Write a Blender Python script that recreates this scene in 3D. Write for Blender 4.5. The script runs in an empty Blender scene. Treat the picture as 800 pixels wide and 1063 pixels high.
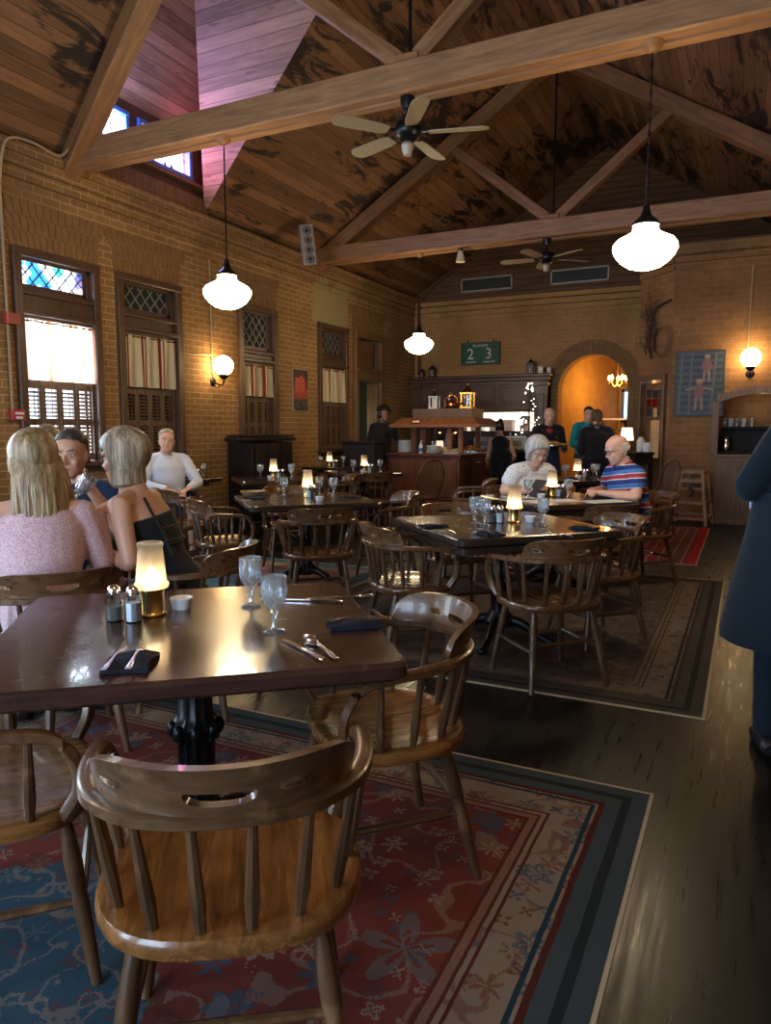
import bpy, bmesh, math, random
from math import sin, cos, pi, radians, sqrt, atan2
from mathutils import Vector, Matrix, noise as mnoise
random.seed(7)
SC = bpy.context.scene
COL = SC.collection

# ------------------------------------------------------------------ nodes
class NT:
    def __init__(s, name):
        s.m = bpy.data.materials.new(name); s.m.use_nodes = True
        s.t = s.m.node_tree; s.t.nodes.clear()
        s.out = s.t.nodes.new('ShaderNodeOutputMaterial')
    def n(s, typ, **k):
        nd = s.t.nodes.new(typ)
        for a, b in k.items(): setattr(nd, a, b)
        return nd
    def put(s, sock, v):
        if v is None: return
        if isinstance(v, bpy.types.NodeSocket): s.t.links.new(v, sock)
        else:
            if isinstance(v, (tuple, list)) and len(v) == 3 and sock.type == 'RGBA': v = (*v, 1)
            sock.default_value = v
    def ma(s, op, a, b=None, c=None, clamp=False):
        nd = s.n('ShaderNodeMath', operation=op); nd.use_clamp = clamp
        s.put(nd.inputs[0], a); s.put(nd.inputs[1], b); s.put(nd.inputs[2], c)
        return nd.outputs[0]
    def mix(s, f, a, b, mode='MIX'):
        nd = s.n('ShaderNodeMix', data_type='RGBA', blend_type=mode)
        s.put(nd.inputs[0], f); s.put(nd.inputs[6], a); s.put(nd.inputs[7], b)
        return nd.outputs[2]
    def obj(s):
        return s.n('ShaderNodeTexCoord').outputs['Object']
    def sep(s, v):
        nd = s.n('ShaderNodeSeparateXYZ'); s.put(nd.inputs[0], v); return nd.outputs
    def comb(s, x, y, z=0.0):
        nd = s.n('ShaderNodeCombineXYZ')
        s.put(nd.inputs[0], x); s.put(nd.inputs[1], y); s.put(nd.inputs[2], z)
        return nd.outputs[0]
    def mapp(s, v, scale=(1, 1, 1), loc=(0, 0, 0), rot=(0, 0, 0)):
        nd = s.n('ShaderNodeMapping'); s.put(nd.inputs['Vector'], v)
        nd.inputs['Scale'].default_value = scale; nd.inputs['Location'].default_value = loc
        nd.inputs['Rotation'].default_value = rot
        return nd.outputs[0]
    def noise(s, v, scale=5, detail=3, rough=.5, dist=0):
        nd = s.n('ShaderNodeTexNoise'); s.put(nd.inputs['Vector'], v)
        nd.inputs['Scale'].default_value = scale; nd.inputs['Detail'].default_value = detail
        nd.inputs['Roughness'].default_value = rough; nd.inputs['Distortion'].default_value = dist
        return nd.outputs[0]
    def vor(s, v, scale=5, feature='F1', out=0, rnd=1.0):
        nd = s.n('ShaderNodeTexVoronoi', feature=feature); s.put(nd.inputs['Vector'], v)
        nd.inputs['Scale'].default_value = scale
        nd.inputs['Randomness'].default_value = rnd
        return nd.outputs[out]
    def ramp(s, f, stops):
        nd = s.n('ShaderNodeValToRGB'); s.put(nd.inputs[0], f)
        e = nd.color_ramp.elements
        while len(e) < len(stops): e.new(.5)
        for el, (p, c) in zip(e, stops):
            el.position = p; el.color = (*c, 1) if len(c) == 3 else c
        return nd.outputs[0]
    def mr(s, f, a, b, c=0., d=1.):
        nd = s.n('ShaderNodeMapRange'); s.put(nd.inputs[0], f)
        for i, v in enumerate((a, b, c, d)): nd.inputs[i + 1].default_value = v
        return nd.outputs[0]
    def bump(s, h, strength=.3, dist=.01):
        nd = s.n('ShaderNodeBump'); s.put(nd.inputs['Height'], h)
        nd.inputs['Strength'].default_value = strength; nd.inputs['Distance'].default_value = dist
        return nd.outputs[0]
    def bsdf(s, col, rough=.5, metal=0., spec=.5, nrm=None, trans=0., ior=1.45, coat=0., sheen=0., sub=0., alpha=None):
        nd = s.n('ShaderNodeBsdfPrincipled')
        s.put(nd.inputs['Base Color'], col); s.put(nd.inputs['Roughness'], rough)
        s.put(nd.inputs['Metallic'], metal); s.put(nd.inputs['Specular IOR Level'], spec)
        s.put(nd.inputs['Normal'], nrm); s.put(nd.inputs['Transmission Weight'], trans)
        s.put(nd.inputs['IOR'], ior); s.put(nd.inputs['Coat Weight'], coat); s.put(nd.inputs['Sheen Weight'], sheen)
        if sub: 
            nd.inputs['Subsurface Weight'].default_value = sub; nd.inputs['Subsurface Radius'].default_value = (.01, .004, .002)
        return nd.outputs[0]
    def done(s, sh):
        s.t.links.new(sh, s.out.inputs[0]); return s.m

def plain(name, col, rough=.5, metal=0., spec=.5, var=.12, scale=25., bump=.05, **k):
    t = NT(name); o = t.obj(); nz = t.noise(o, scale, 3)
    a = tuple(c * (1 - var) for c in col); b = tuple(min(1, c * (1 + var)) for c in col)
    c = t.mix(nz, a, b)
    return t.done(t.bsdf(c, rough, metal, spec, t.bump(nz, bump, .003) if bump else None, **k))

def emit(name, col, strength):
    t = NT(name); e = t.n('ShaderNodeEmission'); t.put(e.inputs[0], col); e.inputs[1].default_value = strength
    return t.done(e.outputs[0])

def wood(name, dark, light, rough=.35, axis=1, scale=6., wear=None, coat=.0, bump=.12, spec=.5):
    t = NT(name); o = t.obj()
    sc = [scale * 3] * 3; sc[axis] = scale * .22
    v = t.mapp(o, tuple(sc))
    n1 = t.noise(v, 2.2, 5, .6, .6)
    n2 = t.noise(o, 3.0, 2)
    sc2 = [60., 60., 60.]; sc2[axis] = 2.5
    n3 = t.noise(t.mapp(o, tuple(sc2)), 2.0, 2)
    f = t.ma('ADD', t.ma('MULTIPLY', n1, .75), t.ma('MULTIPLY', n2, .25))
    c = t.ramp(f, [(.3, dark), (.62, light), (.8, tuple(x * .75 for x in light))])
    c = t.mix(t.mr(n3, .55, .75, 0, .45), c, tuple(x * .6 for x in dark))
    if wear:
        w = t.mr(t.noise(o, 9, 4, .7), .56, .66)
        c = t.mix(t.ma('MULTIPLY', w, .5), c, wear)
    r = t.mr(n1, .2, .8, rough * .8, rough * 1.25)
    return t.done(t.bsdf(c, r, 0, spec, t.bump(n3, bump, .002), coat=coat))

def brickmat(name, axes, cols, mortar, bw=.215, bh=.072, bumpy=.5, stain=False):
    t = NT(name); o = t.obj(); s = t.sep(o)
    v = t.comb(s[axes[0]], s[axes[1]])
    b = t.n('ShaderNodeTexBrick'); t.put(b.inputs['Vector'], v)
    b.offset = .5
    t.put(b.inputs['Color1'], cols[0]); t.put(b.inputs['Color2'], cols[1]); t.put(b.inputs['Mortar'], mortar)
    b.inputs['Scale'].default_value = 1.; b.inputs['Mortar Size'].default_value = .005
    b.inputs['Mortar Smooth'].default_value = .3; b.inputs['Bias'].default_value = 0.
    b.inputs['Brick Width'].default_value = bw; b.inputs['Row Height'].default_value = bh
    n1 = t.noise(o, 14., 4, .6); n2 = t.noise(o, 1.1, 3)
    c = t.mix(t.mr(n1, .35, .7, 0, .5), b.outputs[0], cols[2])
    c = t.mix(t.mr(n2, .42, .68, 0, .55), c, cols[3])
    if stain:
        y, z = s[1], s[2]
        nn = t.ma('MULTIPLY', t.ma('SUBTRACT', t.noise(o, 5., 4), .5), .5)
        my = t.mr(t.ma('ADD', t.ma('ABSOLUTE', t.ma('SUBTRACT', y, 10.72)), nn), .58, .5)
        mz = t.mr(t.ma('ADD', t.ma('ABSOLUTE', t.ma('SUBTRACT', z, 3.36)), nn), .42, .3)
        c = t.mix(t.ma('MULTIPLY', t.ma('MULTIPLY', my, mz), .85), c, (.30, .25, .13))
    h = t.ma('ADD', t.ma('MULTIPLY', b.outputs[1], -1.), t.ma('MULTIPLY', n1, .35))
    return t.done(t.bsdf(c, .8, 0, .25, t.bump(h, bumpy, .008)))

# ------------------------------------------------------------------ mesh builder
def V3(p): return Vector(p)
def catmull(pts, n=6, closed=False):
    P = [Vector(p) for p in pts]; out = []; N = len(P)
    rng = N if closed else N - 1
    for i in range(rng):
        p0 = P[(i - 1) % N] if (closed or i > 0) else P[0] * 2 - P[1]
        p1, p2 = P[i], P[(i + 1) % N]
        p3 = P[(i + 2) % N] if (closed or i + 2 < N) else P[-1] * 2 - P[-2]
        for k in range(n):
            t = k / n
            out.append(.5 * ((2 * p1) + (p2 - p0) * t + (2 * p0 - 5 * p1 + 4 * p2 - p3) * t * t + (3 * p1 - p0 - 3 * p2 + p3) * t ** 3))
    if not closed: out.append(P[-1])
    return out

class MB:
    def __init__(s): s.v = []; s.f = []; s.m = []; s.s = []
    def add(s, vs, fs, mat=0, smooth=False, M=None):
        b = len(s.v)
        for p in vs:
            p = Vector(p)
            s.v.append(M @ p if M is not None else p)
        for f in fs:
            s.f.append([b + i for i in f]); s.m.append(mat); s.s.append(smooth)
        return s
    def box(s, c, d, mat=0, rot=None, bev=0., seg=1, M=None):
        bm = bmesh.new(); bmesh.ops.create_cube(bm, size=1.)
        bmesh.ops.scale(bm, vec=d, verts=bm.verts)
        if bev > 0:
            bmesh.ops.bevel(bm, geom=list(bm.edges), offset=min(bev, min(d) * .49), segments=seg, affect='EDGES', profile=.5)
        X = Matrix.Translation(c)
        if rot is not None: X = X @ (rot if isinstance(rot, Matrix) else Matrix.Rotation(rot, 4, 'Z'))
        if M is not None: X = M @ X
        bm.verts.index_update()
        s.add([v.co.copy() for v in bm.verts], [[v.index for v in f.verts] for f in bm.faces], mat, False, X)
        bm.free(); return s
    def bar(s, a, b, w, h, mat=0, up=(0, 0, 1), bev=0., M=None):
        a, b = Vector(a), Vector(b); d = b - a; L = d.length; d.normalize()
        u = Vector(up); x = u.cross(d)
        if x.length < 1e-4: x = Vector((1, 0, 0))
        x.normalize(); z = d.cross(x)
        R = Matrix((x, d, z)).transposed().to_4x4()
        return s.box((a + b) / 2, (w, L, h), mat, R, bev, 1, M)
    def tube(s, path, r, seg=8, mat=0, ref=None, cap=True, closed=False, smooth=True, round_ends=False, M=None):
        P = [Vector(p) for p in path]; N = len(P)
        if not isinstance(r, (list, tuple)): r = [r] * N
        R = [x if isinstance(x, (list, tuple)) else (x, x) for x in r]
        T = []
        for i in range(N):
            if closed: d = P[(i + 1) % N] - P[i - 1]
            else: d = P[min(i + 1, N - 1)] - P[max(i - 1, 0)]
            if d.length < 1e-9: d = Vector((0, 0, 1))
            T.append(d.normalized())
        if ref is not None and callable(ref): fr = None
        else:
            n0 = Vector(ref) if ref is not None else (Vector((0, 0, 1)) if abs(T[0].z) < .9 else Vector((1, 0, 0)))
            fr = n0
        vs = []; fs = []
        rings = []
        def ring(c, t, nrm, ra, rb):
            b = t.cross(nrm)
            base = len(vs)
            for k in range(seg):
                a = 2 * pi * k / seg
                vs.append(c + nrm * (cos(a) * ra) + b * (sin(a) * rb))
            return base
        for i in range(N):
            t = T[i]
            n = fr - t * fr.dot(t)
            if n.length < 1e-5: n = t.orthogonal()
            n.normalize(); fr = n
            ra, rb = R[i]
            if round_ends and not closed and i == 0:
                for a in (.35, .75): rings.append(ring(P[i] - t * (max(ra, rb) * (1 - a) * .9), t, n, ra * sin(a * pi / 2), rb * sin(a * pi / 2)))
            rings.append(ring(P[i], t, n, ra, rb))
            if round_ends and not closed and i == N - 1:
                for a in (.75, .35): rings.append(ring(P[i] + t * (max(ra, rb) * (1 - a) * .9), t, n, ra * sin(a * pi / 2), rb * sin(a * pi / 2)))
        for i in range(len(rings) - (0 if closed else 1)):
            a, b = rings[i], rings[(i + 1) % len(rings)]
            for k in range(seg):
                fs.append([a + k, a + (k + 1) % seg, b + (k + 1) % seg, b + k])
        if cap and not closed:
            fs.append([rings[0] + k for k in range(seg)][::-1]); fs.append([rings[-1] + k for k in range(seg)])
        return s.add(vs, fs, mat, smooth, M)
    def sweep(s, path, prof, up=(0, 0, 1), mat=0, closed=False, smooth=True, M=None):
        P = [Vector(p) for p in path]; N = len(P); vs = []; fs = []; K = len(prof); u0 = Vector(up)
        for i in range(N):
            if closed: d = P[(i + 1) % N] - P[i - 1]
            else: d = P[min(i + 1, N - 1)] - P[max(i - 1, 0)]
            d.normalize()
            x = d.cross(u0)
            if x.length < 1e-4: x = d.orthogonal()
            x.normalize(); z = x.cross(d)
            for (a, b) in prof: vs.append(P[i] + x * a + z * b)
        for i in range(N - (0 if closed else 1)):
            j = (i + 1) % N
            for k in range(K):
                fs.append([i * K + k, i * K + (k + 1) % K, j * K + (k + 1) % K, j * K + k])
        if not closed:
            fs.append(list(range(K))[::-1]); fs.append([(N - 1) * K + k for k in range(K)])
        return s.add(vs, fs, mat, smooth, M)
    def lathe(s, prof, c=(0, 0, 0), seg=24, mat=0, smooth=True, rib=0., M=None, ribn=None):
        vs = []; fs = []; c = Vector(c); N = len(prof)
        for (r, z) in prof:
            for k in range(seg):
                a = 2 * pi * k / seg
                rr = max(r, 1e-5) * (1 + (rib if (k % 2) else 0.) * (1 if r > .004 else 0))
                vs.append(c + Vector((cos(a) * rr, sin(a) * rr, z)))
        for i in range(N - 1):
            for k in range(seg):
                k2 = (k + 1) % seg
                fs.append([i * seg + k, i * seg + k2, (i + 1) * seg + k2, (i + 1) * seg + k])
        fs.append([k for k in range(seg)][::-1]); fs.append([(N - 1) * seg + k for k in range(seg)])
        return s.add(vs, fs, mat, smooth, M)
    def ell(s, c, r, mat=0, seg=14, rings=9, M=None, fn=None):
        vs = []; fs = []; c = Vector(c)
        if not isinstance(r, (tuple, list)): r = (r, r, r)
        for i in range(rings + 1):
            ph = -pi / 2 + pi * i / rings
            for k in range(seg):
                a = 2 * pi * k / seg
                d = Vector((cos(ph) * cos(a), cos(ph) * sin(a), sin(ph)))
                q = Vector((d.x * r[0], d.y * r[1], d.z * r[2]))
                if fn: q = fn(q, d)
                vs.append(c + q)
        for i in range(rings):
            for k in range(seg):
                k2 = (k + 1) % seg
                fs.append([i * seg + k, i * seg + k2, (i + 1) * seg + k2, (i + 1) * seg + k])
        return s.add(vs, fs, mat, True, M)
    def loft(s, rings, mat=0, smooth=True, cap=True, M=None):
        K = len(rings[0]); vs = [p for r in rings for p in r]; fs = []
        for i in range(len(rings) - 1):
            for k in range(K):
                k2 = (k + 1) % K
                fs.append([i * K + k, i * K + k2, (i + 1) * K + k2, (i + 1) * K + k])
        if cap:
            fs.append(list(range(K))[::-1]); fs.append([(len(rings) - 1) * K + k for k in range(K)])
        return s.add(vs, fs, mat, smooth, M)
    def prism(s, poly, z0, z1, mat=0, M=None):
        n = len(poly)
        vs = [(x, y, z0) for x, y in poly] + [(x, y, z1) for x, y in poly]
        fs = [list(range(n))[::-1], [n + i for i in range(n)]] + [[i, (i + 1) % n, n + (i + 1) % n, n + i] for i in range(n)]
        return s.add(vs, fs, mat, False, M)
    def slab(s, us, vs_, fn, mask=None, th=None, mat=0, smooth=False, matfn=None, M=None):
        """grid of points fn(u,v)->front ; th(u,v)->back point; closed shell around masked cells"""
        nu, nv = len(us), len(vs_)
        F = [fn(u, v) for u in us for v in vs_]; B = [th(u, v) for u in us for v in vs_]
        idx = lambda i, j: i * nv + j
        off = nu * nv; fs = []; ms = []; ed = {}
        for i in range(nu - 1):
            for j in range(nv - 1):
                if mask and not mask(i, j): continue
                q = [idx(i, j), idx(i + 1, j), idx(i + 1, j + 1), idx(i, j + 1)]
                m_ = matfn(i, j) if matfn else mat
                fs.append(q); ms.append(m_); fs.append([off + k for k in q[::-1]]); ms.append(m_)
                for a in range(4):
                    e = (q[a], q[(a + 1) % 4]); ed[e] = m_
        for (a, b), m_ in ed.items():
            if (b, a) not in ed:
                fs.append([b, a, off + a, off + b]); ms.append(m_)
        bidx = len(s.v)
        for p in F + B: s.v.append(M @ Vector(p) if M is not None else Vector(p))
        for f, m_ in zip(fs, ms):
            s.f.append([bidx + i for i in f]); s.m.append(m_); s.s.append(smooth)
        return s
    def build(s, name, mats, parent=None, loc=None, rotz=0., bevel=0., remesh=0., smooth_it=0, subd=0, weld=0.):
        me = bpy.data.meshes.new(name)
        me.from_pydata([tuple(v) for v in s.v], [], s.f)
        if not isinstance(mats, (list, tuple)): mats = [mats]
        for m in mats: me.materials.append(m)
        if len(mats) > 1:
            me.polygons.foreach_set('material_index', s.m)
        me.polygons.foreach_set('use_smooth', s.s)
        if weld:
            bm = bmesh.new(); bm.from_mesh(me); bmesh.ops.remove_doubles(bm, verts=bm.verts, dist=weld)
            bmesh.ops.dissolve_degenerate(bm, dist=1e-6, edges=bm.edges)
            bmesh.ops.recalc_face_normals(bm, faces=bm.faces); bm.to_mesh(me); bm.free()
        else:
            bm = bmesh.new(); bm.from_mesh(me); bmesh.ops.recalc_face_normals(bm, faces=bm.faces); bm.to_mesh(me); bm.free()
        if any(s.s) and not remesh: me.set_sharp_from_angle(angle=radians(42))
        me.update()
        o = bpy.data.objects.new(name, me); COL.objects.link(o)
        if parent is not None: o.parent = parent
        if loc is not None: o.location = loc
        if rotz: o.rotation_euler = (0, 0, rotz)
        if remesh:
            md = o.modifiers.new('remesh', 'REMESH'); md.mode = 'VOXEL'; md.voxel_size = remesh; md.use_smooth_shade = True
        if smooth_it:
            md = o.modifiers.new('smooth', 'SMOOTH'); md.factor = .5; md.iterations = smooth_it
        if bevel:
            md = o.modifiers.new('bevel', 'BEVEL'); md.width = bevel; md.segments = 2; md.limit_method = 'ANGLE'; md.angle_limit = radians(40)
        if subd:
            md = o.modifiers.new('sub', 'SUBSURF'); md.levels = subd; md.render_levels = subd
        return o

def tag(o, label=None, cat=None, group=None, kind=None):
    if label: o['label'] = label
    if cat: o['category'] = cat
    if group: o['group'] = group
    if kind: o['kind'] = kind
    return o
def empty(name, loc=(0, 0, 0), rotz=0., label=None, cat=None, group=None, kind=None):
    o = bpy.data.objects.new(name, None); COL.objects.link(o)
    o.location = loc; o.rotation_euler = (0, 0, rotz); o.empty_display_size = .1
    return tag(o, label, cat, group, kind)
KIDS = {}
def dup(root, loc=None, rotz=None, label=None, group=None):
    def cp(o, par):
        c = o.copy(); COL.objects.link(c)
        if par is not None: c.parent = par
        for ch in o.children: cp(ch, c)
        return c
    r = cp(root, None)
    if loc is not None: r.location = loc
    if rotz is not None: r.rotation_euler = (0, 0, rotz)
    if label: r['label'] = label
    if group: r['group'] = group
    return r
class Proto:
    """first use moves the prototype itself, later uses copy it"""
    def __init__(s, root): s.root = root; s.used = False
    def put(s, loc, rotz=0., label=None, group=None):
        if not s.used:
            s.used = True; s.root.location = loc; s.root.rotation_euler = (0, 0, rotz)
            if label: s.root['label'] = label
            if group: s.root['group'] = group
            return s.root
        return dup(s.root, loc, rotz, label, group)
def struct(o): o['kind'] = 'structure'; return o

RUGS = [(-3.05, -.25, -1.3, 2.69), (-2.75, -.12, 3.55, 6.95), (-2.5, -.39, 7.69, 10.67), (-5.6, -2.95, 2.9, 6.15)]
def fz(x, y):
    for a, b, c, d in RUGS:
        if a - .05 < x < b + .05 and c - .05 < y < d + .05: return .006
    return 0.
# ------------------------------------------------------------------ materials
M = {}
BR = [(.27, .145, .055), (.20, .105, .04), (.34, .20, .08), (.12, .066, .03)]
M['brick_left'] = brickmat('tan brick left', (1, 2), BR, (.50, .36, .20), stain=True)
M['brick_back'] = brickmat('tan brick back', (0, 2), [(.37, .20, .075), (.30, .155, .055), (.43, .25, .10), (.18, .09, .037)], (.42, .26, .12), bumpy=.35)
M['brick_bay'] = brickmat('brown brick bay', (0, 2), [(.26, .13, .05), (.19, .092, .036), (.32, .17, .07), (.10, .052, .024)], (.30, .19, .095), bw=.24, bh=.082)
M['brick_solid'] = plain('fan bricks', (.215, .12, .05), .85, var=.35, scale=9., bump=.3, spec=.2)
M['plaster_amber'] = plain('amber plaster', (.48, .27, .07), .8, var=.3, scale=5., bump=.15)
M['trimwood'] = wood('dark stained trim', (.035, .017, .01), (.10, .05, .028), .4, 2)
M['trimwood2'] = wood('brown door casing', (.07, .035, .016), (.20, .105, .045), .45, 2)
M['shutter'] = wood('shutter wood', (.07, .04, .022), (.15, .09, .05), .5, 2)
M['beam'] = wood('timber beam', (.145, .066, .028), (.32, .16, .069), .55, 0, 4.)
M['rafter'] = wood('timber rafter', (.12, .052, .02), (.27, .125, .048), .55, 0, 4.)
def roofmat():
    t = NT('stained roof boards'); o = t.obj(); s = t.sep(o)
    # boards run along y ; across = x
    acr = t.ma('MULTIPLY', s[0], 9.)
    bid = t.ma('FLOOR', acr); fr = t.ma('FRACT', acr)
    rn = t.n('ShaderNodeTexWhiteNoise', noise_dimensions='1D'); t.put(rn.inputs['W'], bid)
    gap = t.ma('LESS_THAN', fr, .06)
    gr = t.noise(t.mapp(o, (26., 1.6, 1.)), 1.4, 5, .6)
    c = t.ramp(t.ma('ADD', t.ma('MULTIPLY', gr, .6), t.ma('MULTIPLY', rn.outputs[0], .4)), [(.2, (.095, .044, .020)), (.55, (.185, .09, .040)), (.85, (.28, .14, .062))])
    st = t.noise(t.mapp(o, (5.0, 1.15, 1.)), 1.15, 7, .68, .9)
    big = t.noise(o, .42, 2)
    m = t.mr(t.ma('ADD', t.ma('MULTIPLY', st, .7), t.ma('MULTIPLY', big, .45)), .582, .63)
    c = t.mix(t.ma('MULTIPLY', m, .93), c, (.012, .009, .008))
    c = t.mix(t.ma('MULTIPLY', gap, .7), c, (.02, .01, .006))
    return t.done(t.bsdf(c, .65, 0, .3, t.bump(t.ma('SUBTRACT', gr, gap), .3, .006)))
M['roof'] = roofmat()
def dormmat():
    t = NT('dormer boards'); o = t.obj(); s = t.sep(o)
    acr = t.ma('MULTIPLY', s[2], 10.); bid = t.ma('FLOOR', acr); fr = t.ma('FRACT', acr)
    rn = t.n('ShaderNodeTexWhiteNoise', noise_dimensions='1D'); t.put(rn.inputs['W'], bid)
    gap = t.ma('LESS_THAN', fr, .07)
    gr = t.noise(t.mapp(o, (1.6, 1.6, 24.)), 1.4, 5, .6)
    c = t.ramp(t.ma('ADD', t.ma('MULTIPLY', gr, .65), t.ma('MULTIPLY', rn.outputs[0], .35)), [(.25, (.11, .06, .034)), (.7, (.32, .19, .12))])
    st = t.mr(t.noise(t.mapp(o, (1.4, 1.4, 7.)), 1.5, 6, .65), .60, .66)
    c = t.mix(t.ma('MULTIPLY', st, .6), c, (.02, .012, .01))
    c = t.mix(t.ma('MULTIPLY', gap, .7), c, (.03, .015, .01))
    return t.done(t.bsdf(c, .6, 0, .3, t.bump(gr, .3, .005)))
M['dormer'] = dormmat()
def gablemat():
    t = NT('gable boards'); o = t.obj(); s = t.sep(o)
    acr = t.ma('MULTIPLY', s[2], 9.); fr = t.ma('FRACT', acr); gap = t.ma('LESS_THAN', fr, .1)
    gr = t.noise(t.mapp(o, (1.5, 1.5, 20.)), 1.4, 4, .6)
    c = t.ramp(gr, [(.3, (.07, .034, .015)), (.7, (.15, .075, .032))])
    c = t.mix(t.ma('MULTIPLY', gap, .75), c, (.02, .01, .006))
    return t.done(t.bsdf(c, .65, 0, .3, t.bump(t.ma('SUBTRACT', gr, gap), .4, .006)))
M['gable'] = gablemat()
def floormat():
    t = NT('black floorboards'); o = t.obj(); s = t.sep(o)
    acr = t.ma('MULTIPLY', s[0], 7.2); bid = t.ma('FLOOR', acr); fr = t.ma('FRACT', acr)
    rn = t.n('ShaderNodeTexWhiteNoise', noise_dimensions='1D'); t.put(rn.inputs['W'], bid)
    gap = t.ma('LESS_THAN', fr, .035)
    gr = t.noise(t.mapp(o, (30., 2., 1.)), 1.3, 5, .6)
    sc = t.mr(t.noise(t.mapp(o, (7., 4., 1.)), 3., 6, .7), .58, .72)
    c = t.mix(rn.outputs[0], (.006, .0052, .005), (.0115, .0098, .0085))
    c = t.mix(t.ma('MULTIPLY', sc, .18), c, (.04, .032, .025))
    c = t.mix(gap, c, (.003, .003, .003))
    r = t.mr(gr, .3, .7, .24, .40)
    return t.done(t.bsdf(c, r, 0, .3, t.bump(t.ma('SUBTRACT', t.ma('MULTIPLY', gr, .35), gap), .35, .003)))
M['floor'] = floormat()

# chairs and tables
M['oak'] = wood('worn oak', (.070, .028, .008), (.235, .10, .027), .26, 1, 5., coat=.25, bump=.04)
M['oak_x'] = wood('worn oak rail', (.040, .02, .010), (.115, .057, .025), .3, 0, 5., wear=(.22, .13, .06), coat=.2)
M['oak_z'] = wood('worn oak turned', (.036, .018, .009), (.105, .052, .022), .32, 2, 5., wear=(.21, .12, .055), coat=.15)
M['wal'] = wood('dark chair wood', (.040, .018, .008), (.115, .052, .02), .25, 1, 5., coat=.3, bump=.04)
M['wal_x'] = wood('dark chair rail', (.040, .019, .009), (.12, .058, .024), .28, 0, 5., wear=(.21, .12, .058), coat=.25)
M['wal_z'] = wood('dark chair turned', (.038, .02, .011), (.10, .053, .025), .3, 2, 5., wear=(.16, .10, .055), coat=.2)
def tabtop(name, d, l, edge=False):
    t = NT(name); o = t.obj()
    n1 = t.noise(t.mapp(o, (3., 16., 16.)), 1.6, 5, .6, .4); n2 = t.noise(o, 5., 5, .7); n3 = t.noise(o, 1.6, 3)
    c = t.mix(t.mr(n1, .3, .7), d, l)
    w = t.mr(n2, .58, .70)
    c = t.mix(t.ma('MULTIPLY', w, .25), c, tuple(x * 1.6 + .01 for x in l))
    r = t.ma('ADD', t.mr(n3, .3, .7, .17, .30), t.ma('MULTIPLY', w, .12))
    return t.done(t.bsdf(c, r, 0, .5, t.bump(n1, .06, .002), coat=.15))
M['table_red'] = tabtop('red brown tabletop', (.024, .011, .009), (.048, .022, .016))
M['table_black'] = tabtop('black brown tabletop', (.016, .011, .009), (.036, .023, .016))
M['iron'] = plain('black cast iron', (.012, .012, .014), .32, .6, .5, bump=.2, scale=60.)
M['black_wood'] = wood('ebony cabinet', (.007, .005, .005), (.016, .012, .010), .55, 2, spec=.25)
M['cab_red'] = wood('red brown cabinet', (.06, .022, .013), (.14, .052, .028), .35, 2)
M['cab_or'] = wood('canopy wood', (.12, .045, .02), (.26, .10, .04), .4, 0)
M['wood_pale'] = wood('pale worn wood', (.16, .095, .05), (.34, .22, .12), .5, 2)
M['wood_counter'] = wood('weathered counter wood', (.09, .055, .035), (.20, .125, .08), .55, 2)
# table ware
t = NT('clear glass'); g_ = t.bsdf((.95, .98, 1.), .02, 0, .5, None, 1., 1.45); tr = t.n('ShaderNodeBsdfTransparent'); t.put(tr.inputs[0], (.93, .97, 1.))
mx = t.n('ShaderNodeMixShader'); mx.inputs[0].default_value = .45; t.t.links.new(tr.outputs[0], mx.inputs[1]); t.t.links.new(g_, mx.inputs[2])
df_ = t.n('ShaderNodeBsdfDiffuse'); t.put(df_.inputs[0], (.75, .88, 1.)); gg_ = t.n('ShaderNodeBsdfGlossy'); gg_.inputs['Roughness'].default_value = .06; m2_ = t.n('ShaderNodeMixShader'); m2_.inputs[0].default_value = .13; t.t.links.new(mx.outputs[0], m2_.inputs[1]); t.t.links.new(gg_.outputs[0], m2_.inputs[2])
m3_ = t.n('ShaderNodeMixShader'); m3_.inputs[0].default_value = .09; t.t.links.new(m2_.outputs[0], m3_.inputs[1]); t.t.links.new(df_.outputs[0], m3_.inputs[2]); M['glass'] = t.done(m3_.outputs[0])
t = NT('shaker glass'); tr = t.n('ShaderNodeBsdfTransparent'); t.put(tr.inputs[0], (.9, .95, .98)); gs_ = t.n('ShaderNodeBsdfGlossy'); gs_.inputs['Roughness'].default_value = .05
fr_ = t.n('ShaderNodeFresnel'); fr_.inputs[0].default_value = 1.5; mx = t.n('ShaderNodeMixShader'); t.t.links.new(fr_.outputs[0], mx.inputs[0]); t.t.links.new(tr.outputs[0], mx.inputs[1]); t.t.links.new(gs_.outputs[0], mx.inputs[2]); M['glass_thin'] = t.done(mx.outputs[0])
t = NT('thin pane'); M['pane_dark'] = t.done(t.bsdf((.03, .035, .04), .12, 0, .6))
M['silver'] = plain('silverware', (.72, .72, .75), .18, 1., bump=0., var=.05)
M['chrome'] = plain('chrome cap', (.75, .76, .78), .15, 1., bump=0., var=.04)
M['brass'] = plain('brass', (.62, .42, .16), .22, 1., bump=.03, var=.1)
M['copper'] = plain('copper', (.55, .22, .10), .25, 1., bump=.05, var=.15)
M['white'] = plain('white ceramic', (.72, .75, .80), .25, bump=0., var=.04)
M['salt'] = plain('salt', (.75, .78, .82), .6, bump=.0, var=.03)
M['pepper'] = plain('pepper', (.12, .11, .09), .7, bump=.2, var=.5, scale=300.)
M['napkin'] = plain('black napkin', (.010, .012, .02), .85, bump=.3, scale=220., spec=.15)
M['napkin_blue'] = plain('navy napkin', (.007, .010, .024), .85, bump=.3, scale=220., spec=.15)
t = NT('lamp glass'); tr = t.n('ShaderNodeBsdfTranslucent'); t.put(tr.inputs[0], (.95, .85, .7)); gl = t.bsdf((.95, .9, .82), .22, 0, .5, None, 1., 1.3)
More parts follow.
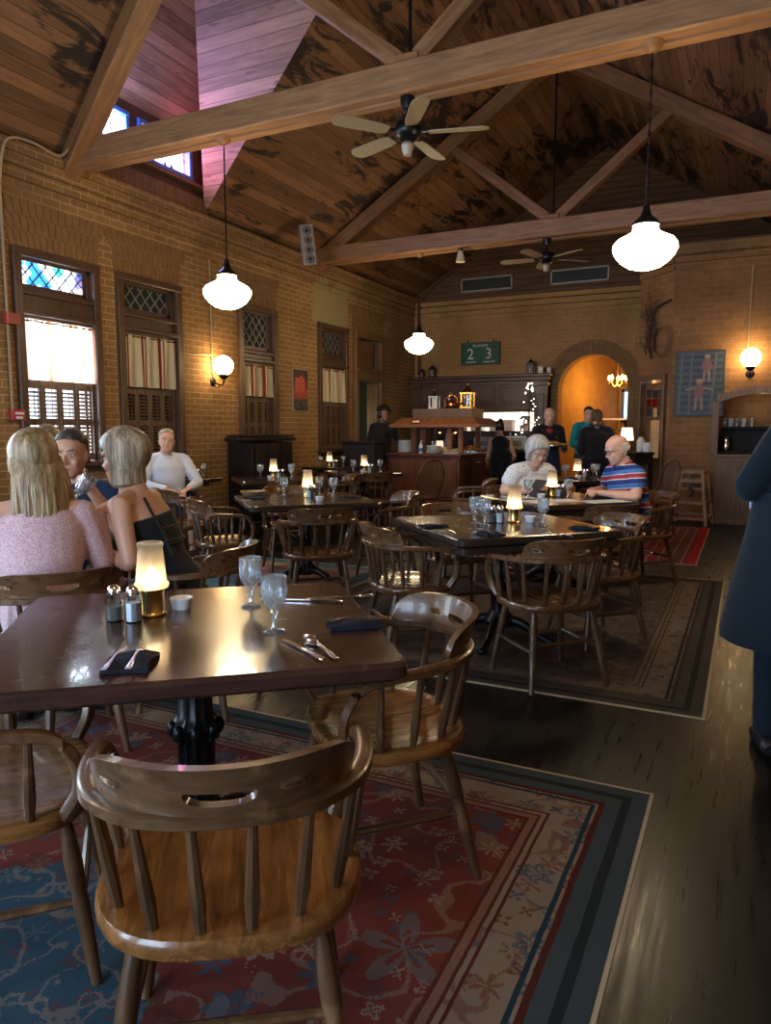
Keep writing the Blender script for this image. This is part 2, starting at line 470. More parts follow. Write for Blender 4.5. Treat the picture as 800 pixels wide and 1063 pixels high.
mx = t.n('ShaderNodeMixShader'); mx.inputs[0].default_value = .45; t.t.links.new(gl, mx.inputs[1]); t.t.links.new(tr.outputs[0], mx.inputs[2]); M['lampglass'] = t.done(mx.outputs[0])
M['flame'] = emit('candle light', (1., .78, .5), 34.)
M['opal'] = emit('lit opal glass', (1., .76, .44), 36.)
M['opal_sconce'] = emit('lit sconce globe', (1., .68, .30), 30.)
M['amber_bulb'] = emit('amber bulb', (1., .5, .12), 12.)
M['fairy'] = emit('fairy light', (1., .93, .8), 8.)
M['pinkglow'] = emit('pink lit shade', (1., .52, .36), 1.3)
M['paper'] = plain('paper', (.62, .60, .55), .8, bump=0., var=.04)
M['tealmenu'] = plain('menu card', (.50, .56, .55), .6, bump=0., var=.06)
M['blackplastic'] = plain('black plastic', (.012, .012, .014), .3, bump=0.)
M['grey_metal'] = plain('grey painted metal', (.33, .29, .24), .5, .3, bump=.05)
M['conduit'] = plain('painted conduit', (.34, .24, .14), .6, bump=.05)
M['red_paint'] = plain('red alarm paint', (.35, .035, .025), .4)
M['cream'] = plain('cream enamel', (.62, .52, .36), .4)
M['green'] = plain('green sign paint', (.008, .075, .035), .45, bump=.1, var=.3, scale=14.)
M['offwhite'] = plain('off white lettering', (.62, .60, .48), .6, bump=0.)
M['blade'] = plain('fan blade', (.26, .20, .12), .5, var=.2)
M['screen_blue'] = emit('daylit rear window', (.5, .8, 1.), 1.6)
# curtains
def curtmat(name, base, transl, red=(.30, .035, .03)):
    t = NT(name); s = t.sep(t.obj())
    f = t.ma('FRACT', t.ma('MULTIPLY', s[0], 3.6))
    m1 = t.ma('MULTIPLY', t.ma('GREATER_THAN', f, .40), t.ma('LESS_THAN', f, .56))
    m2 = t.ma('MULTIPLY', t.ma('GREATER_THAN', f, .64), t.ma('LESS_THAN', f, .69))
    c = t.mix(t.ma('MAXIMUM', m1, m2), base, red)
    d = t.n('ShaderNodeBsdfDiffuse'); t.put(d.inputs[0], c)
    tl = t.n('ShaderNodeBsdfTranslucent'); t.put(tl.inputs[0], c)
    mx = t.n('ShaderNodeMixShader'); mx.inputs[0].default_value = transl
    t.t.links.new(d.outputs[0], mx.inputs[1]); t.t.links.new(tl.outputs[0], mx.inputs[2])
    return t.done(mx.outputs[0])
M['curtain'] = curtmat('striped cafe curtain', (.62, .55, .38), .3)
M['curtain_sun'] = curtmat('sunlit striped curtain', (.90, .84, .74), .85, (.66, .34, .24))  # daylight wash-out put into the paler cloth and stripe colours
def stained(name, col, rough=.25):
    t = NT(name); tr = t.n('ShaderNodeBsdfTransparent'); t.put(tr.inputs[0], col)
    g = t.n('ShaderNodeBsdfGlossy'); g.inputs['Roughness'].default_value = rough
    mx = t.n('ShaderNodeMixShader'); mx.inputs[0].default_value = .06
    t.t.links.new(tr.outputs[0], mx.inputs[1]); t.t.links.new(g.outputs[0], mx.inputs[2]); return t.done(mx.outputs[0])
M['sg_clear'] = stained('clear stained pane', (.9, .95, 1.))
M['sg_orange'] = stained('orange stained pane', (.8, .22, .03))
M['sg_blue'] = stained('blue stained pane', (.03, .2, .7))
M['sg_teal'] = stained('teal stained pane', (.04, .55, .5))
M['sg_red'] = stained('red stained pane', (.5, .03, .03))
M['sg_violet'] = stained('violet stained pane', (.35, .35, 1.))
M['lead'] = plain('lead came', (.09, .09, .09), .5, .3)
M['lead_pale'] = plain('pale lead came', (.20, .19, .165), .5, .2)
# rugs
def rug_heriz(name, hx, hy, red, blue, beige, edge, medal=True):
    t = NT(name); o = t.obj(); s = t.sep(o)
    wob = t.ma('MULTIPLY', t.ma('SUBTRACT', t.noise(o, 9., 2), .5), .007)
    ax = t.ma('ABSOLUTE', s[0]); ay = t.ma('ABSOLUTE', s[1])
    d = t.ma('ADD', t.ma('MINIMUM', t.ma('SUBTRACT', hx, ax), t.ma('SUBTRACT', hy, ay)), wob)
    # snapped coordinates give the stepped look of knots
    k = 170.
    sx = t.ma('DIVIDE', t.ma('FLOOR', t.ma('MULTIPLY', s[0], k)), k); sy = t.ma('DIVIDE', t.ma('FLOOR', t.ma('MULTIPLY', s[1], k)), k)
    q = t.comb(sx, sy)
    def flowers(scale, r0, r1, petals):
        v = t.n('ShaderNodeTexVoronoi'); t.put(v.inputs['Vector'], q); v.inputs['Scale'].default_value = scale; v.inputs['Randomness'].default_value = .75
        df = t.n('ShaderNodeVectorMath', operation='SUBTRACT'); sc_ = t.n('ShaderNodeVectorMath', operation='SCALE'); t.put(sc_.inputs[0], q); sc_.inputs['Scale'].default_value = scale
        t.put(df.inputs[0], sc_.outputs[0]); pm = t.n('ShaderNodeVectorMath', operation='SCALE'); t.put(pm.inputs[0], v.outputs['Position']); pm.inputs['Scale'].default_value = scale
        t.put(df.inputs[1], pm.outputs[0]); ss = t.sep(df.outputs[0])
        ang = t.ma('ARCTAN2', ss[1], ss[0])
        pet = t.ma('MULTIPLY', t.ma('COSINE', t.ma('MULTIPLY', ang, petals)), .10)
        rr = t.ma('ADD', v.outputs['Distance'], pet)
        ring = t.ma('MULTIPLY', t.ma('LESS_THAN', rr, r1), t.ma('GREATER_THAN', rr, r0))
        core = t.ma('LESS_THAN', rr, r0 * .55)
        return ring, core, v.outputs['Color']
    r1, c1, col1 = flowers(7.2, .17, .34, 6.)
    r2, c2, col2 = flowers(13., .15, .30, 4.)
    cs = t.sep(col1); cs2 = t.sep(col2)
    big, bc, _ = flowers(2.6, .20, .33, 5.)
    vines = t.ma('LESS_THAN', t.ma('ABSOLUTE', t.ma('SUBTRACT', t.noise(q, 4.2, 1), .5)), .012)
    vines2 = t.ma('LESS_THAN', t.ma('ABSOLUTE', t.ma('SUBTRACT', t.noise(t.mapp(q, (1, 1, 1), (3, 7, 0)), 6.5, 2), .46)), .012)
    f = t.mix(t.noise(o, 6., 3), red, tuple(x * .72 for x in red))
    f = t.mix(t.ma('MULTIPLY', vines, .45), f, beige)
    f = t.mix(t.ma('MULTIPLY', r2, .75), f, t.mix(t.ma('GREATER_THAN', cs2[0], .5), beige, blue))
    f = t.mix(t.ma('MULTIPLY', r1, .85), f, t.mix(t.ma('GREATER_THAN', cs[0], .55), beige, blue))
    f = t.mix(t.ma('MULTIPLY', c1, .8), f, blue)
    f = t.mix(t.ma('MULTIPLY', big, .6), f, t.mix(.6, beige, blue))
    f = t.mix(t.ma('MULTIPLY', bc, .8), f, tuple(x * 1.2 for x in blue))
    if medal:
        md = t.ma('ADD', t.ma('ADD', t.ma('DIVIDE', ax, 1.05), t.ma('DIVIDE', ay, 1.1)), t.ma('MULTIPLY', t.ma('SUBTRACT', t.ma('PINGPONG', t.ma('MULTIPLY', ax, 7.), .5), .25), .12))
        inm = t.ma('LESS_THAN', md, .86)
        bl = t.mix(t.ma('MULTIPLY', r2, .6), t.mix(t.noise(o, 5., 3), blue, tuple(x * .65 for x in blue)), tuple(x * .75 for x in red))
        bl = t.mix(t.ma('MULTIPLY', t.ma('MAXIMUM', vines, vines2), .45), bl, beige)
        bl = t.mix(t.ma('MULTIPLY', r1, .6), bl, t.mix(.6, beige, blue))
        ringm = t.ma('MULTIPLY', t.ma('LESS_THAN', md, .93), t.ma('GREATER_THAN', md, .86))
        f = t.mix(inm, f, bl); f = t.mix(t.ma('MULTIPLY', ringm, .8), f, tuple(x * .6 for x in red))
    bd = t.mix(t.ma('MULTIPLY', r1, .7), t.mix(t.ma('MULTIPLY', vines, .5), beige, tuple(x * .7 for x in red)), t.mix(t.ma('GREATER_THAN', cs[1], .5), red, blue))
    bd = t.mix(t.ma('MULTIPLY', t.ma('MULTIPLY', r2, .8), t.ma('SUBTRACT', 1., r1)), bd, t.mix(t.ma('GREATER_THAN', cs2[1], .5), tuple(x * .8 for x in red), blue))
    bd = t.mix(t.ma('MULTIPLY', c2, .8), bd, tuple(x * .5 for x in blue))
    def band(a, b): return t.ma('MULTIPLY', t.ma('GREATER_THAN', d, a), t.ma('LESS_THAN', d, b))
    c = f
    c = t.mix(t.ma('LESS_THAN', d, .365), c, tuple(x * .55 for x in red))
    c = t.mix(band(.33, .353), c, t.mix(.5, beige, red)); 
    c = t.mix(t.ma('LESS_THAN', d, .32), c, bd)
    c = t.mix(band(.165, .18), c, tuple(x * .5 for x in blue)); c = t.mix(band(.295, .305), c, tuple(x * .5 for x in red))
    c = t.mix(t.ma('LESS_THAN', d, .155), c, tuple(x * .45 for x in red))
    c = t.mix(t.ma('LESS_THAN', d, .135), c, edge)
    c = t.mix(band(.055, .085), c, tuple(x * .35 for x in edge))
    pile = t.noise(o, 400., 2)
    c = t.mix(t.ma('MULTIPLY', t.noise(o, 2.2, 4), .35), c, tuple(x * .4 for x in edge))
    return t.done(t.bsdf(c, .95, 0, .1, t.bump(pile, .5, .003)))
M['rug1'] = rug_heriz('red and blue rug', 1.4, 1.995, (.150, .030, .020), (.026, .062, .094), (.21, .155, .115), (.043, .056, .064))
M['rug2'] = rug_heriz('taupe rug', 1.315, 1.7, (.085, .062, .052), (.03, .026, .024), (.135, .105, .085), (.055, .05, .045), False)
M['rug4'] = rug_heriz('faded red and blue rug', 1.325, 1.625, (.25, .075, .045), (.05, .13, .19), (.30, .24, .18), (.07, .14, .18))
def rug_stripe():
    t = NT('red striped rug'); o = t.obj(); s = t.sep(o)
    f = t.ma('FRACT', t.ma('MULTIPLY', s[0], 2.2)); f2 = t.ma('FRACT', t.ma('MULTIPLY', s[0], 8.8))
    c = t.mix(t.ma('GREATER_THAN', f, .55), (.19, .030, .032), (.13, .055, .05))
    c = t.mix(t.ma('LESS_THAN', f2, .14), c, (.33, .17, .14))
    z = t.ma('PINGPONG', t.ma('ADD', t.ma('MULTIPLY', s[1], 8.), t.ma('MULTIPLY', s[0], 9.)), .5)
    c = t.mix(t.ma('MULTIPLY', t.ma('LESS_THAN', z, .1), .6), c, (.05, .02, .02))
    c = t.mix(t.ma('GREATER_THAN', s[0], .97), c, (.30, .02, .02))
    return t.done(t.bsdf(c, .95, 0, .1, t.bump(t.noise(o, 350., 2), .4, .003)))
M['rug3'] = rug_stripe()
M['binding'] = plain('cream rug binding', (.34, .28, .19), .9, bump=.3, scale=150.)
# cloth and bodies
def cloth(name, col, var=.12, scale=180., rough=.85, sheen=.2): return plain(name, col, rough, var=var, scale=scale, bump=.25, spec=.2, sheen=sheen)
M['skin'] = plain('skin', (.50, .27, .18), .5, var=.08, scale=30., bump=.04, sub=.08)
M['skin_tan'] = plain('tanned skin', (.40, .205, .13), .5, var=.08, scale=30., bump=.04, sub=.08)
M['skin_pale'] = plain('pale skin', (.58, .34, .255), .5, var=.08, scale=30., bump=.04, sub=.08)
M['skin_dark'] = plain('dark skin', (.20, .10, .06), .5, var=.08, scale=30., bump=.04)
M['lips'] = plain('lips', (.38, .13, .10), .4, var=.05, bump=0.)
M['eyewhite'] = plain('eye', (.7, .68, .64), .15, var=.02, bump=0.)
M['iris'] = plain('iris', (.03, .03, .035), .1, var=.1, bump=0.)
def hairmat(name, a, b, c):
    t = NT(name); o = t.obj()
    n = t.noise(t.mapp(o, (60., 60., 3.)), 1.6, 4, .6, .3); n2 = t.noise(t.mapp(o, (16., 16., 1.6)), 1.3, 3)
    col = t.ramp(t.ma('ADD', t.ma('MULTIPLY', n, .5), t.ma('MULTIPLY', n2, .5)), [(.36, a), (.5, b), (.64, c)])
    return t.done(t.bsdf(col, .42, 0, .5, t.bump(n, .6, .006)))
M['hair_blond'] = hairmat('long blond hair', (.075, .045, .022), (.22, .145, .07), (.46, .345, .20))
M['hair_bob'] = hairmat('highlighted hair', (.085, .06, .036), (.22, .17, .11), (.46, .39, .28))
M['hair_dark'] = hairmat('short dark hair', (.012, .010, .009), (.03, .024, .02), (.06, .05, .042))
M['hair_black'] = hairmat('black hair', (.004, .004, .004), (.010, .009, .009), (.02, .018, .018))
M['hair_grey'] = hairmat('grey hair', (.18, .18, .18), (.36, .36, .36), (.60, .60, .60))
M['hair_white'] = hairmat('white hair', (.42, .42, .42), (.6, .6, .6), (.75, .75, .74))
M['hair_brown'] = hairmat('brown hair', (.03, .018, .01), (.08, .05, .028), (.15, .10, .06))
M['hair_sandy'] = hairmat('sandy grey hair', (.14, .11, .085), (.27, .22, .17), (.38, .33, .28))
def printed(name, base, dots, scale, thr=.36, d2=None):
    t = NT(name); o = t.obj()
    v = t.n('ShaderNodeTexVoronoi'); t.put(v.inputs['Vector'], o); v.inputs['Scale'].default_value = scale
    m = t.ma('LESS_THAN', t.ma('ADD', v.outputs[0], t.ma('MULTIPLY', t.noise(o, scale * 2.5, 2), .35)), thr)
    dc = dots if d2 is None else t.mix(t.ma('GREATER_THAN', t.sep(v.outputs[1])[0], .5), dots, d2)
    c = t.mix(m, base, dc)
    return t.done(t.bsdf(c, .85, 0, .2, t.bump(t.noise(o, 200., 2), .2, .002), sheen=.2))
M['pinktop'] = printed('pink patterned cotton', (.58, .43, .47), (.40, .17, .20), 190., .58)
M['floraltop'] = printed('white floral blouse', (.66, .68, .72), (.12, .18, .26), 42., .40, (.25, .36, .30))
M['black_dress'] = cloth('black dress', (.008, .008, .009))
M['navy'] = cloth('navy shirt', (.012, .02, .045))
M['navy_coat'] = cloth('navy uniform', (.004, .010, .017), .2, 12., sheen=.05)
M['paleblue'] = cloth('pale blue shirt', (.50, .54, .66), .06)
M['shorts'] = cloth('navy shorts', (.02, .03, .06))
M['blackcloth'] = cloth('black cloth', (.009, .009, .011))
M['teal'] = cloth('teal shirt', (.012, .30, .35))
M['grey_cloth'] = cloth('grey cloth', (.12, .12, .125))
M['redcloth'] = cloth('red cloth', (.30, .03, .03))
M['purple'] = cloth('lilac bag', (.20, .18, .34))
def polo():
    t = NT('striped polo'); o = t.obj(); s = t.sep(o)
    z = t.ma('FRACT', t.ma('MULTIPLY', t.ma('ADD', s[2], t.ma('MULTIPLY', s[0], .12)), 8.2))
    c = t.ramp(z, [(0., (.02, .04, .17)), (.30, (.02, .04, .17)), (.31, (.55, .57, .66)), (.37, (.55, .57, .66)), (.38, (.32, .04, .06)), (.66, (.32, .04, .06)), (.67, (.55, .57, .66)), (.73, (.06, .16, .42)), (1., (.06, .16, .42))])
    for nd in t.t.nodes:
        if nd.type == 'VALTORGB': nd.color_ramp.interpolation = 'CONSTANT'
    return t.done(t.bsdf(c, .85, 0, .2, t.bump(t.noise(o, 200., 2), .2, .002)))
M['polo'] = polo()
# ------------------------------------------------------------------ the room
XW, YB, XR, YF = -6.3, 14.15, 1.3, -3.2
XRG, ZE, SL = -2.5, 4.05, .62
def zr(x): return ZE + SL * ((x - XW) if x <= XRG else (2 * XRG - x - XW))
def plate(mb, poly, off, mat=0):
    n = len(poly); P = [Vector(p) for p in poly]; Q = [p + Vector(off) for p in P]
    mb.add(P + Q, [list(range(n)), [n + i for i in range(n)][::-1]] + [[i, n + i, n + (i + 1) % n, (i + 1) % n] for i in range(n)], mat)
def wallgrid(name, us, vs, hole, mat, org, ax, th, warp=None):
    """vertical wall: us along ax (2D dir) from org, vs = heights, th = thickness vector"""
    org = Vector(org); ax = Vector(ax); th = Vector(th)
    def fn(u, v):
        z = warp(u, v) if warp else v
        return org + ax * u + Vector((0, 0, z))
    mb = MB(); U = sorted(us); W = sorted(vs)
    mb.slab(U, W, fn, lambda i, j: not hole((U[i] + U[i + 1]) / 2, (W[j] + W[j + 1]) / 2), lambda u, v: fn(u, v) + th)
    return struct(mb.build(name, mat))
# floor
b = MB(); b.box((-2.8, 7., -.05), (11.5, 21., .1)); struct(b.build('floor', M['floor']))
WIN = [(4.78, 5.81), (6.05, 7.07), (8.19, 9.10), (10.27, 11.24)]
DOOR = (11.46, 12.60)
OFFW = [(2.5, 3.5), (.2, 1.2), (-2.1, -1.1)]
ZS, ZT = .95, 3.06
ys = [YF, YB + .3, *DOOR] + [y for w in WIN + OFFW for y in w]
def hole_l(u, v):
    for a, c in WIN + OFFW:
        if a < u < c and ZS < v < ZT: return True
    return DOOR[0] < u < DOOR[1] and v < ZT
wallgrid('wall_left', ys, [0, ZS, ZT, 4.06], hole_l, M['brick_left'], (XW, 0, 0), (0, 1, 0), (-.32, 0, 0))
# back wall with arch and kitchen pass-through
AC, AR, ASP = -2.645, .645, 2.085
aus = [AC + AR * cos(pi * k / 24) for k in range(25)]
def warp(u, v):
    if abs(v - ASP) < 1e-6 and abs(u - AC) <= AR + 1e-6: return ASP + sqrt(max(0, AR * AR - (u - AC) ** 2))
    return v
def hole_b(u, v):
    if abs(u - AC) < AR and v < ASP: return True
    return -5.25 < u < -3.75 and 1.30 < v < 1.68
wallgrid('wall_back', [XW - .3, -5.25, -3.75, XR] + aus, [0, 1.3, 1.68, ASP, 3.0, 3.9], hole_b, M['brick_back'], (0, YB, 0), (1, 0, 0), (0, .35, 0), warp)
# arch ring of soldier bricks, slightly proud
b = MB()
for k in range(26):
    a0, a1 = pi * k / 26 + .006, pi * (k + 1) / 26 - .006
    for r0, r1 in ((AR, AR + .13), (AR + .14, AR + .27)):
        p = [(AC + r * cos(a), YB - .02, ASP + r * sin(a)) for r, a in ((r0, a0), (r1, a0), (r1, a1), (r0, a1))]
        plate(b, p, (0, .03, 0))
for s in (-1, 1):
    for k in range(26):
        z = .01 + k * .08
        for r0, r1 in ((AR, AR + .13), (AR + .14, AR + .27)):
            x0, x1 = AC + s * r0, AC + s * r1
            b.box(((x0 + x1) / 2, YB - .005, z + .035), (abs(x1 - x0), .03, .07))
struct(b.build('trim_1', M['brick_solid']))
# gable boards and roof
b = MB(); plate(b, [(XW, YB, 3.88), (XR, YB, 3.88), (XR, YB, zr(XR) + .02), (XRG, YB, zr(XRG) + .02), (XW, YB, zr(XW) + .02)], (0, .1, 0)); struct(b.build('wall_gable', M['gable']))
R3 = lambda x, y: (x, y, zr(x))
DA, DB, DV = 7.58, 5.55, -3.8
b = MB()
for poly in ([R3(XW - .4, DA), R3(XRG, DA), R3(XRG, YB + .3), R3(XW - .4, YB + .3)], [R3(XW - .4, YF), R3(XRG, YF), R3(XRG, 4.22), R3(XW, DB), R3(XW - .4, DB)],
             [R3(XW, DA), R3(XRG, 6.01), R3(XRG, DA)]):
    plate(b, poly, (-.03, 0, .06))
struct(b.build('ceiling_left', M['roof']))
b = MB(); plate(b, [R3(XRG, YF), R3(XR + .3, YF), R3(XR + .3, YB + .3), R3(XRG, YB + .3)], (.03, 0, .06)); struct(b.build('ceiling_right', M['roof']))
# corbelled brick cornices
b = MB()
for k, (z0, z1, d) in enumerate(((3.60, 3.67, .025), (3.68, 3.78, .05), (3.79, 3.89, .075), (3.90, 4.0, .095))):
    b.box((XW + d / 2, (YF + YB) / 2, (z0 + z1) / 2), (d, YB - YF, z1 - z0))
struct(b.build('trim_2', M['brick_left']))
b = MB()
for z0, z1, d in ((3.52, 3.58, .03), (3.60, 3.68, .06), (3.70, 3.80, .09), (3.82, 3.90, .12)):
    b.box(((XW + XR) / 2, YB - d / 2, (z0 + z1) / 2), (XR - XW, d, z1 - z0))
struct(b.build('trim_3', M['brick_back']))
# fan of bricks over every left window
for n, (a, c) in enumerate(WIN[:3] + [DOOR]):
    b = MB(); K = 15; mid = (a + c) / 2; z0, z1 = ZT + .005, ZT + .45
    for k in range(K):
        for r in range(3):
            if r == 1 and k == K - 1: continue
            f0, f1 = r / 3 + .014, (r + 1) / 3 - .014
            if (k + r) % 2: f0 -= 0; 
            q = []
            for (kk, f) in ((k + .08 + (.5 if r == 1 and k < K - 1 else 0), f0), (k + .92 + (.5 if r == 1 and k < K - 1 else 0), f0), (k + .92 + (.5 if r == 1 and k < K - 1 else 0), f1), (k + .08 + (.5 if r == 1 and k < K - 1 else 0), f1)):
                h = (c - a) / 2 * (1 + .28 * f)
                q.append((XW + .009, mid + (kk / K * 2 - 1) * h, z0 + f * (z1 - z0)))
            plate(b, q, (-.01, 0, 0))
    struct(b.build('trim_%d' % (n + 4), M['brick_solid']))
# bay (old ticket office) on the right
YBAY, XB0, XB1, YB1, ZBAY = 11.6, -1.04, -1.58, 12.14, 3.95
NX0, NX1, NZ0, NZ1 = -.37, .8, .97, 1.72
nus = [NX0 + (NX1 - NX0) * k / 12 for k in range(13)]
def warpn(u, v):
    if abs(v - NZ1) < 1e-6 and NX0 - 1e-6 <= u <= NX1 + 1e-6: return NZ1 + .12 * sin(pi * (u - NX0) / (NX1 - NX0))
    return v
wallgrid('wall_bay', [XB0, XR] + nus, [0, NZ0, NZ1, 2.6, ZBAY], lambda u, v: NX0 < u < NX1 and NZ0 < v < NZ1, M['brick_bay'], (0, YBAY, 0), (1, 0, 0), (0, .25, 0), warpn)
# chamfered side with the door opening, built in its own frame
CL = sqrt(2) * (YB1 - YBAY)
o = wallgrid('wall_chamfer', [0, .10, .67, CL], [0, 2.13, ZBAY], lambda u, v: .10 < u < .67 and v < 2.13, M['brick_bay'], (0, 0, 0), (1, 0, 0), (0, .2, 0))
o.location = (XB1, YB1, 0); o.rotation_euler = (0, 0, -pi / 4)
b = MB(); b.box((XB1 + .1, (YB1 + YB) / 2 + .1, ZBAY / 2), (.2, YB - YB1, ZBAY)); struct(b.build('wall_return', M['brick_bay']))
b = MB()
for z0, z1, d in ((3.62, 3.70, .03), (3.72, 3.80, .06), (3.82, 3.95, .09)):
    b.box(((XB0 + XR) / 2, YBAY - d / 2, (z0 + z1) / 2), (XR - XB0, d, z1 - z0))
    R = Matrix.Rotation(-pi / 4, 4, 'Z'); R.translation = (XB1, YB1, 0)
    b.box((CL / 2, -d / 2, (z0 + z1) / 2), (CL, d, z1 - z0), M=R)
struct(b.build('trim_9', M['brick_bay']))
b = MB(); b.prism([(XB0, YBAY), (XR, YBAY), (XR, YB), (XB1, YB), (XB1, YB1)], ZBAY, ZBAY + .05); struct(b.build('ceiling_bay', M['gable']))
# inside of the niche
b = MB()
b.box((.2, YBAY + .85, 1.4), (1.6, .04, 1.2)); b.box((NX0 - .2, YBAY + .55, 1.4), (.04, .6, 1.2)); b.box((1.0, YBAY + .55, 1.4), (.04, .6, 1.2)); b.box((.2, YBAY + .55, .95), (1.6, .6, .04)); b.box((.2, YBAY + .55, 2.0), (1.6, .6, .04))
struct(b.build('wall_niche', M['brick_bay']))
# niche surround and weathered counter front
b = MB()
b.sweep([(NX0 - .03 + (NX1 - NX0 + .06) * k / 14, YBAY - .02, NZ1 + .05 + .12 * sin(pi * k / 14)) for k in range(15)], [(-.03, -.05), (.03, -.05), (.03, .05), (-.03, .05)], (0, 0, 1), smooth=False)
b.box((NX0 - .045, YBAY - .02, (NZ0 + NZ1) / 2), (.09, .06, NZ1 - NZ0)); b.box((NX1 + .045, YBAY - .02, (NZ0 + NZ1) / 2), (.09, .06, NZ1 - NZ0))
struct(b.build('trim_10', M['wood_counter']))
# right and front walls (outside the frame)
b = MB(); b.box((XR + .1, (YF + YBAY) / 2, 2.03), (.2, YBAY - YF, 4.06)); struct(b.build('wall_right', brickmat('brown brick right', (1, 2), [(.26, .13, .05), (.19, .092, .036), (.32, .17, .07), (.10, .052, .024)], (.30, .19, .095))))
wallgrid('wall_front', [XW, -5.2, -3.6, -2.6, -.6, .2, XR], [0, .5, 2.9, 6.4], lambda u, v: (-5.2 < u < -3.6 or -2.6 < u < -.6) and .5 < v < 2.9, M['brick_back'], (0, YF, 0), (1, 0, 0), (0, -.3, 0))
# box that encloses the hall behind the left doorway
b = MB(); b.box((-8.3, 12.4, 2.), (.1, 3.4, 4.)); b.box((-7.4, 12.4, 3.6), (1.9, 3.4, .08)); b.box((-7.4, 10.95, 1.9), (1.5, .06, 3.5)); b.box((-7.4, 13.9, 2.), (1.9, .08, 4.))
struct(b.build('wall_door_hall', plain('dim hall wall', (.10, .11, .075), .8)))
# hall behind the arch
b = MB()
plate(b, [(-3.45, YB + .36, 0), (-2.62, 17.2, 0), (-2.62, 17.2, 3.3), (-3.45, YB + .36, 3.3)], (-.1, 0, 0))
plate(b, [(-2.62, 17.2, 0), (-1.2, 17.2, 0), (-1.2, 17.2, 3.3), (-2.62, 17.2, 3.3)], (0, .1, 0))
plate(b, [(-1.62, YB + .36, 0), (-1.62, 17.2, 0), (-1.62, 17.2, 3.3), (-1.62, YB + .36, 3.3)], (.1, 0, 0))
struct(b.build('wall_hall', M['plaster_amber']))
b = MB(); b.box((-2.5, 15.9, 3.33), (2.4, 2.9, .06)); struct(b.build('ceiling_hall', M['gable']))
# kitchen behind the pass-through
b = MB(); b.box((-4.6, 16.3, 1.5), (2.6, .06, 3.)); b.box((-5.9, 15.4, 1.5), (.06, 1.8, 3.)); b.box((-3.56, 15.4, 1.5), (.06, 1.8, 3.)); b.box((-4.7, 15.4, 2.8), (2.5, 1.8, .06))
struct(b.build('wall_kitchen', plain('white kitchen tile', (.55, .54, .50), .4)))
b = MB(); b.box((-4.5, 14.75, 1.27), (1.9, .55, .05)); struct(b.build('trim_11', M['silver']))

# ------------------------------------------------------------------ windows
def clip(poly, xa, xb, ya, yb):
    def cut(P, f):
        out = []
        for i in range(len(P)):
            p, q = P[i], P[(i + 1) % len(P)]; a, b_ = f(p), f(q)
            if a >= 0: out.append(p)
            if (a >= 0) != (b_ >= 0):
                t_ = a / (a - b_); out.append((p[0] + (q[0] - p[0]) * t_, p[1] + (q[1] - p[1]) * t_))
        return out
    for f in (lambda p: p[0] - xa, lambda p: xb - p[0], lambda p: p[1] - ya, lambda p: yb - p[1]):
        poly = cut(poly, f)
        if len(poly) < 3: return []
    return poly
def clipseg(p, q, xa, xb, ya, yb):
    t0, t1 = 0., 1.; dx, dy = q[0] - p[0], q[1] - p[1]
    for a, n in ((-dx, p[0] - xa), (dx, xb - p[0]), (-dy, p[1] - ya), (dy, yb - p[1])):
        if abs(a) < 1e-9:
            if n < 0: return None
        else:
            t_ = n / a
            if a < 0: t0 = max(t0, t_)
            else: t1 = min(t1, t_)
    return None if t1 - t0 < 1e-3 else ((p[0] + dx * t0, p[1] + dy * t0), (p[0] + dx * t1, p[1] + dy * t1))
def shutter(w, h):
    b = MB(); st = .035
    b.box((-w / 2 + st / 2, 0, h / 2), (st, .03, h)); b.box((w / 2 - st / 2, 0, h / 2), (st, .03, h))
    for z in (.04, h / 2, h - .04): b.box((0, 0, z), (w - 2 * st, .028, .07))
    n = int((h - .2) / .036)
    for k in range(n):
        z = .09 + (k + .5) * (h - .18) / n
        if abs(z - h / 2) < .045: continue
        b.box((0, 0, z), (w - 2 * st, .034, .006), rot=Matrix.Rotation(radians(38), 4, 'X'))
    b.box((0, -.024, h * .3), (.008, .008, h * .4)); b.box((0, -.024, h * .75), (.008, .008, h * .35))
    return b
ROT = pi / 2      # local x -> world y, local -y -> world +x (into the room)
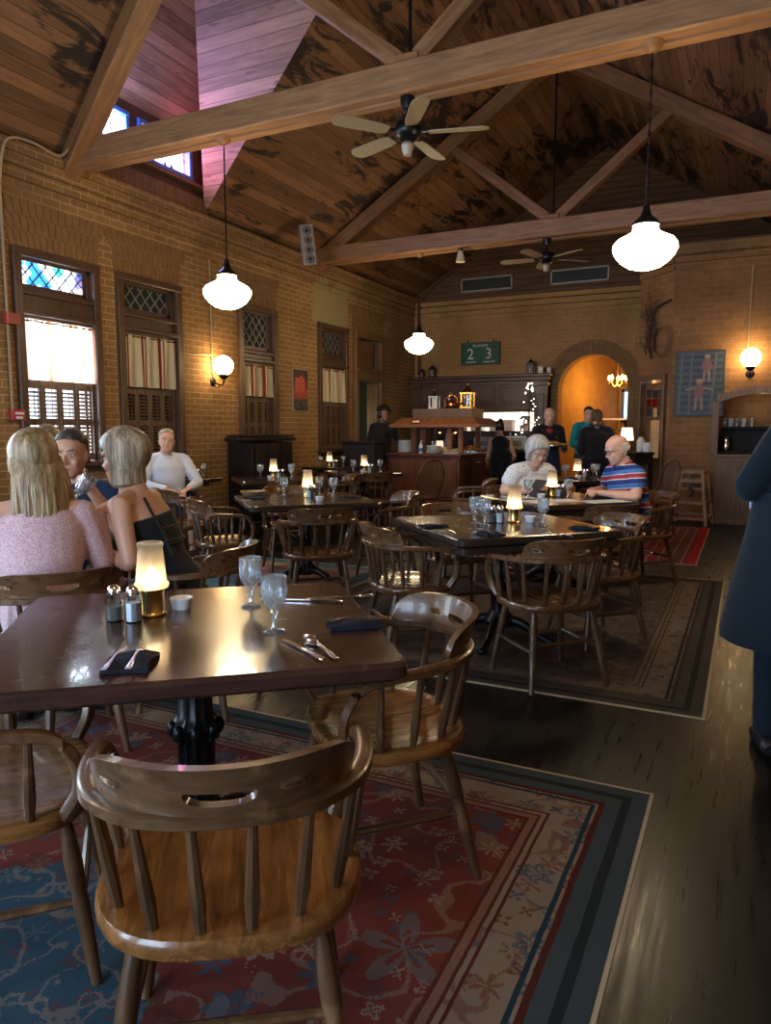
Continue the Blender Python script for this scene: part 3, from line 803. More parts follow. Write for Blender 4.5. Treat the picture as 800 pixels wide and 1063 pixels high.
def window(n, y0, y1, g0, g1, c0, c1, cols, sun=False):
    w = y1 - y0; mid = (y0 + y1) / 2
    root = struct(empty('window_%d' % n, (XW, mid, 0), ROT))
    b = MB(); h = w / 2
    for s in (-1, 1):
        b.box((s * (h - .045), -.015, (ZS + ZT) / 2), (.09, .07, ZT - ZS), bev=.008)
        b.box((s * (h - .10), .10, (ZS + ZT) / 2), (.05, .18, ZT - ZS))
    b.box((0, -.018, ZT - .04), (w + .004, .076, .08), bev=.008)
    b.box((0, .10, ZT - .09), (w - .1, .18, .05))
    b.build('window_frame', M['trimwood'], root)
    b = MB(); b.box((0, -.04, ZS + .02), (w + .06, .16, .05), bev=.008); b.box((0, -.01, ZS - .03), (w, .05, .06)); b.build('window_sill', M['trimwood'], root)
    # transom: sash, leaded diamonds
    xa, xb = -h + .12, h - .12 - .05
    b = MB()
    for s, x in ((0, xa - .02), (1, xb + .02)): b.box((x, .06, (g0 + g1) / 2), (.045, .05, g1 - g0 + .09))
    for z in (g0 - .022, g1 + .022): b.box(((xa + xb) / 2, .06, z), (xb - xa + .08, .05, .045))
    b.box((0, .05, (g0 - .045 + c1) / 2), (w - .16, .10, g0 - .045 - c1), bev=.01); b.box((0, -.02, c1 + .06), (w - .1, .07, .05), bev=.01); b.box((0, -.01, g0 - .09), (w - .1, .06, .04), bev=.01)
    b.build('transom_rail', M['trimwood'], root)
    rnd = random.Random(n * 13 + 5); G = MB(); L = MB(); dw, dh = .155, .17
    ni = int((xb - xa) / dw) + 3; nj = int((g1 - g0) / dh) + 3
    for i in range(-1, ni * 2):
        for j in range(-1, nj * 2):
            if (i + j) % 2: continue
            cx, cz = xa + i * dw / 2, g0 + j * dh / 2 + .03
            P = clip([(cx - dw / 2, cz), (cx, cz - dh / 2), (cx + dw / 2, cz), (cx, cz + dh / 2)], xa, xb, g0, g1)
            if P:
                k = rnd.choice(cols) if sun else 0
                G.add([(p[0], .06, p[1]) for p in P], [list(range(len(P)))], k)
    for k in range(-ni - nj, ni + nj + 2):
        for sg in (1, -1):
            p = (xa + k * dw - dw * 12, g0 + .03 - sg * dh * 12); q = (xa + k * dw + dw * 12, g0 + .03 + sg * dh * 12)
            sgm = clipseg(p, q, xa, xb, g0, g1)
            if sgm: L.bar((sgm[0][0], .055, sgm[0][1]), (sgm[1][0], .055, sgm[1][1]), .012, .012, up=(0, 1, 0))
    G.build('leaded_glass', [M['sg_clear'], M['sg_orange'], M['sg_blue'], M['sg_teal'], M['sg_violet']] if sun else [M['pane_dark']], root)
    L.build('lead_came', M['lead'] if sun else M['lead_pale'], root)
    # lower sash and its pane
    b = MB(); b.box((0, .13, (ZS + c1) / 2), (w - .2, .012, c1 - ZS - .06)); b.build('pane', M['sg_clear'] if sun else M['pane_dark'], root)
    b = MB()
    for x in (-h + .12, h - .12): b.box((x, .12, (ZS + c1) / 2), (.05, .05, c1 - ZS))
    b.box((0, .12, c0), (w - .2, .05, .05)); b.build('sash', M['trimwood'], root)
    # four louvred shutters
    pw = (w - .2) / 4
    for k in range(4):
        s = shutter(pw - .006, c0 - ZS - .06).build('shutter_panel', M['shutter'], root)
        s.location = (-h + .1 + pw * (k + .5), .055, ZS + .055)
    return root
CURT = []
def curtain(y0, y1, c0, c1, mat, label):
    w = y1 - y0 - .2; mid = (y0 + y1) / 2; N = 90; rnd = random.Random(int(y0 * 100)); ph = rnd.random() * 6
    us = [-w / 2 + w * k / N for k in range(N + 1)]; vs = [c0 + (c1 - c0) * k / 8 for k in range(9)]
    def f(u, v):
        t_ = (c1 - v) / (c1 - c0)
        return Vector((u, .016 * sin(u * 46 + ph + .6 * sin(u * 9)) * (.6 + .4 * t_) + .008 * sin(u * 23 + t_ * 2), v))
    root = empty('cafe_curtain', (XW + .012, mid, 0), ROT, label, 'curtain', 'striped cafe curtains')
    b = MB(); b.slab(us, vs, f, None, lambda u, v: f(u, v) + Vector((0, .003, 0)), smooth=True); b.build('curtain_panel', mat, root)
    b = MB(); b.tube([(-w / 2 - .03, 0, c1 - .02), (w / 2 + .03, 0, c1 - .02)], .008); b.build('curtain_rod', M['brass'], root)
    b = MB()
    for k in range(10): b.tube([(-w / 2 + w * (k + .5) / 10 + .013 * cos(a * pi / 4), 0.0, c1 - .02 + .013 * sin(a * pi / 4)) for a in range(8)], .003, 5, closed=True)
    b.build('curtain_ring', M['brass'], root)
window(1, *WIN[0], 2.735, 3.0, 1.815, 2.40, [0, 0, 0, 0, 0, 0, 1, 2, 3, 4], True)
window(2, *WIN[1], 2.70, 2.985, 1.815, 2.40, [0])
window(3, *WIN[2], 2.50, 2.96, 1.80, 2.24, [0])
window(4, *WIN[3], 2.60, 2.96, 1.79, 2.33, [0])
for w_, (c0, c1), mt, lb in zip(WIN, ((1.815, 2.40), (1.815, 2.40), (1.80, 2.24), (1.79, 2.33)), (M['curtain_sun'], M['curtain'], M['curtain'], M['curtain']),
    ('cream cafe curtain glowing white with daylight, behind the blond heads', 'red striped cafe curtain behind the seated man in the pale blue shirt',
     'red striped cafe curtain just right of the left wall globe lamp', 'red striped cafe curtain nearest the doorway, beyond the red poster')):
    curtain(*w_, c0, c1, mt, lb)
for n, (a, c) in enumerate(OFFW):
    root = struct(empty('window_%d' % (n + 6), (XW, (a + c) / 2, 0), ROT)); b = MB(); h = (c - a) / 2
    for s in (-1, 0, 1): b.box((s * (h - .04), .1, (ZS + ZT) / 2), (.07, .06, ZT - ZS))
    for z in (ZS + .03, 2.0, 2.6, ZT - .03): b.box((0, .1, z), (c - a, .06, .06))
    b.build('window_frame', M['trimwood'], root)
# doorway at the far end of the left wall
root = struct(empty('door_1', (XW, sum(DOOR) / 2, 0), ROT)); w = DOOR[1] - DOOR[0]; h = w / 2; b = MB()
for s in (-1, 1):
    b.box((s * (h - .06), -.02, ZT / 2), (.12, .09, ZT), bev=.01); b.box((s * (h - .12), .12, ZT / 2), (.06, .2, ZT))
b.box((0, -.023, ZT - .05), (w + .004, .096, .10), bev=.01); b.box((0, .0, 2.30), (w - .2, .12, .17), bev=.012); b.box((0, -.05, 2.385), (w - .1, .06, .05), bev=.01)
b.build('door_frame', M['trimwood2'], root)
b = MB(); b.box((-.06, .08, 2.69), (w - .34, .03, .50), bev=.01); b.build('transom_panel', M['trimwood2'], root)
b = MB(); b.box((h - .2, .07, 2.69), (.09, .02, .46)); b.build('transom_pane', M['pane_dark'], root)
b = MB(); b.box((.0, 1.2, 1.2), (1.6, .03, 2.4)); b.build('hall_panel', plain('pale green hall paint', (.30, .32, .21), .8, var=.15, scale=3.), root)
# bay door with coloured upper panes
root = struct(empty('door_2', (XB1, YB1, 0), -pi / 4)); b = MB()
for x in (.115, .655): b.box((x, -.01, 1.07), (.07, .10, 2.14), bev=.008)
b.box((.385, -.013, 2.115), (.614, .106, .07), bev=.008)
b.box((.385, .05, 1.99), (.48, .04, .09)); b.box((.165, .05, 1.05), (.05, .04, 2.0)); b.box((.605, .05, 1.05), (.05, .04, 2.0)); b.box((.385, .05, 1.50), (.48, .04, .05)); b.box((.385, .05, .45), (.48, .04, .9))
b.build('door_frame', M['trimwood2'], root)
for r in range(3):
    for c_ in range(3):
        mt = {(1, 0): 'sg_orange', (1, 1): 'sg_red', (0, 1): 'sg_clear'}.get((r, c_), 'pane_dark')
        b = MB(); b.box((.245 + c_ * .14, .05, 1.60 + r * .138), (.125, .008, .122)); b.build('pane', M[mt], root)
b = MB()
for k in (1, 2):
    b.box((.175 + k * .14, .05, 1.735), (.018, .025, .42)); b.box((.385, .05, 1.53 + k * .138), (.42, .025, .018))
b.build('muntin', M['trimwood2'], root)

# ------------------------------------------------------------------ dormer on the left slope
H = (-5.06, 6.0, 6.42); HN = (-5.06, 5.12, 6.42); V_ = (XRG, 6.01, zr(XRG)); VN = (XRG, 4.22, zr(XRG))
z0, z1 = 4.0, 4.92
b = MB()
A, A2 = (XW, DA, z0 + .05), (XW, DA, z1); B, B2 = (XW, DB, z0 + .05), (XW, DB, z1)
for tri, off in (((A, A2, H), (0, .05, .03)), ((A, H, V_), (0, .05, .03)), ((B, VN, HN, B2), (0, -.03, .0)), ((A2, B2, HN, H), (-.04, 0, .05)), ((H, HN, VN, V_), (0, 0, .05))):
    plate(b, tri, off)
struct(b.build('ceiling_dormer', M['dormer']))
DW = [(5.62, 6.32), (6.46, 7.34)]
wallgrid('wall_dormer', [DB, DA] + [y for w_ in DW for y in w_], [3.98, 4.36, 4.80, z1], lambda u, v: any(a < u < c for a, c in DW) and 4.36 < v < 4.80, M['trimwood'], (XW, 0, 0), (0, 1, 0), (-.12, 0, 0))
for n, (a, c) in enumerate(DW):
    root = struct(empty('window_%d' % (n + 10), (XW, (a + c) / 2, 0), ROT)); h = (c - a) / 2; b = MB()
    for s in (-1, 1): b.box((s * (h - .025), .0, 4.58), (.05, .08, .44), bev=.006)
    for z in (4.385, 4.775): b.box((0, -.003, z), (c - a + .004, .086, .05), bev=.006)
    b.build('window_frame', plain('sash with blue glow in colour', (.035, .13, .36), .4), root)  # blue light glowing on the frames is put into the sash colour
    G = MB(); G.add([(-h, .05, 4.36), (h, .05, 4.36), (h, .05, 4.80), (-h, .05, 4.80)], [[0, 1, 2, 3]]); G.build('leaded_glass', M['sg_clear'], root)
    L = MB()
    for x in (-h * .45, 0, h * .45): L.box((x, .045, 4.58), (.007, .008, .44))
    L.box((0, .045, 4.58), (c - a, .008, .007)); L.bar((-h, .045, 4.68), (h, .045, 4.60), .007, .008, up=(0, 1, 0))
    for x in (-h * .62, -h * .38, h * .12, h * .36):
        L.tube([(x + .001, .044, 4.455), (x, .048, 4.455)], [.034, .034], 14, ref=(1, 0, 0))
    L.build('lead_came', M['lead'], root)
b = MB(); b.box((XW + .03, (DA + DB) / 2, 4.33), (.08, DA - DB, .035)); b.box((XW + .03, (DA + DB) / 2, 4.10), (.05, DA - DB, .2)); struct(b.build('trim_12', M['trimwood2']))

# ------------------------------------------------------------------ roof trusses
def truss(y0, w, label, skew=0.):
    root = struct(empty('roof_truss', (0, y0, 0), 0)); tag(root, label, 'truss', 'timber roof trusses')
    b = MB(); b.box(((XW + XR) / 2, w / 2, 4.045), (XR - XW - .02, w, .235), bev=.012)
    b.box(((XW + XR) / 2, w / 2 + .05, 3.92), (XR - XW - .4, w * .45, .02)); b.build('tie_beam', M['beam'], root)
    for s in (-1, 1):
        b = MB(); L = sqrt(3.8 ** 2 + (3.8 * SL) ** 2)
        xa = XW if s < 0 else XR
        b.box((0, 0, 0), (L, w * .93, .20), bev=.01)
        o = b.build('rafter', M['rafter'], root); o.location = ((xa + XRG) / 2 , w / 2, (zr(xa) + zr(XRG)) / 2 - .135); o.rotation_euler = (0, -s * -atan2(SL, 1), 0)
        if skew and s < 0:      # this side is the valley rafter that frames the dormer
            o.location.y += skew / 2; o.rotation_euler = Vector((3.8, skew, 3.8 * SL)).to_track_quat('X', 'Z').to_euler(); o.scale.x = sqrt(L * L + skew * skew) / L
        b = MB(); p, q = Vector((XRG + s * .08, 0, 4.19)), Vector((XRG + s * 1.44, 0, zr(XRG + s * 1.44) - .22)); d = q - p
        b.box((0, 0, 0), (d.length, w * .62, .13), bev=.008)
        o = b.build('strut', M['rafter'], root); o.location = ((p.x + q.x) / 2, w / 2, (p.z + q.z) / 2); o.rotation_euler = (0, -atan2(d.z, d.x), 0)
    b = MB(); b.tube([(XRG, w / 2, 4.14), (XRG, w / 2, zr(XRG) - .2)], .014, 8); b.build('king_rod', M['iron'], root)
    b = MB(); b.box((XRG, w / 2, 4.19), (.2, w * .8, .06), bev=.008); b.build('bearing_block', M['rafter'], root)
    return root
truss(5.40, .20, 'nearer timber roof truss, its beam carrying the ceiling fan with pale blades', -1.28)
truss(10.10, .22, 'farther timber roof truss, its beam carrying the grey wall speaker end')
# ------------------------------------------------------------------ fittings
SHP = [(.0, 0), (.06, .004), (.115, .022), (.165, .058), (.20, .10), (.216, .138), (.214, .168), (.19, .20), (.14, .226), (.10, .246), (.086, .272), (.083, .305)]
def pendant(x, y, zb, ztop, label, sway=0.):
    r = empty('pendant_lamp', (x, y, zb), 0, label, 'pendant lamp', 'schoolhouse pendant lamps')
    b = MB(); b.lathe(SHP, seg=40); b.build('opal_shade', M['opal'], r)
    b = MB(); b.lathe([(.094, .296), (.094, .312), (.078, .33), (.04, .36), (.026, .40), (.022, .44), (.0, .445)], seg=24); b.build('fitter_cap', M['iron'], r)
    b = MB(); b.tube([(0, 0, .43), (0, 0, ztop - zb - .02)], .0045, 6)
    n = int((ztop - zb - .5) / .045)
    for k in range(n):
        z = .45 + k * .045; a = (k % 2) * pi / 2
        b.tube([(.009 * cos(t_ * pi / 4) * cos(a), .009 * cos(t_ * pi / 4) * sin(a), z + .028 * sin(t_ * pi / 4)) for t_ in range(8)], .0028, 4, closed=True)
    b.build('chain', M['iron'], r)
    b = MB(); b.lathe([(.0, ztop - zb - .06), (.03, ztop - zb - .055), (.06, ztop - zb - .03), (.075, ztop - zb)], seg=20); b.build('ceiling_rose', M['rafter'], r)
pendant(-4.33, 5.50, 2.43, 3.925, 'glowing white pendant lamp hanging by the left wall below the nearer beam')
pendant(-.70, 5.50, 2.44, 3.925, 'largest glowing white pendant lamp, hanging at right in front of the bay wall')
pendant(-4.48, 10.21, 2.46, 3.925, 'smallest glowing white pendant lamp, hanging in the far corner before the buffet')
def fan(x, y, zt_, label, rot, nb=5):
    r = empty('ceiling_fan', (x, y, zt_), rot, label, 'ceiling fan', 'ceiling fans')
    b = MB(); b.lathe([(.0, -.10), (.045, -.09), (.06, -.03), (.06, 0.)], seg=20); b.tube([(0, 0, -.09), (0, 0, -.2)], .016, 8); b.build('downrod', M['iron'], r)
    b = MB(); b.lathe([(.0, -.34), (.05, -.335), (.085, -.31), (.11, -.28), (.115, -.24), (.10, -.20), (.05, -.175), (.0, -.17)], seg=28); b.build('motor', M['iron'], r)
    b = MB(); b.lathe([(.0, -.44), (.03, -.435), (.042, -.40), (.05, -.36), (.03, -.33), (.0, -.33)], seg=18); b.build('switch_housing', M['grey_metal'], r)
    for k in range(nb):
        a = 2 * pi * k / nb; b = MB()
        R = Matrix.Rotation(a, 4, 'Z') @ Matrix.Rotation(radians(11), 4, 'X')
        out = [(.17, -.045), (.24, -.062), (.52, -.072), (.60, -.066), (.635, -.03), (.64, 0), (.635, .03), (.60, .066), (.52, .072), (.24, .062), (.17, .045)]
        b.prism(out, -.004, .004, M=R); o = b.build('blade', M['blade'], r); o.location = (0, 0, -.27)
        b = MB(); b.box((.14, 0, 0), (.14, .03, .008), M=R); b.box((.2, 0, 0), (.05, .07, .008), M=R); o = b.build('blade_bracket', M['iron'], r); o.location = (0, 0, -.264)
fan(-2.52, 5.50, 3.925, 'near ceiling fan with pale blades under the first roof beam', radians(16))
fan(-2.58, 10.21, 3.925, 'far dark ceiling fan under the second beam, above the wall vents', radians(40))
# flood lamp under the far beam
r = empty('spot_lamp', (-3.83, 10.21, 3.925), 0, 'small cream spotlight fixed under the far roof beam', 'spotlight')
b = MB(); b.lathe([(.0, 0), (.035, 0), (.03, -.03), (.0, -.03)], seg=14); b.build('mount', M['iron'], r)
b = MB(); b.lathe([(.0, -.03), (.03, -.035), (.045, -.08), (.066, -.17), (.07, -.19), (.0, -.18)], seg=18); b.build('lamp_head', M['cream'], r)
# column loudspeaker
r = empty('wall_speaker', (-5.82, 9.25, 3.98), radians(222), 'grey column loudspeaker hung high at the end of the far beam', 'loudspeaker')
R = Matrix.Rotation(radians(-12), 4, 'X') @ Matrix.Rotation(radians(9), 4, 'Y')
b = MB(); b.box((0, 0, 0), (.19, .16, .55), bev=.012, M=R); b.build('cabinet', M['grey_metal'], r)
b = MB(); b.box((0, .083, 0), (.165, .01, .52), M=R); b.build('front_grille', plain('speaker grille', (.25, .22, .18), .6), r)
for k in range(4):
    b = MB(); b.lathe([(.0, .004), (.045, .0), (.058, .012), (.06, .0)], seg=20, M=R @ Matrix.Translation((0, .087, -.19 + k * .127)) @ Matrix.Rotation(-pi / 2, 4, 'X')); b.build('driver_cone', M['blackplastic'], r)
b = MB(); b.bar((0, -.06, .1), (0, -.2, .2), .03, .03); b.bar((0, -.06, -.1), (0, -.2, .1), .03, .03); b.build('bracket', M['iron'], r)
def sconce(loc, rz, label, gr=.125):
    # local +y points out of the wall
    r = empty('wall_sconce', loc, rz, label, 'wall lamp', 'globe wall lamps')
    b = MB(); b.lathe([(.0, .02), (.03, .018), (.055, .006), (.058, 0)], seg=20, M=Matrix.Rotation(-pi / 2, 4, 'X')); b.build('backplate', M['iron'], r)
    b = MB(); b.tube(catmull([(0, .0, 0), (0, .09, -.03), (0, .15, -.045), (0, .18, .0), (0, .18, .05)], 5), .011, 8); b.tube(catmull([(0, .02, -.03), (0, .06, -.08), (0, .10, -.07), (0, .095, -.04)], 4), .006, 6); b.build('arm', M['iron'], r)
    b = MB(); b.lathe([(.0, .02), (.03, .03), (.06, .06), (.065, .085), (.045, .10), (.0, .10)], seg=20, c=(0, .18, 0)); b.build('cup', M['iron'], r)
    b = MB(); b.ell((0, .18, .09 + gr * .93), gr, seg=28, rings=16); b.build('globe', M['opal_sconce'], r)
sconce((XW, 7.66, 1.95), -pi / 2, 'lit globe wall lamp on the left wall between two curtained windows')
sconce((.0, YBAY, 2.11), pi, 'lit globe wall lamp on the bay wall above the counter niche', .13)
# pipes
def pipe(name, pts, r, label, mat='conduit'):
    b = MB(); b.tube(catmull(pts, 5), r, 8); return tag(b.build(name, M[mat]), label, 'pipe')
pipe('conduit', [(XW + .02, 4.70, 1.45), (XW + .02, 4.70, 2.4), (XW + .02, 4.70, 3.55), (XW + .04, 4.69, 3.62), (XW + .11, 4.72, 3.95), (XW + .13, 4.95, 4.02), (XW + .16, 5.25, 3.98), (XW + .2, 5.36, 4.08)], .013, 'painted conduit rising beside the sunlit window past two red alarm boxes')
pipe('conduit', [(XW + .02, 7.10, 2.28), (XW + .02, 7.25, 2.27), (XW + .02, 7.55, 2.29), (XW + .02, 7.65, 2.24), (XW + .02, 7.66, 2.02)], .01, 'thin conduit bending down to the left wall globe lamp')
pipe('conduit', [(XW + .02, 7.63, 2.05), (XW + .02, 7.63, 2.8), (XW + .02, 7.63, 3.5)], .009, 'thin vertical conduit above the left wall globe lamp')
pipe('conduit', [(XW + .15, YB - .14, 2.45), (XW + .15, YB - .14, 3.2), (XW + .15, YB - .15, 3.8), (XW + .2, YB - .1, 4.0), (XW + .5, YB - .05, 4.28), (-4.6, YB - .04, 5.0), (-3.8, YB - .04, 5.5)], .028, 'dark pipe climbing the far corner and following the roof slope', 'gable')
pipe('conduit', [(-.05, YBAY - .015, 2.3), (-.04, YBAY - .015, 3.0), (-.03, YBAY - .015, 3.6)], .012, 'conduit running up the bay wall above the right globe lamp')
for z, lb, k in ((2.37, 'red fire alarm horn on the conduit beside the sunlit window', 0), (1.47, 'red fire alarm pull box at the foot of the conduit by the sunlit window', 1)):
    r = empty('fire_alarm', (XW, 4.74, z), ROT, lb, 'fire alarm', 'red fire alarms')
    b = MB(); b.box((0, -.03, 0), (.15, .06, .11), bev=.008); b.build('housing', M['red_paint'], r)
    b = MB()
    if k: b.box((0, -.065, .015), (.09, .012, .02)); b.box((0, -.062, -.025), (.07, .004, .022))
    else:
        for j in range(4): b.box((0, -.062, -.03 + j * .02), (.10, .006, .006))
    b.build('pull_handle' if k else 'horn_grille', M['white'] if k else M['blackplastic'], r)
# vents on the gable
for k, (xa, xb) in enumerate(((-5.28, -4.22), (-3.48, -2.40))):
    r = empty('air_vent', ((xa + xb) / 2, YB, 4.19), 0, ('left' if k == 0 else 'right') + ' wide air vent of the pair high on the boarded end wall', 'air vent', 'air vents')
    w = xb - xa; b = MB()
    for z in (-.12, .12): b.box((0, -.02, z), (w, .04, .03))
    for x in (-w / 2 + .015, w / 2 - .015): b.box((x, -.02, 0), (.03, .04, .27))
    b.build('vent_frame', M['grey_metal'], r)
    b = MB(); b.box((0, -.004, 0), (w - .04, .006, .23))
    for j in range(40): b.box((-w / 2 + .03 + (w - .06) * (j + .5) / 40, -.014, 0), (.006, .02, .22))
    b.box((0, -.02, 0), (.02, .02, .23)); b.build('louvre_grille', plain('dark vent', (.03, .03, .024), .5), r)
# green sign
def text(body, size, loc, par, mat, name='lettering', rot=(pi / 2, 0, 0), ext=.004, align='CENTER', sx=1.):
    c = bpy.data.curves.new(name, 'FONT'); c.body = body; c.size = size; c.extrude = ext; c.align_x = align; c.align_y = 'CENTER'; c.resolution_u = 3
    tmp = bpy.data.objects.new('tmp', c); COL.objects.link(tmp); bpy.context.view_layer.update()
    me = bpy.data.meshes.new_from_object(tmp.evaluated_get(bpy.context.evaluated_depsgraph_get())); me.name = name
    bpy.data.objects.remove(tmp); bpy.data.curves.remove(c)
    me.materials.clear(); me.materials.append(mat)
    o = bpy.data.objects.new(name, me); COL.objects.link(o); o.parent = par; o.location = loc; o.rotation_euler = rot; o.scale = (sx, 1, 1); return o
r = empty('platform_sign', (-4.845, YB - .03, 2.84), 0, 'green station sign with white 2 and 3 on the end wall', 'sign')
b = MB(); b.box((0, 0, 0), (.79, .05, .43), bev=.008); b.build('board', M['green'], r)
b = MB()
for z in (-.213, .213): b.box((0, -.012, z), (.80, .045, .012))
for x in (-.397, .397): b.box((x, -.012, 0), (.012, .045, .43))
b.build('sign_frame', plain('dark sign frame', (.02, .03, .02), .5), r)
text('PLATFORMS', .065, (0, -.028, .15), r, M['offwhite'], sx=.9)
text('2', .30, (-.205, -.028, -.015), r, M['offwhite']); text('3', .30, (.17, -.028, -.015), r, M['offwhite'])
b = MB()
rr = random.Random(3)
for x0 in (-.30, .07):
    x = x0
    while x < x0 + .21:
        w = rr.uniform(.012, .02); b.box((x + w / 2, -.027, -.165), (w, .004, .022)); x += w + .006
b.build('small_print', M['offwhite'], r)
b = MB()
for x in (-.28, .26): b.tube([(x, 0, .21), (x, .02, .26)], .012, 8); b.ell((x, .02, .26), .016)
b.build('hanger', M['iron'], r)
# framed things on the walls
r = empty('wall_poster', (XW, 9.73, 1.94), ROT, 'narrow dark poster with a red middle on the left brick wall', 'poster')
b = MB(); b.box((0, -.012, 0), (.44, .02, .66)); b.build('poster_frame', M['grey_metal'], r)
def postermat():
    t = NT('poster print'); s = t.sep(t.obj()); n = t.noise(t.obj(), 9., 4)
    z = t.ma('ADD', s[2], t.ma('MULTIPLY', t.ma('SUBTRACT', n, .5), .14))
    c = t.ramp(t.mr(z, -.32, .32), [(.0, (.01, .012, .01)), (.26, (.03, .035, .03)), (.31, (.30, .03, .025)), (.52, (.36, .06, .04)), (.60, (.13, .02, .02)), (.80, (.045, .012, .018)), (1., (.03, .01, .015))])
    w = t.mr(t.noise(t.mapp(t.obj(), (40, 1, 9)), 1.2, 3), .58, .64); lo = t.ma('LESS_THAN', s[2], -.17)
    return t.done(t.bsdf(t.mix(t.ma('MULTIPLY', w, lo), c, (.3, .3, .25)), .4))
b = MB(); b.box((0, -.024, 0), (.41, .006, .63)); b.build('poster_print', postermat(), r)
b = MB(); b.box((-.10, -.028, .08), (.12, .003, .22)); b.ell((.02, -.028, .10), (.10, .003, .13)); b.build('red_figure', plain('poster red', (.42, .07, .05), .5, var=.4, scale=18.), r)
# picture of two children climbing, on the bay wall
r = empty('wall_picture', (-.65, YBAY, 1.99), 0, 'large blue grey picture of two climbing children on the bay wall', 'picture')
b = MB(); b.box((0, -.015, 0), (.66, .03, .93), bev=.004); b.build('canvas', plain('picture ground', (.018, .025, .034), .5, var=.5, scale=7.), r)
b = MB()
for k in range(10): b.box((0, -.032, -.42 + k * .094), (.60, .004, .05))
b.build('painted_steps', plain('painted steps', (.045, .06, .076), .5, var=.4, scale=9.), r)
b = MB()
for xa, xb in ((-.27, -.24), (-.13, -.11), (.16, .21)): b.bar((xa, -.036, -.45), (xb, -.036, .45), .035, .004, up=(0, 1, 0))
b.build('painted_rails', plain('painted rails', (.085, .08, .07), .5, var=.3), r)
for nm, (cx, cz, k) in (('upper_child', (.09, .22, 1.)), ('lower_child', (.0, -.15, 1.15))):
    b = MB(); Y_ = -.04
    b.ell((cx, Y_, cz + .15 * k), (.038 * k, .004, .04 * k), 1); b.ell((cx, Y_ - .001, cz + .168 * k), (.04 * k, .004, .026 * k), 2)
    b.ell((cx, Y_, cz + .03 * k), (.06 * k, .004, .095 * k), 0)
    for s in (-1, 1):
        b.bar((cx + s * .028 * k, Y_, cz - .03 * k), (cx + s * .04 * k, Y_, cz - .2 * k), .034 * k, .004, 1, up=(0, 1, 0))
        e = (cx + s * .16 * k, Y_, cz + .06) if k > 1 else (cx + s * .075, Y_, cz - .02)
        b.bar((cx + s * .045 * k, Y_, cz + .08 * k), e, .026 * k, .004, 1 if k > 1 else 0, up=(0, 1, 0))
    b.build(nm, [plain('painted pink', (.17, .07, .058), .5), plain('painted skin', (.20, .135, .10), .5), plain('painted straw', (.26, .21, .13), .5)], r)
# twig sculpture over the bay door
r = empty('twig_wreath', (XB1 + .30, YB1 - .30, 2.75), -pi / 4, 'dark twig and vine wreath on the brick above the bay door', 'wreath')
b = MB(); rr = random.Random(11)
for k in range(34):
    x, z = rr.uniform(-.12, .12), rr.uniform(-.3, .35); a = rr.uniform(.9, 2.2); p = [(x - .1, -.03, z)]
    for j in range(4):
        a += rr.uniform(-.6, .6); q = p[-1]; p.append((q[0] + .09 * cos(a), -.03 - rr.random() * .06, q[2] + .09 * sin(a)))
    b.tube(catmull(p, 4), [.006 - .004 * i / 16 for i in range(17)], 5)
b.tube(catmull([(-.06, -.05, -.35), (-.1, -.06, -.1), (-.04, -.07, .15), (-.02, -.05, .35), (.1, -.05, .42), (.30, -.03, .46)], 6), .018, 6)
b.build('twigs', plain('dark twigs', (.045, .022, .014), .8, var=.4), r)
b = MB()
for k in range(3):
    b.tube([(.12 + .02 * k + (.16 + .03 * k) * cos(t_ * pi / 9), -.02, -.12 + (.17 + .03 * k) * sin(t_ * pi / 9)) for t_ in range(18)], .004, 5, closed=True)
b.build('vine_loop', plain('vine', (.07, .04, .02), .8), r)
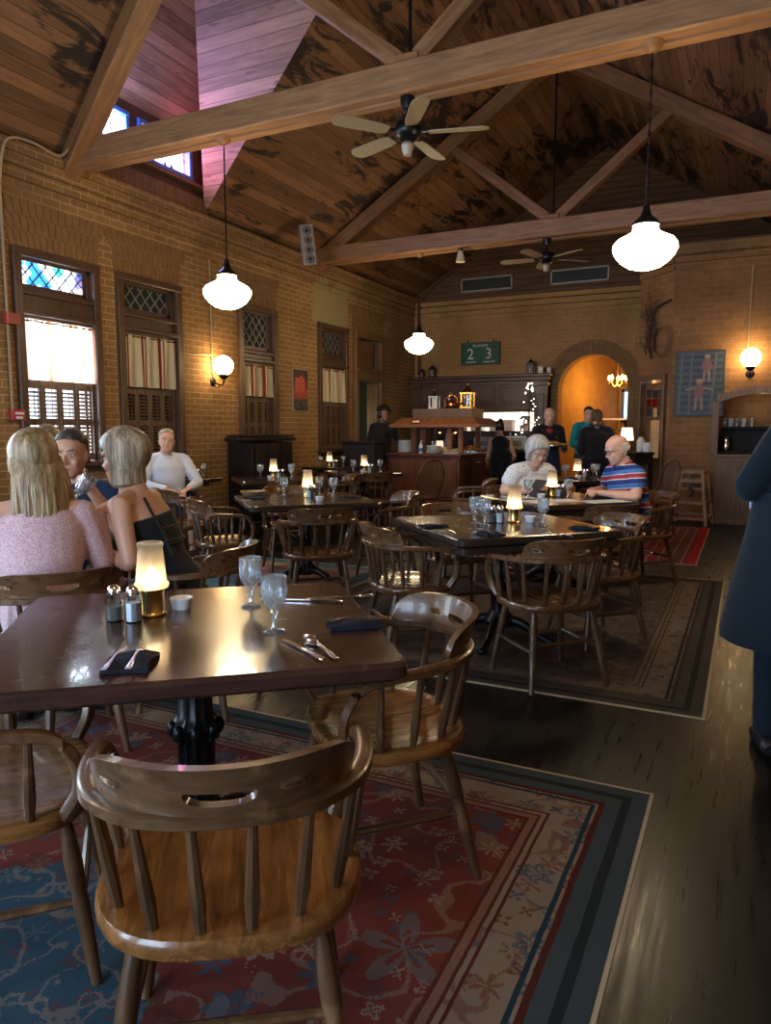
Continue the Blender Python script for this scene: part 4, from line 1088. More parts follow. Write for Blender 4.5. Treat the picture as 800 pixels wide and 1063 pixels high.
# ------------------------------------------------------------------ captain's chairs
BOW = [(.222, .150, .435), (.246, .182, .50), (.266, .180, .58), (.276, .135, .645), (.276, .05, .662), (.266, -.05, .668), (.235, -.145, .672), (.165, -.222, .676), (.085, -.256, .678), (0, -.266, .679)]
def seat_outline(th):
    c, s = cos(th), sin(th)
    x = .262 * math.copysign(abs(c) ** .72, c)
    y = (.205 if s > 0 else .245) * math.copysign(abs(s) ** (.62 if s > 0 else .85), s)
    return x, y
def make_chair(name, label, mats, nsp=8):
    ms, mx_, mz = mats
    t = empty(name, label=label, cat='chair')
    # saddle seat
    b = MB(); rings = []; K = 40
    for k_, z in ((.90, .402), (.985, .408), (1., .420), (1., .434), (.975, .444), (.92, .447), (.78, .441), (.55, .434), (.3, .432), (.05, .432)):
        ring = []
        for k in range(K):
            x, y = seat_outline(2 * pi * k / K)
            ring.append(Vector((x * k_, y * k_, z)))
        rings.append(ring)
    b.loft(rings); b.build('seat', ms, t)
    # bent arm bow
    half = catmull(BOW, 5); path = [Vector((-p.x, p.y, p.z)) for p in half] + half[::-1][1:]
    prof = [(-.017, -.009), (-.012, -.013), (.012, -.013), (.017, -.009), (.017, .009), (.012, .013), (-.012, .013), (-.017, .009)]
    b = MB()
    N = len(path); vs = []; fs = []; Kp = len(prof)
    for i, p in enumerate(path):
        d = (path[min(i + 1, N - 1)] - path[max(i - 1, 0)]).normalized()
        out = Vector((p.x, p.y - .02, 0)); out = out - d * out.dot(d)
        if out.length < 1e-3: out = Vector((1, 0, 0))
        out.normalize(); upv = d.cross(out); 
        if upv.z < 0 and abs(d.z) < .7: upv = -upv
        for a, c in prof: vs.append(p + out * a + upv * c)
    for i in range(N - 1):
        for k in range(Kp): fs.append([i * Kp + k, i * Kp + (k + 1) % Kp, (i + 1) * Kp + (k + 1) % Kp, (i + 1) * Kp + k])
    fs.append(list(range(Kp))[::-1]); fs.append([(N - 1) * Kp + k for k in range(Kp)])
    b.add(vs, fs, 0, True); b.build('arm_bow', mx_, t)
    # crest rail with a hand slot, following the back of the bow
    def arcp(u):
        th = u * radians(68); return Vector((.236 * sin(th) * 1.02, -.036 - .232 * cos(th), 0)), Vector((sin(th), -cos(th), 0))
    us = sorted(set([round(-1 + 2 * k / 32, 4) for k in range(33)] + [-.2, -.195, -.17, .17, .195, .2]))
    def top(u): return .686 + .098 * (1 - abs(u) ** 5) ** .5 if abs(u) < 1 else .686
    def sl(u): return .0185 * sqrt(max(0, 1 - (u / .20) ** 4)) if abs(u) < .2 else 0.
    def lean(z): f = (z - .68) / .1; return .010 * f + .016 * f * f
    b = MB()
    for band in (0, 1):
        def fz_(u, v, band=band):
            m0 = .724 + .004; s_ = sl(u); a, c = (.686, m0 - s_) if band == 0 else (m0 + s_, max(top(u), .687))
            if abs(u) >= .97: c = max(min(c, .70), .687); a = min(a, .69)
            if band == 0: c = min(c, max(top(u) * .5 + .343, .6865)) 
            else: a = min(a, max(top(u) * .5 + .343, .6865)); c = max(c, a + .0002)
            return a + (c - a) * v
        def fr(u, v):
            p, n = arcp(u); z = fz_(u, v); return p - n * (.0105 - lean(z)) + Vector((0, 0, z))
        def bk(u, v):
            p, n = arcp(u); z = fz_(u, v); return p + n * (.0105 + lean(z)) + Vector((0, 0, z))
        b.slab(us, [0, .25, .5, .75, 1.], fr, None, bk, smooth=True)
    b.build('crest_rail', mx_, t, weld=.0003, bevel=.003)
    # turned spindles
    hp = half
    def at(frac):
        i = frac * (len(path) - 1); k = int(i); f = i - k; k2 = min(k + 1, len(path) - 1); return path[k].lerp(path[k2], f)
    for k in range(nsp + 2):
        fr_ = .20 + .60 * k / (nsp + 1); p = at(fr_)
        q = Vector((p.x * .86, p.y * .84 + .004, .438)); tp = Vector((p.x, p.y, p.z - .008)); P = [q.lerp(tp, f) for f in (0, .12, .3, .55, .8, 1.)]
        b = MB(); b.tube(P, [.0095, .0118, .0142, .012, .0098, .0088], 8); b.build('spindle', mz, t)
    # legs and stretchers
    legs = []
    for sx, sy in ((-1, 1), (1, 1), (-1, -1), (1, -1)):
        a = Vector((sx * .165, .14 * sy if sy > 0 else -.145, .415)); c = Vector((sx * .222, .20 if sy > 0 else -.235, 0))
        P = [a.lerp(c, f) for f in (0, .1, .3, .42, .46, .5, .8, 1.)]
        b = MB(); b.tube(P, [.0145, .0165, .0215, .0205, .0165, .0195, .0165, .0125], 10); b.build('leg', mz, t); legs.append((a, c))
    def lp(i, z): a, c = legs[i]; return a.lerp(c, (a.z - z) / (a.z - c.z))
    for i, j, z in ((0, 2, .20), (1, 3, .20), (0, 1, .19), (2, 3, .235)):
        a, c = lp(i, z), lp(j, z); P = [a.lerp(c, f) for f in (0, .2, .5, .8, 1.)]
        b = MB(); b.tube(P, [.0085, .011, .0125, .011, .0085], 8); b.build('stretcher', mz, t)
    return t
OAK = Proto(make_chair('captains_chair', 'oak', (M['oak'], M['oak_x'], M['oak_z'])))
WAL = Proto(make_chair('captains_chair', 'dark', (M['wal'], M['wal_x'], M['wal_z'])))
GRP = "captain's chairs around the dining tables"
def chair(P, x, y, head, label): return P.put((x, y, fz(x, y)), radians(head - 90), label, GRP)
chair(OAK, -.905, 1.125, 125, 'nearest oak captain\'s chair, its slotted back towards the viewer')
chair(OAK, -1.635, 1.15, 46, 'oak captain\'s chair cut by the left edge, half under the front table')
chair(OAK, -.975, 1.925, 226, 'light oak captain\'s chair facing left at the right side of the front table')
chair(WAL, -.91, 3.80, 135, 'dark captain\'s chair with its back to the viewer at the mid-floor black table')
chair(WAL, -.82, 4.66, 225, 'dark captain\'s chair seen edge-on at the right side of the mid-floor black table')
chair(WAL, -1.74, 3.86, 45, 'captain\'s chair facing away right at the left side of the mid-floor black table')
chair(WAL, -1.80, 4.82, 315, 'captain\'s chair behind the mid-floor black table, a lilac bag on it')
chair(WAL, -1.87, 5.68, 45, 'captain\'s chair with warm-lit crest just left of the couple\'s table')
chair(WAL, -.97, 5.66, 135, 'dark captain\'s chair with pale hand slot in front of the couple\'s table')
chair(WAL, -.80, 6.62, 225, 'captain\'s chair under the bald man in the striped polo')
chair(WAL, -1.93, 6.68, 315, 'captain\'s chair under the grey-haired woman in the floral blouse')
chair(WAL, -2.80, 4.55, 128, 'captain\'s chair seen squarely from behind at the table beyond the goblets')
chair(WAL, -3.74, 4.66, 45, 'captain\'s chair with pale seat facing right, left of the table beyond the goblets')
chair(WAL, -3.83, 5.72, 315, 'captain\'s chair on the far left side of the table beyond the goblets')
chair(WAL, -2.82, 5.70, 225, 'captain\'s chair tilting its crest at the far right side of the table beyond the goblets')
chair(WAL, -4.72, 5.30, 62, 'captain\'s chair between the woman in black and the man in pale blue')
chair(WAL, -4.53, 6.68, 135, 'captain\'s chair in front of the table beside the man in pale blue')
chair(WAL, -5.42, 5.85, 330, 'captain\'s chair holding the seated man in the pale blue shirt')
chair(WAL, -2.55, 2.06, 146, 'dark captain\'s chair holding the long-haired woman in pink')
chair(WAL, -2.36, 2.70, 196, 'dark captain\'s chair holding the woman in the black dress')
chair(WAL, -3.24, 2.86, 285, 'captain\'s chair of the short-haired man at the left table')
chair(WAL, -4.30, 3.52, 160, 'captain\'s chair of the far blond woman behind the short-haired man')
chair(WAL, -4.37, 8.48, 135, 'captain\'s chair in front of the table before the buffet')
chair(WAL, -5.16, 8.44, 45, 'captain\'s chair at the left of the table before the buffet')
chair(WAL, -5.22, 9.95, 180, 'captain\'s chair at the small table below the far shutters')
chair(WAL, -4.55, 7.85, 225, 'captain\'s chair behind the table beside the man in pale blue')
chair(OAK, -1.36, 8.50, 135, 'captain\'s chair with bright crest in front of the table behind the couple')
chair(OAK, -2.75, 7.75, 200, 'small far oak captain\'s chair left of the grey-haired woman before the buffet')
chair(OAK, -2.22, 8.45, 45, 'captain\'s chair left of the table behind the couple')
# windsor chairs with tall hooped backs
def make_windsor():
    t = empty('windsor_chair', label='w', cat='chair'); ms, mx_, mz = M['wal'], M['wal_x'], M['wal_z']
    b = MB(); rings = []
    for k_, z in ((.9, .41), (1., .42), (1., .438), (.95, .448), (.5, .440), (.05, .438)):
        rings.append([Vector((.9 * k_ * seat_outline(2 * pi * k / 32)[0], .9 * k_ * seat_outline(2 * pi * k / 32)[1], z)) for k in range(32)])
    b.loft(rings); b.build('seat', ms, t)
    hp = [(-.19, -.11, .44), (-.215, -.17, .60), (-.20, -.225, .78), (-.12, -.26, .90), (0, -.268, .935), (.12, -.26, .90), (.20, -.225, .78), (.215, -.17, .60), (.19, -.11, .44)]
    P = catmull(hp, 6); b = MB(); b.tube(P, .0125, 8); b.build('hoop', mx_, t)
    for k in range(9):
        x = -.145 + .29 * k / 8; tx = x * 1.12; zt_ = .935 - 2.2 * tx * tx * 2.3; yt = -.268 + .55 * tx * tx * 2
        b = MB(); b.tube([(x, -.155 - .03 * (1 - (x / .15) ** 2), .44), (x * 1.06, -.21, .66), (tx, yt, zt_)], [.007, .0075, .005], 6); b.build('spindle', mz, t)
    L = []
    for sx, sy in ((-1, 1), (1, 1), (-1, -1), (1, -1)):
        a = Vector((sx * .14, .12 * sy, .42)); c = Vector((sx * .20, .19 * sy, 0)); L.append((a, c))
        b = MB(); b.tube([a.lerp(c, f) for f in (0, .2, .4, .5, .8, 1)], [.013, .018, .02, .015, .017, .011], 8); b.build('leg', mz, t)
    for i, j in ((0, 2), (1, 3)):
        a, c = L[i][0].lerp(L[i][1], .55), L[j][0].lerp(L[j][1], .55); b = MB(); b.tube([a, a.lerp(c, .5), c], [.008, .012, .008], 8); b.build('stretcher', mz, t)
    a, c = L[0][0].lerp(L[2][0], .5).lerp(L[0][1].lerp(L[2][1], .5), .55), L[1][0].lerp(L[3][0], .5).lerp(L[1][1].lerp(L[3][1], .5), .55)
    b = MB(); b.tube([a, a.lerp(c, .5), c], [.008, .012, .008], 8); b.build('stretcher', mz, t)
    return t
WND = Proto(make_windsor())
WND.put((-1.02, 9.75, fz(-1., 9.75)), radians(215 - 90), 'hoop-backed windsor chair beside the wooden high chair at right', 'windsor chairs')
WND.put((-3.86, 8.9, fz(-3.8, 8.9)), radians(152 - 90), 'hoop-backed windsor chair in front of the buffet panels', 'windsor chairs')

# ------------------------------------------------------------------ tables
def rrect(hx, hy, r, n=5):
    out = []
    for cx, cy, a0 in ((hx - r, hy - r, 0), (-hx + r, hy - r, pi / 2), (-hx + r, -hy + r, pi), (hx - r, -hy + r, 3 * pi / 2)):
        for k in range(n + 1):
            a = a0 + pi / 2 * k / n; out.append((cx + r * cos(a), cy + r * sin(a)))
    return out
ZT_ = .75
def table(x, y, head, sx, sy, mat, label, double=False, name='dining_table'):
    z0 = fz(x, y)
    r = empty(name, (x, y, z0), radians(head), label, 'table', 'pedestal dining tables')
    b = MB(); zt_ = ZT_ - z0; e = .05; rings = []
    for ins, z in ((.012, zt_ - e), (.0, zt_ - e + .01), (.0, zt_ - .012), (.004, zt_ - .004), (.012, zt_)):
        rings.append([Vector((px, py, z)) for px, py in rrect(sx / 2 - ins, sy / 2 - ins, .045)])
    b.loft(rings, smooth=False); b.build('tabletop', mat, r)
    zl = zt_ - e
    if double:
        b = MB(); b.loft([[Vector((px, py, z)) for px, py in rrect(sx / 2 - .02, sy / 2 - .02, .03)] for z in (zl - .045, zl - .006)], smooth=False); b.build('under_leaf', mat, r); zl -= .045
    b = MB(); b.box((0, 0, zl - .02), (.5, .07, .04), bev=.006); b.box((0, 0, zl - .02), (.07, .5, .04), bev=.006); b.build('top_spider', M['iron'], r)
    h = zl - .04
    b = MB(); prof = [(.0, .10), (.085, .10), (.10, .13), (.075, .17), (.06, .19), (.056, .21), (.056, h * .62), (.062, h * .63), (.075, h * .66), (.062, h * .69), (.052, h * .71), (.05, h - .05), (.06, h - .03), (.085, h)]
    b.lathe(prof, seg=24, rib=-.13); 
    for k in range(8):
        a = k * pi / 4; b.ell((.07 * cos(a), .07 * sin(a), h * .645), (.016, .016, .026)); b.ell((.062 * cos(a), .062 * sin(a), h * .60), (.010, .010, .016), seg=8, rings=6)
    b.build('pedestal', M['iron'], r)
    for k in range(4):
        a = pi / 4 + k * pi / 2; d = Vector((cos(a), sin(a), 0))
        P = [d * .05 + Vector((0, 0, .135)), d * .14 + Vector((0, 0, .12)), d * .24 + Vector((0, 0, .06)), d * .31 + Vector((0, 0, .03)), d * .345 + Vector((0, 0, .022))]
        b = MB(); b.tube(catmull(P, 4), [(.034 - .013 * i / 16, .024 - .006 * i / 16) for i in range(17)], 10, ref=(0, 0, 1)); b.ell(tuple(d * .345 + Vector((0, 0, .022))), (.032, .032, .022)); b.build('base_foot', M['iron'], r)
    return r
T = {}
def tb(k, x, y, head, sx, sy, mat, label, double=False): T[k] = (x, y); table(x, y, head, sx, sy, mat, label, double)
tb('A', -1.466, 1.66, 40, 1.08, 1.02, M['table_red'], 'large red-brown dining table in the left foreground')
tb('B', -1.345, 4.35, 46, 1.06, 1.06, M['table_black'], 'black pedestal table with double edge in mid-floor', True)
tb('C', -1.42, 6.18, 46, 1.0, 1.0, M['table_black'], 'table between the grey-haired woman and the man in polo', True)
tb('D', -3.33, 5.2, 45, 1.06, 1.06, M['table_black'], 'black table just beyond the two foreground goblets')
tb('E', -5.05, 7.25, 45, .95, .95, M['table_black'], 'black table to the right of the man in pale blue')
tb('F', -4.75, 8.9, 45, .9, .9, M['table_black'], 'small table in front of the buffet cabinet')
tb('G', -1.75, 8.9, 45, .95, .95, M['table_black'], 'table behind the grey-haired couple, before the arch')
tb('H', -6.0, 6.85, 0, .5, .62, M['table_red'], 'little wall table behind the man in pale blue')
tb('I', -5.87, 9.95, 0, .7, .7, M['table_black'], 'small table under the far shuttered window')
tb('J', -3.30, 2.20, 0, .72, .72, M['table_red'], 'table of the group at left, hidden behind the woman in pink')

# ------------------------------------------------------------------ table ware
def make_lamp():
    r = empty('table_lamp', label='l', cat='candle lamp')
    b = MB(); b.lathe([(.0, 0), (.044, 0), (.046, .006), (.040, .010), (.0385, .014), (.0385, .072), (.041, .078), (.041, .086), (.034, .088), (.0, .088)], seg=32); b.build('brass_base', M['brass'], r)
    b = MB(); out = [(.050, .086), (.0535, .092), (.0535, .100), (.047, .106), (.0455, .125), (.042, .165), (.0385, .202), (.037, .215), (.0405, .221), (.0405, .228), (.037, .231)]
    b.lathe(out + [(q - .003, z) for q, z in out[::-1]], seg=72, rib=-.05); b.build('ribbed_glass_shade', M['lampglass'], r)
    b = MB(); b.lathe([(.0, .09), (.022, .092), (.024, .104), (.017, .125), (.007, .15), (.0, .155)], seg=14); b.build('flame', M['flame'], r)
    return r
def make_goblet():
    r = empty('water_goblet', label='g', cat='goblet')
    out = [(.0, 0), (.033, 0), (.034, .003), (.028, .007), (.012, .012), (.0075, .02), (.0065, .04), (.008, .052), (.013, .058), (.009, .063), (.016, .070), (.030, .085), (.036, .105), (.0375, .13), (.0365, .165)]
    inn = [(.0345, .165), (.035, .13), (.033, .106), (.026, .089), (.012, .077), (.0, .076)]
    b = MB(); b.lathe(out + inn, seg=28, rib=-.07); b.build('cut_glass_bowl', M['glass'], r)
    b = MB(); b.tube([(.0355 * cos(2 * pi * k / 28), .0355 * sin(2 * pi * k / 28), .165) for k in range(28)], .0014, 6, closed=True); b.build('rim', M['glass'], r)
    return r
def make_shaker(kind):
    r = empty('salt_shaker' if kind else 'pepper_shaker', label='s', cat='shaker')
    pr = [(.0, 0), (.0235, .0), (.026, .003), (.026, .064), (.018, .080), (.016, .085)]
    b = MB(); b.lathe(pr, seg=8, smooth=False); b.build('glass_jar', M['glass_thin'], r)
    b = MB(); b.lathe([(.0, .004), (.022, .004), (.022, .060 if kind else .046), (.0, .061 if kind else .046)], seg=8, smooth=False); b.build('contents', M['salt'] if kind else M['pepper'], r)
    b = MB(); b.lathe([(.017, .083), (.0195, .085), (.0195, .098), (.018, .105), (.011, .111), (.0, .112)], seg=20); b.build('metal_cap', M['chrome'], r)
    return r
def make_ramekin():
    r = empty('ramekin', label='r', cat='bowl')
    b = MB(); o = [(.0, 0), (.027, 0), (.029, .004), (.0345, .030), (.037, .034), (.037, .037)]; i = [(.034, .037), (.031, .033), (.026, .008), (.0, .007)]
    b.lathe(o + i, seg=28); b.build('bowl', M['white'], r); return r
def make_napkin(col='napkin'):
    r = MB(); rr = random.Random(5)
    us = [-.055 + .11 * k / 14 for k in range(15)]; vs = [-.075 + .15 * k / 16 for k in range(17)]
    def top(u, v): return Vector((u * (1 + .08 * sin(v * 40)), v + .004 * sin(u * 60), .013 + .004 * sin(u * 55 + v * 20) + .003 * cos(v * 50) - .05 * max(0, abs(u) - .045)))
    r.slab(us, vs, top, None, lambda u, v: Vector((u * 1.03, v * 1.02, .0015)), smooth=True)
    o = r.build('napkin', M[col]); tag(o, 'n', 'napkin'); return o
def fork_bm():
    b = MB(); prof = [(-.5, -.5), (.5, -.5), (.5, .5), (-.5, .5)]
    pts = catmull([(0, -.10, .004), (0, -.05, .006), (0, .01, .010), (0, .04, .007), (0, .055, .004)], 4)
    wd = [.0065, .0075, .008, .007, .006, .005, .0042, .0038, .0035, .0035, .0035, .004, .006, .009, .0115, .012, .012]
    b.tube(pts, [(.0012, w) for w in wd], 8, ref=(0, 0, 1))
    for k in range(4):
        x = -.009 + .006 * k; b.tube([(x, .055, .004), (x * 1.02, .075, .005), (x, .098, .010)], [(.001, .0017), (.001, .0017), (.0006, .0009)], 6, ref=(0, 0, 1))
    return b
def spoon_bm():
    b = MB(); pts = catmull([(0, -.09, .004), (0, -.04, .006), (0, .02, .009), (0, .045, .006)], 4)
    b.tube(pts, [(.0012, w) for w in (.007, .0075, .007, .006, .005, .004, .0036, .0034, .0034, .0034, .0034, .0036, .005)], 8, ref=(0, 0, 1))
    b.ell((0, .068, .0065), (.017, .028, .0055)); return b
def knife_bm():
    b = MB(); b.tube(catmull([(0, -.11, .006), (0, -.06, .007), (0, 0, .006)], 4), [(.004, w) for w in (.006, .008, .0085, .008, .0075, .007, .0065, .006, .0055)], 8, ref=(0, 0, 1))
    b.prism([(-.005, 0), (.006, 0), (.0095, .03), (.0095, .08), (.006, .105), (-.002, .115), (-.005, .10)], .005, .0068); return b
LAMP, GOB, SALT, PEP, RAM, NAP, NAPB = Proto(make_lamp()), Proto(make_goblet()), Proto(make_shaker(1)), Proto(make_shaker(0)), Proto(make_ramekin()), Proto(make_napkin()), Proto(make_napkin('napkin_blue'))
def mk(nm, bm, cat): o = bm.build(nm, M['silver']); return Proto(tag(o, 'x', cat))
FORK, SPOON, KNIFE = mk('fork', fork_bm(), 'fork'), mk('spoon', spoon_bm(), 'spoon'), mk('knife', knife_bm(), 'knife')
def put(P, x, y, label, group, rot=0., z=ZT_): return P.put((x, y, z), radians(rot), label, group)
gl, gg, gs, gr_, gn, gc = 'glowing table lamps', 'cut glass water goblets', 'salt and pepper shakers', 'white ramekins', 'dark napkins', 'cutlery on the tables'
# front table
put(LAMP, -1.655, 1.69, 'nearest glowing ribbed glass lamp on brass base, on the front table', gl)
put(PEP, -1.700, 1.580, 'pepper shaker with chrome cap, left of the pair on the front table', gs, 10)
put(SALT, -1.641, 1.598, 'white salt shaker beside the lamp on the front table', gs, 25)
put(RAM, -1.625, 1.79, 'white ramekin right behind the front table lamp', gr_)
put(GOB, -1.433, 1.905, 'goblet standing farther back of the two on the front table', gg)
put(GOB, -1.19, 1.69, 'nearer goblet of the two on the front table', gg, 8)
put(NAP, -1.345, 1.295, 'black folded napkin under two forks on the front table', gn, 33)
put(FORK, -1.375, 1.275, 'left fork of two on the napkin at the near edge of the front table', gc, 30, ZT_ + .016)
put(FORK, -1.335, 1.302, 'right fork of two on the napkin at the near edge of the front table', gc, 34, ZT_ + .016)
put(NAPB, -1.02, 1.855, 'blue-black napkin at the right corner of the front table', gn, -52)
o = put(FORK, -1.02, 1.86, 'fork lying along the blue-black napkin on the front table', gc, 128, ZT_ + .017)
o = put(FORK, -1.03, 1.845, 'fork tucked beneath the other on the blue-black napkin', gc, 126, ZT_ + .0145)
put(KNIFE, -1.02, 1.575, 'knife with pale handle lying left of the spoon on the front table', gc, 62)
put(SPOON, -1.01, 1.635, 'spoon lying beside the knife at the front table edge', gc, 52)
put(SPOON, -.975, 1.60, 'second spoon, half under the first, at the front table edge', gc, 55)
put(KNIFE, -1.30, 2.06, 'knife on the far edge of the front table behind the goblets', gc, 110)
put(KNIFE, -1.235, 2.14, 'bright handled knife on the far right edge of the front table', gc, -52)
put(SPOON, -1.21, 2.155, 'spoon on the far right edge of the front table', gc, -50)
# mid-floor black table
put(LAMP, -1.293, 4.46, 'glowing lamp in the middle of the mid-floor black table', gl)
put(RAM, -1.20, 4.50, 'white ramekin right of the lamp on the mid-floor black table', gr_)
put(PEP, -1.40, 4.35, 'pepper shaker left of the lamp on the mid-floor black table', gs)
put(SALT, -1.355, 4.36, 'salt shaker left of the lamp on the mid-floor black table', gs)
put(GOB, -1.487, 4.27, 'leftmost goblet on the mid-floor black table', gg); put(GOB, -1.40, 4.20, 'second goblet from left on the mid-floor black table', gg, 5); put(GOB, -1.085, 4.36, 'goblet right of the lamp on the mid-floor black table', gg, 9)
put(NAP, -1.655, 4.0, 'black napkin at the left corner of the mid-floor black table', gn, -45)
put(NAP, -1.245, 3.83, 'black napkin with forks at the near corner of the mid-floor black table', gn, 45)
put(FORK, -1.265, 3.83, 'fork on the near napkin of the mid-floor black table', gc, 45, ZT_ + .016); put(FORK, -1.225, 3.85, 'second fork on the near napkin of the mid-floor black table', gc, 45, ZT_ + .016)
put(KNIFE, -1.50, 3.87, 'knife lying left of the near napkin on the mid-floor black table', gc, 40); put(SPOON, -.93, 3.99, 'spoon at the right of the mid-floor black table', gc, 40); put(KNIFE, -.89, 4.02, 'knife at the right of the mid-floor black table', gc, 43)
put(NAPB, -.83, 4.30, 'navy napkin at the right corner of the mid-floor black table', gn, 50); put(FORK, -.83, 4.305, 'fork on the navy napkin of the mid-floor black table', gc, 50, ZT_ + .016)
# couple's table
put(LAMP, -1.50, 6.32, 'white glowing lamp on the table of the grey-haired couple', gl)
put(SALT, -1.44, 6.33, 'salt shaker right of the lamp on the couple\'s table', gs); put(PEP, -1.41, 6.36, 'pepper shaker right of the lamp on the couple\'s table', gs)
put(RAM, -1.54, 6.12, 'white ramekin in front of the lamp on the couple\'s table', gr_)
put(GOB, -1.33, 6.19, 'goblet right of the lamp on the couple\'s table', gg); put(GOB, -1.62, 5.98, 'goblet in front of the grey-haired woman', gg, 4)
put(NAPB, -1.05, 6.3, 'navy napkin near the man in polo on the couple\'s table', gn, -40); put(KNIFE, -1.16, 6.15, 'knife on the couple\'s table near the man in polo', gc, -35)
def sheet(x, y, z, w, h, rot, mat, label, cat='menu', name='menu_card', tilt=0.):
    b = MB(); b.box((0, 0, .0015), (w, h, .003)); b.box((0, h * .3, .0032), (w * .7, h * .08, .0004)); 
    o = b.build(name, M[mat]); o.location = (x, y, z); o.rotation_euler = (tilt, 0, radians(rot)); return tag(o, label, cat)
sheet(-1.40, 5.90, ZT_, .46, .22, 46, 'paper', 'large white sheet on the near edge of the couple\'s table'); sheet(-1.72, 6.08, ZT_ + .002, .30, .2, -44, 'tealmenu', 'pale menu before the grey-haired woman')
sheet(-1.0, 6.05, ZT_ + .001, .36, .22, 46, 'tealmenu', 'pale blue menu card before the man in polo')
# table beyond the goblets
put(LAMP, -3.40, 5.36, 'glowing lamp on the table beyond the foreground goblets', gl)
put(GOB, -3.62, 5.32, 'goblet left of the lamp on the table beyond the foreground goblets', gg); put(GOB, -3.38, 5.52, 'goblet just right of the lamp on the table beyond the foreground goblets', gg, 3); put(GOB, -3.20, 5.46, 'rightmost goblet on the table beyond the foreground goblets', gg, 6)
put(RAM, -3.11, 5.08, 'white ramekin in front on the table beyond the foreground goblets', gr_)
put(SALT, -3.34, 5.29, 'salt shaker on the table beyond the foreground goblets', gs); put(PEP, -3.30, 5.32, 'pepper shaker on the table beyond the foreground goblets', gs)
put(NAP, -3.68, 5.0, 'black napkin on the left of the table beyond the goblets', gn, 45); put(NAP, -3.0, 5.42, 'black napkin on the right of the table beyond the goblets', gn, -45); put(KNIFE, -2.95, 5.28, 'knife at the right of the table beyond the goblets', gc, -45)
b = MB(); b.lathe([(.0, 0), (.06, 0), (.085, .02), (.11, .05), (.105, .05), (.08, .024), (.0, .01)], seg=28); tag(b.build('bread_basket', M['wood_pale'], loc=(-3.82, 5.14, ZT_)), 'tan bread bowl on the table beyond the goblets', 'bowl')
# other tables
for k, (x, y), lb in (('E', (-5.08, 7.25), 'the table right of the man in pale blue'), ('F', (-4.72, 8.9), 'the table before the buffet'), ('G', (-1.82, 8.95), 'the table behind the couple'), ('H', (-6.05, 6.88), 'the wall table behind the man in pale blue'), ('I', (-5.9, 9.95), 'the far table under the shutters')):
    put(LAMP, x, y, 'glowing lamp on ' + lb, gl)
    put(SALT, x + .09, y - .02, 'salt shaker on ' + lb, gs); put(PEP, x + .12, y + .02, 'pepper shaker on ' + lb, gs)
    if k != 'H':
        put(GOB, x - .12, y - .10, 'left goblet on ' + lb, gg); put(GOB, x + .16, y + .16, 'right goblet on ' + lb, gg, 5)
        if k in 'EFG':
            put(GOB, x + .22, y + .05, 'third goblet, rightmost, on ' + lb, gg, 5); put(NAP, x - .02, y - .28, 'black napkin on ' + lb, gn, 45); put(RAM, x + .05, y - .14, 'white ramekin on ' + lb, gr_)
    else: put(GOB, x + .10, y + .14, 'goblet on ' + lb, gg)
b = MB(); b.ell((0, 0, .07), (.16, .13, .08), seg=18, rings=10, fn=lambda q, d: q * (1 + .1 * sin(d.x * 6 + d.y * 9))); tag(b.build('handbag', M['purple'], loc=(-1.82, 4.84, .446 + .006)), 'lilac bag lying on the chair behind the mid-floor table', 'bag')

# ------------------------------------------------------------------ rugs
for n, ((x0, x1, y0, y1), mk_, lb) in enumerate(zip(RUGS, ('rug1', 'rug2', 'rug3', 'rug4'), ('red and blue patterned rug under the front table', 'taupe patterned rug with cream edge under the mid-floor table', 'small red striped rug before the high chair', 'faded red and blue rug under the table beyond the goblets'))):
    r = empty('area_rug', ((x0 + x1) / 2, (y0 + y1) / 2, 0), 0, lb, 'rug'); b = MB(); w, h = x1 - x0, y1 - y0
    nx, ny = 28, 40
    us = [-w / 2 + w * k / nx for k in range(nx + 1)]; vs = [-h / 2 + h * k / ny for k in range(ny + 1)]
    b.slab(us, vs, lambda u, v: Vector((u, v, .006)), None, lambda u, v: Vector((u, v, .0005)), smooth=False); b.build('pile', M[mk_], r)
    b = MB()
    for s in (-1, 1):
        b.box((s * (w / 2 + .006), 0, .003), (.014, h + .02, .006)); b.box((0, s * (h / 2 + .006), .003), (w + .02, .014, .006))
    b.build('binding', M['binding'], r)
# ------------------------------------------------------------------ wooden high chair
r = empty('high_chair', (-.66, 11.1, 0), radians(-8), 'pale wooden high chair with black straps against the bay wall', 'high chair'); L = []
for sx in (-1, 1):
    for sy in (-1, 1):
        a, c = Vector((sx * .165, sy * .16, .76)), Vector((sx * .255, sy * .245, 0)); L.append((a, c)); b = MB(); b.bar(a, c, .045, .03, up=(0, 1, 0), bev=.005); b.build('leg', M['wood_pale'], r)
def hl(i, z): a, c = L[i]; return a.lerp(c, (a.z - z) / a.z)
for i, j in ((0, 1), (2, 3), (0, 2), (1, 3)):
    for z in ((.10, .32, .74) if (i, j) != (1, 3) else (.12, .74)):
        b = MB(); b.bar(hl(i, z), hl(j, z), .02, .045, bev=.004); b.build('rail', M['wood_pale'], r)
b = MB(); b.box((0, 0, .50), (.36, .34, .02), bev=.004); b.build('seat', M['wood_pale'], r)
for i, j in ((0, 2), (1, 3)): b = MB(); b.bar(hl(i, .62), hl(j, .62), .02, .05, bev=.004); b.build('slat', M['wood_pale'], r)
b = MB(); b.bar((0, -.17, .72), (.01, -.19, .48), .03, .008, up=(0, 1, 0)); b.bar((-.12, -.18, .60), (.10, -.18, .58), .03, .008, up=(0, 1, 0)); b.tube(catmull([(.02, -.2, .55), (.06, -.21, .48), (.02, -.2, .40)], 5), .012, 6); b.build('strap', M['blackplastic'], r)
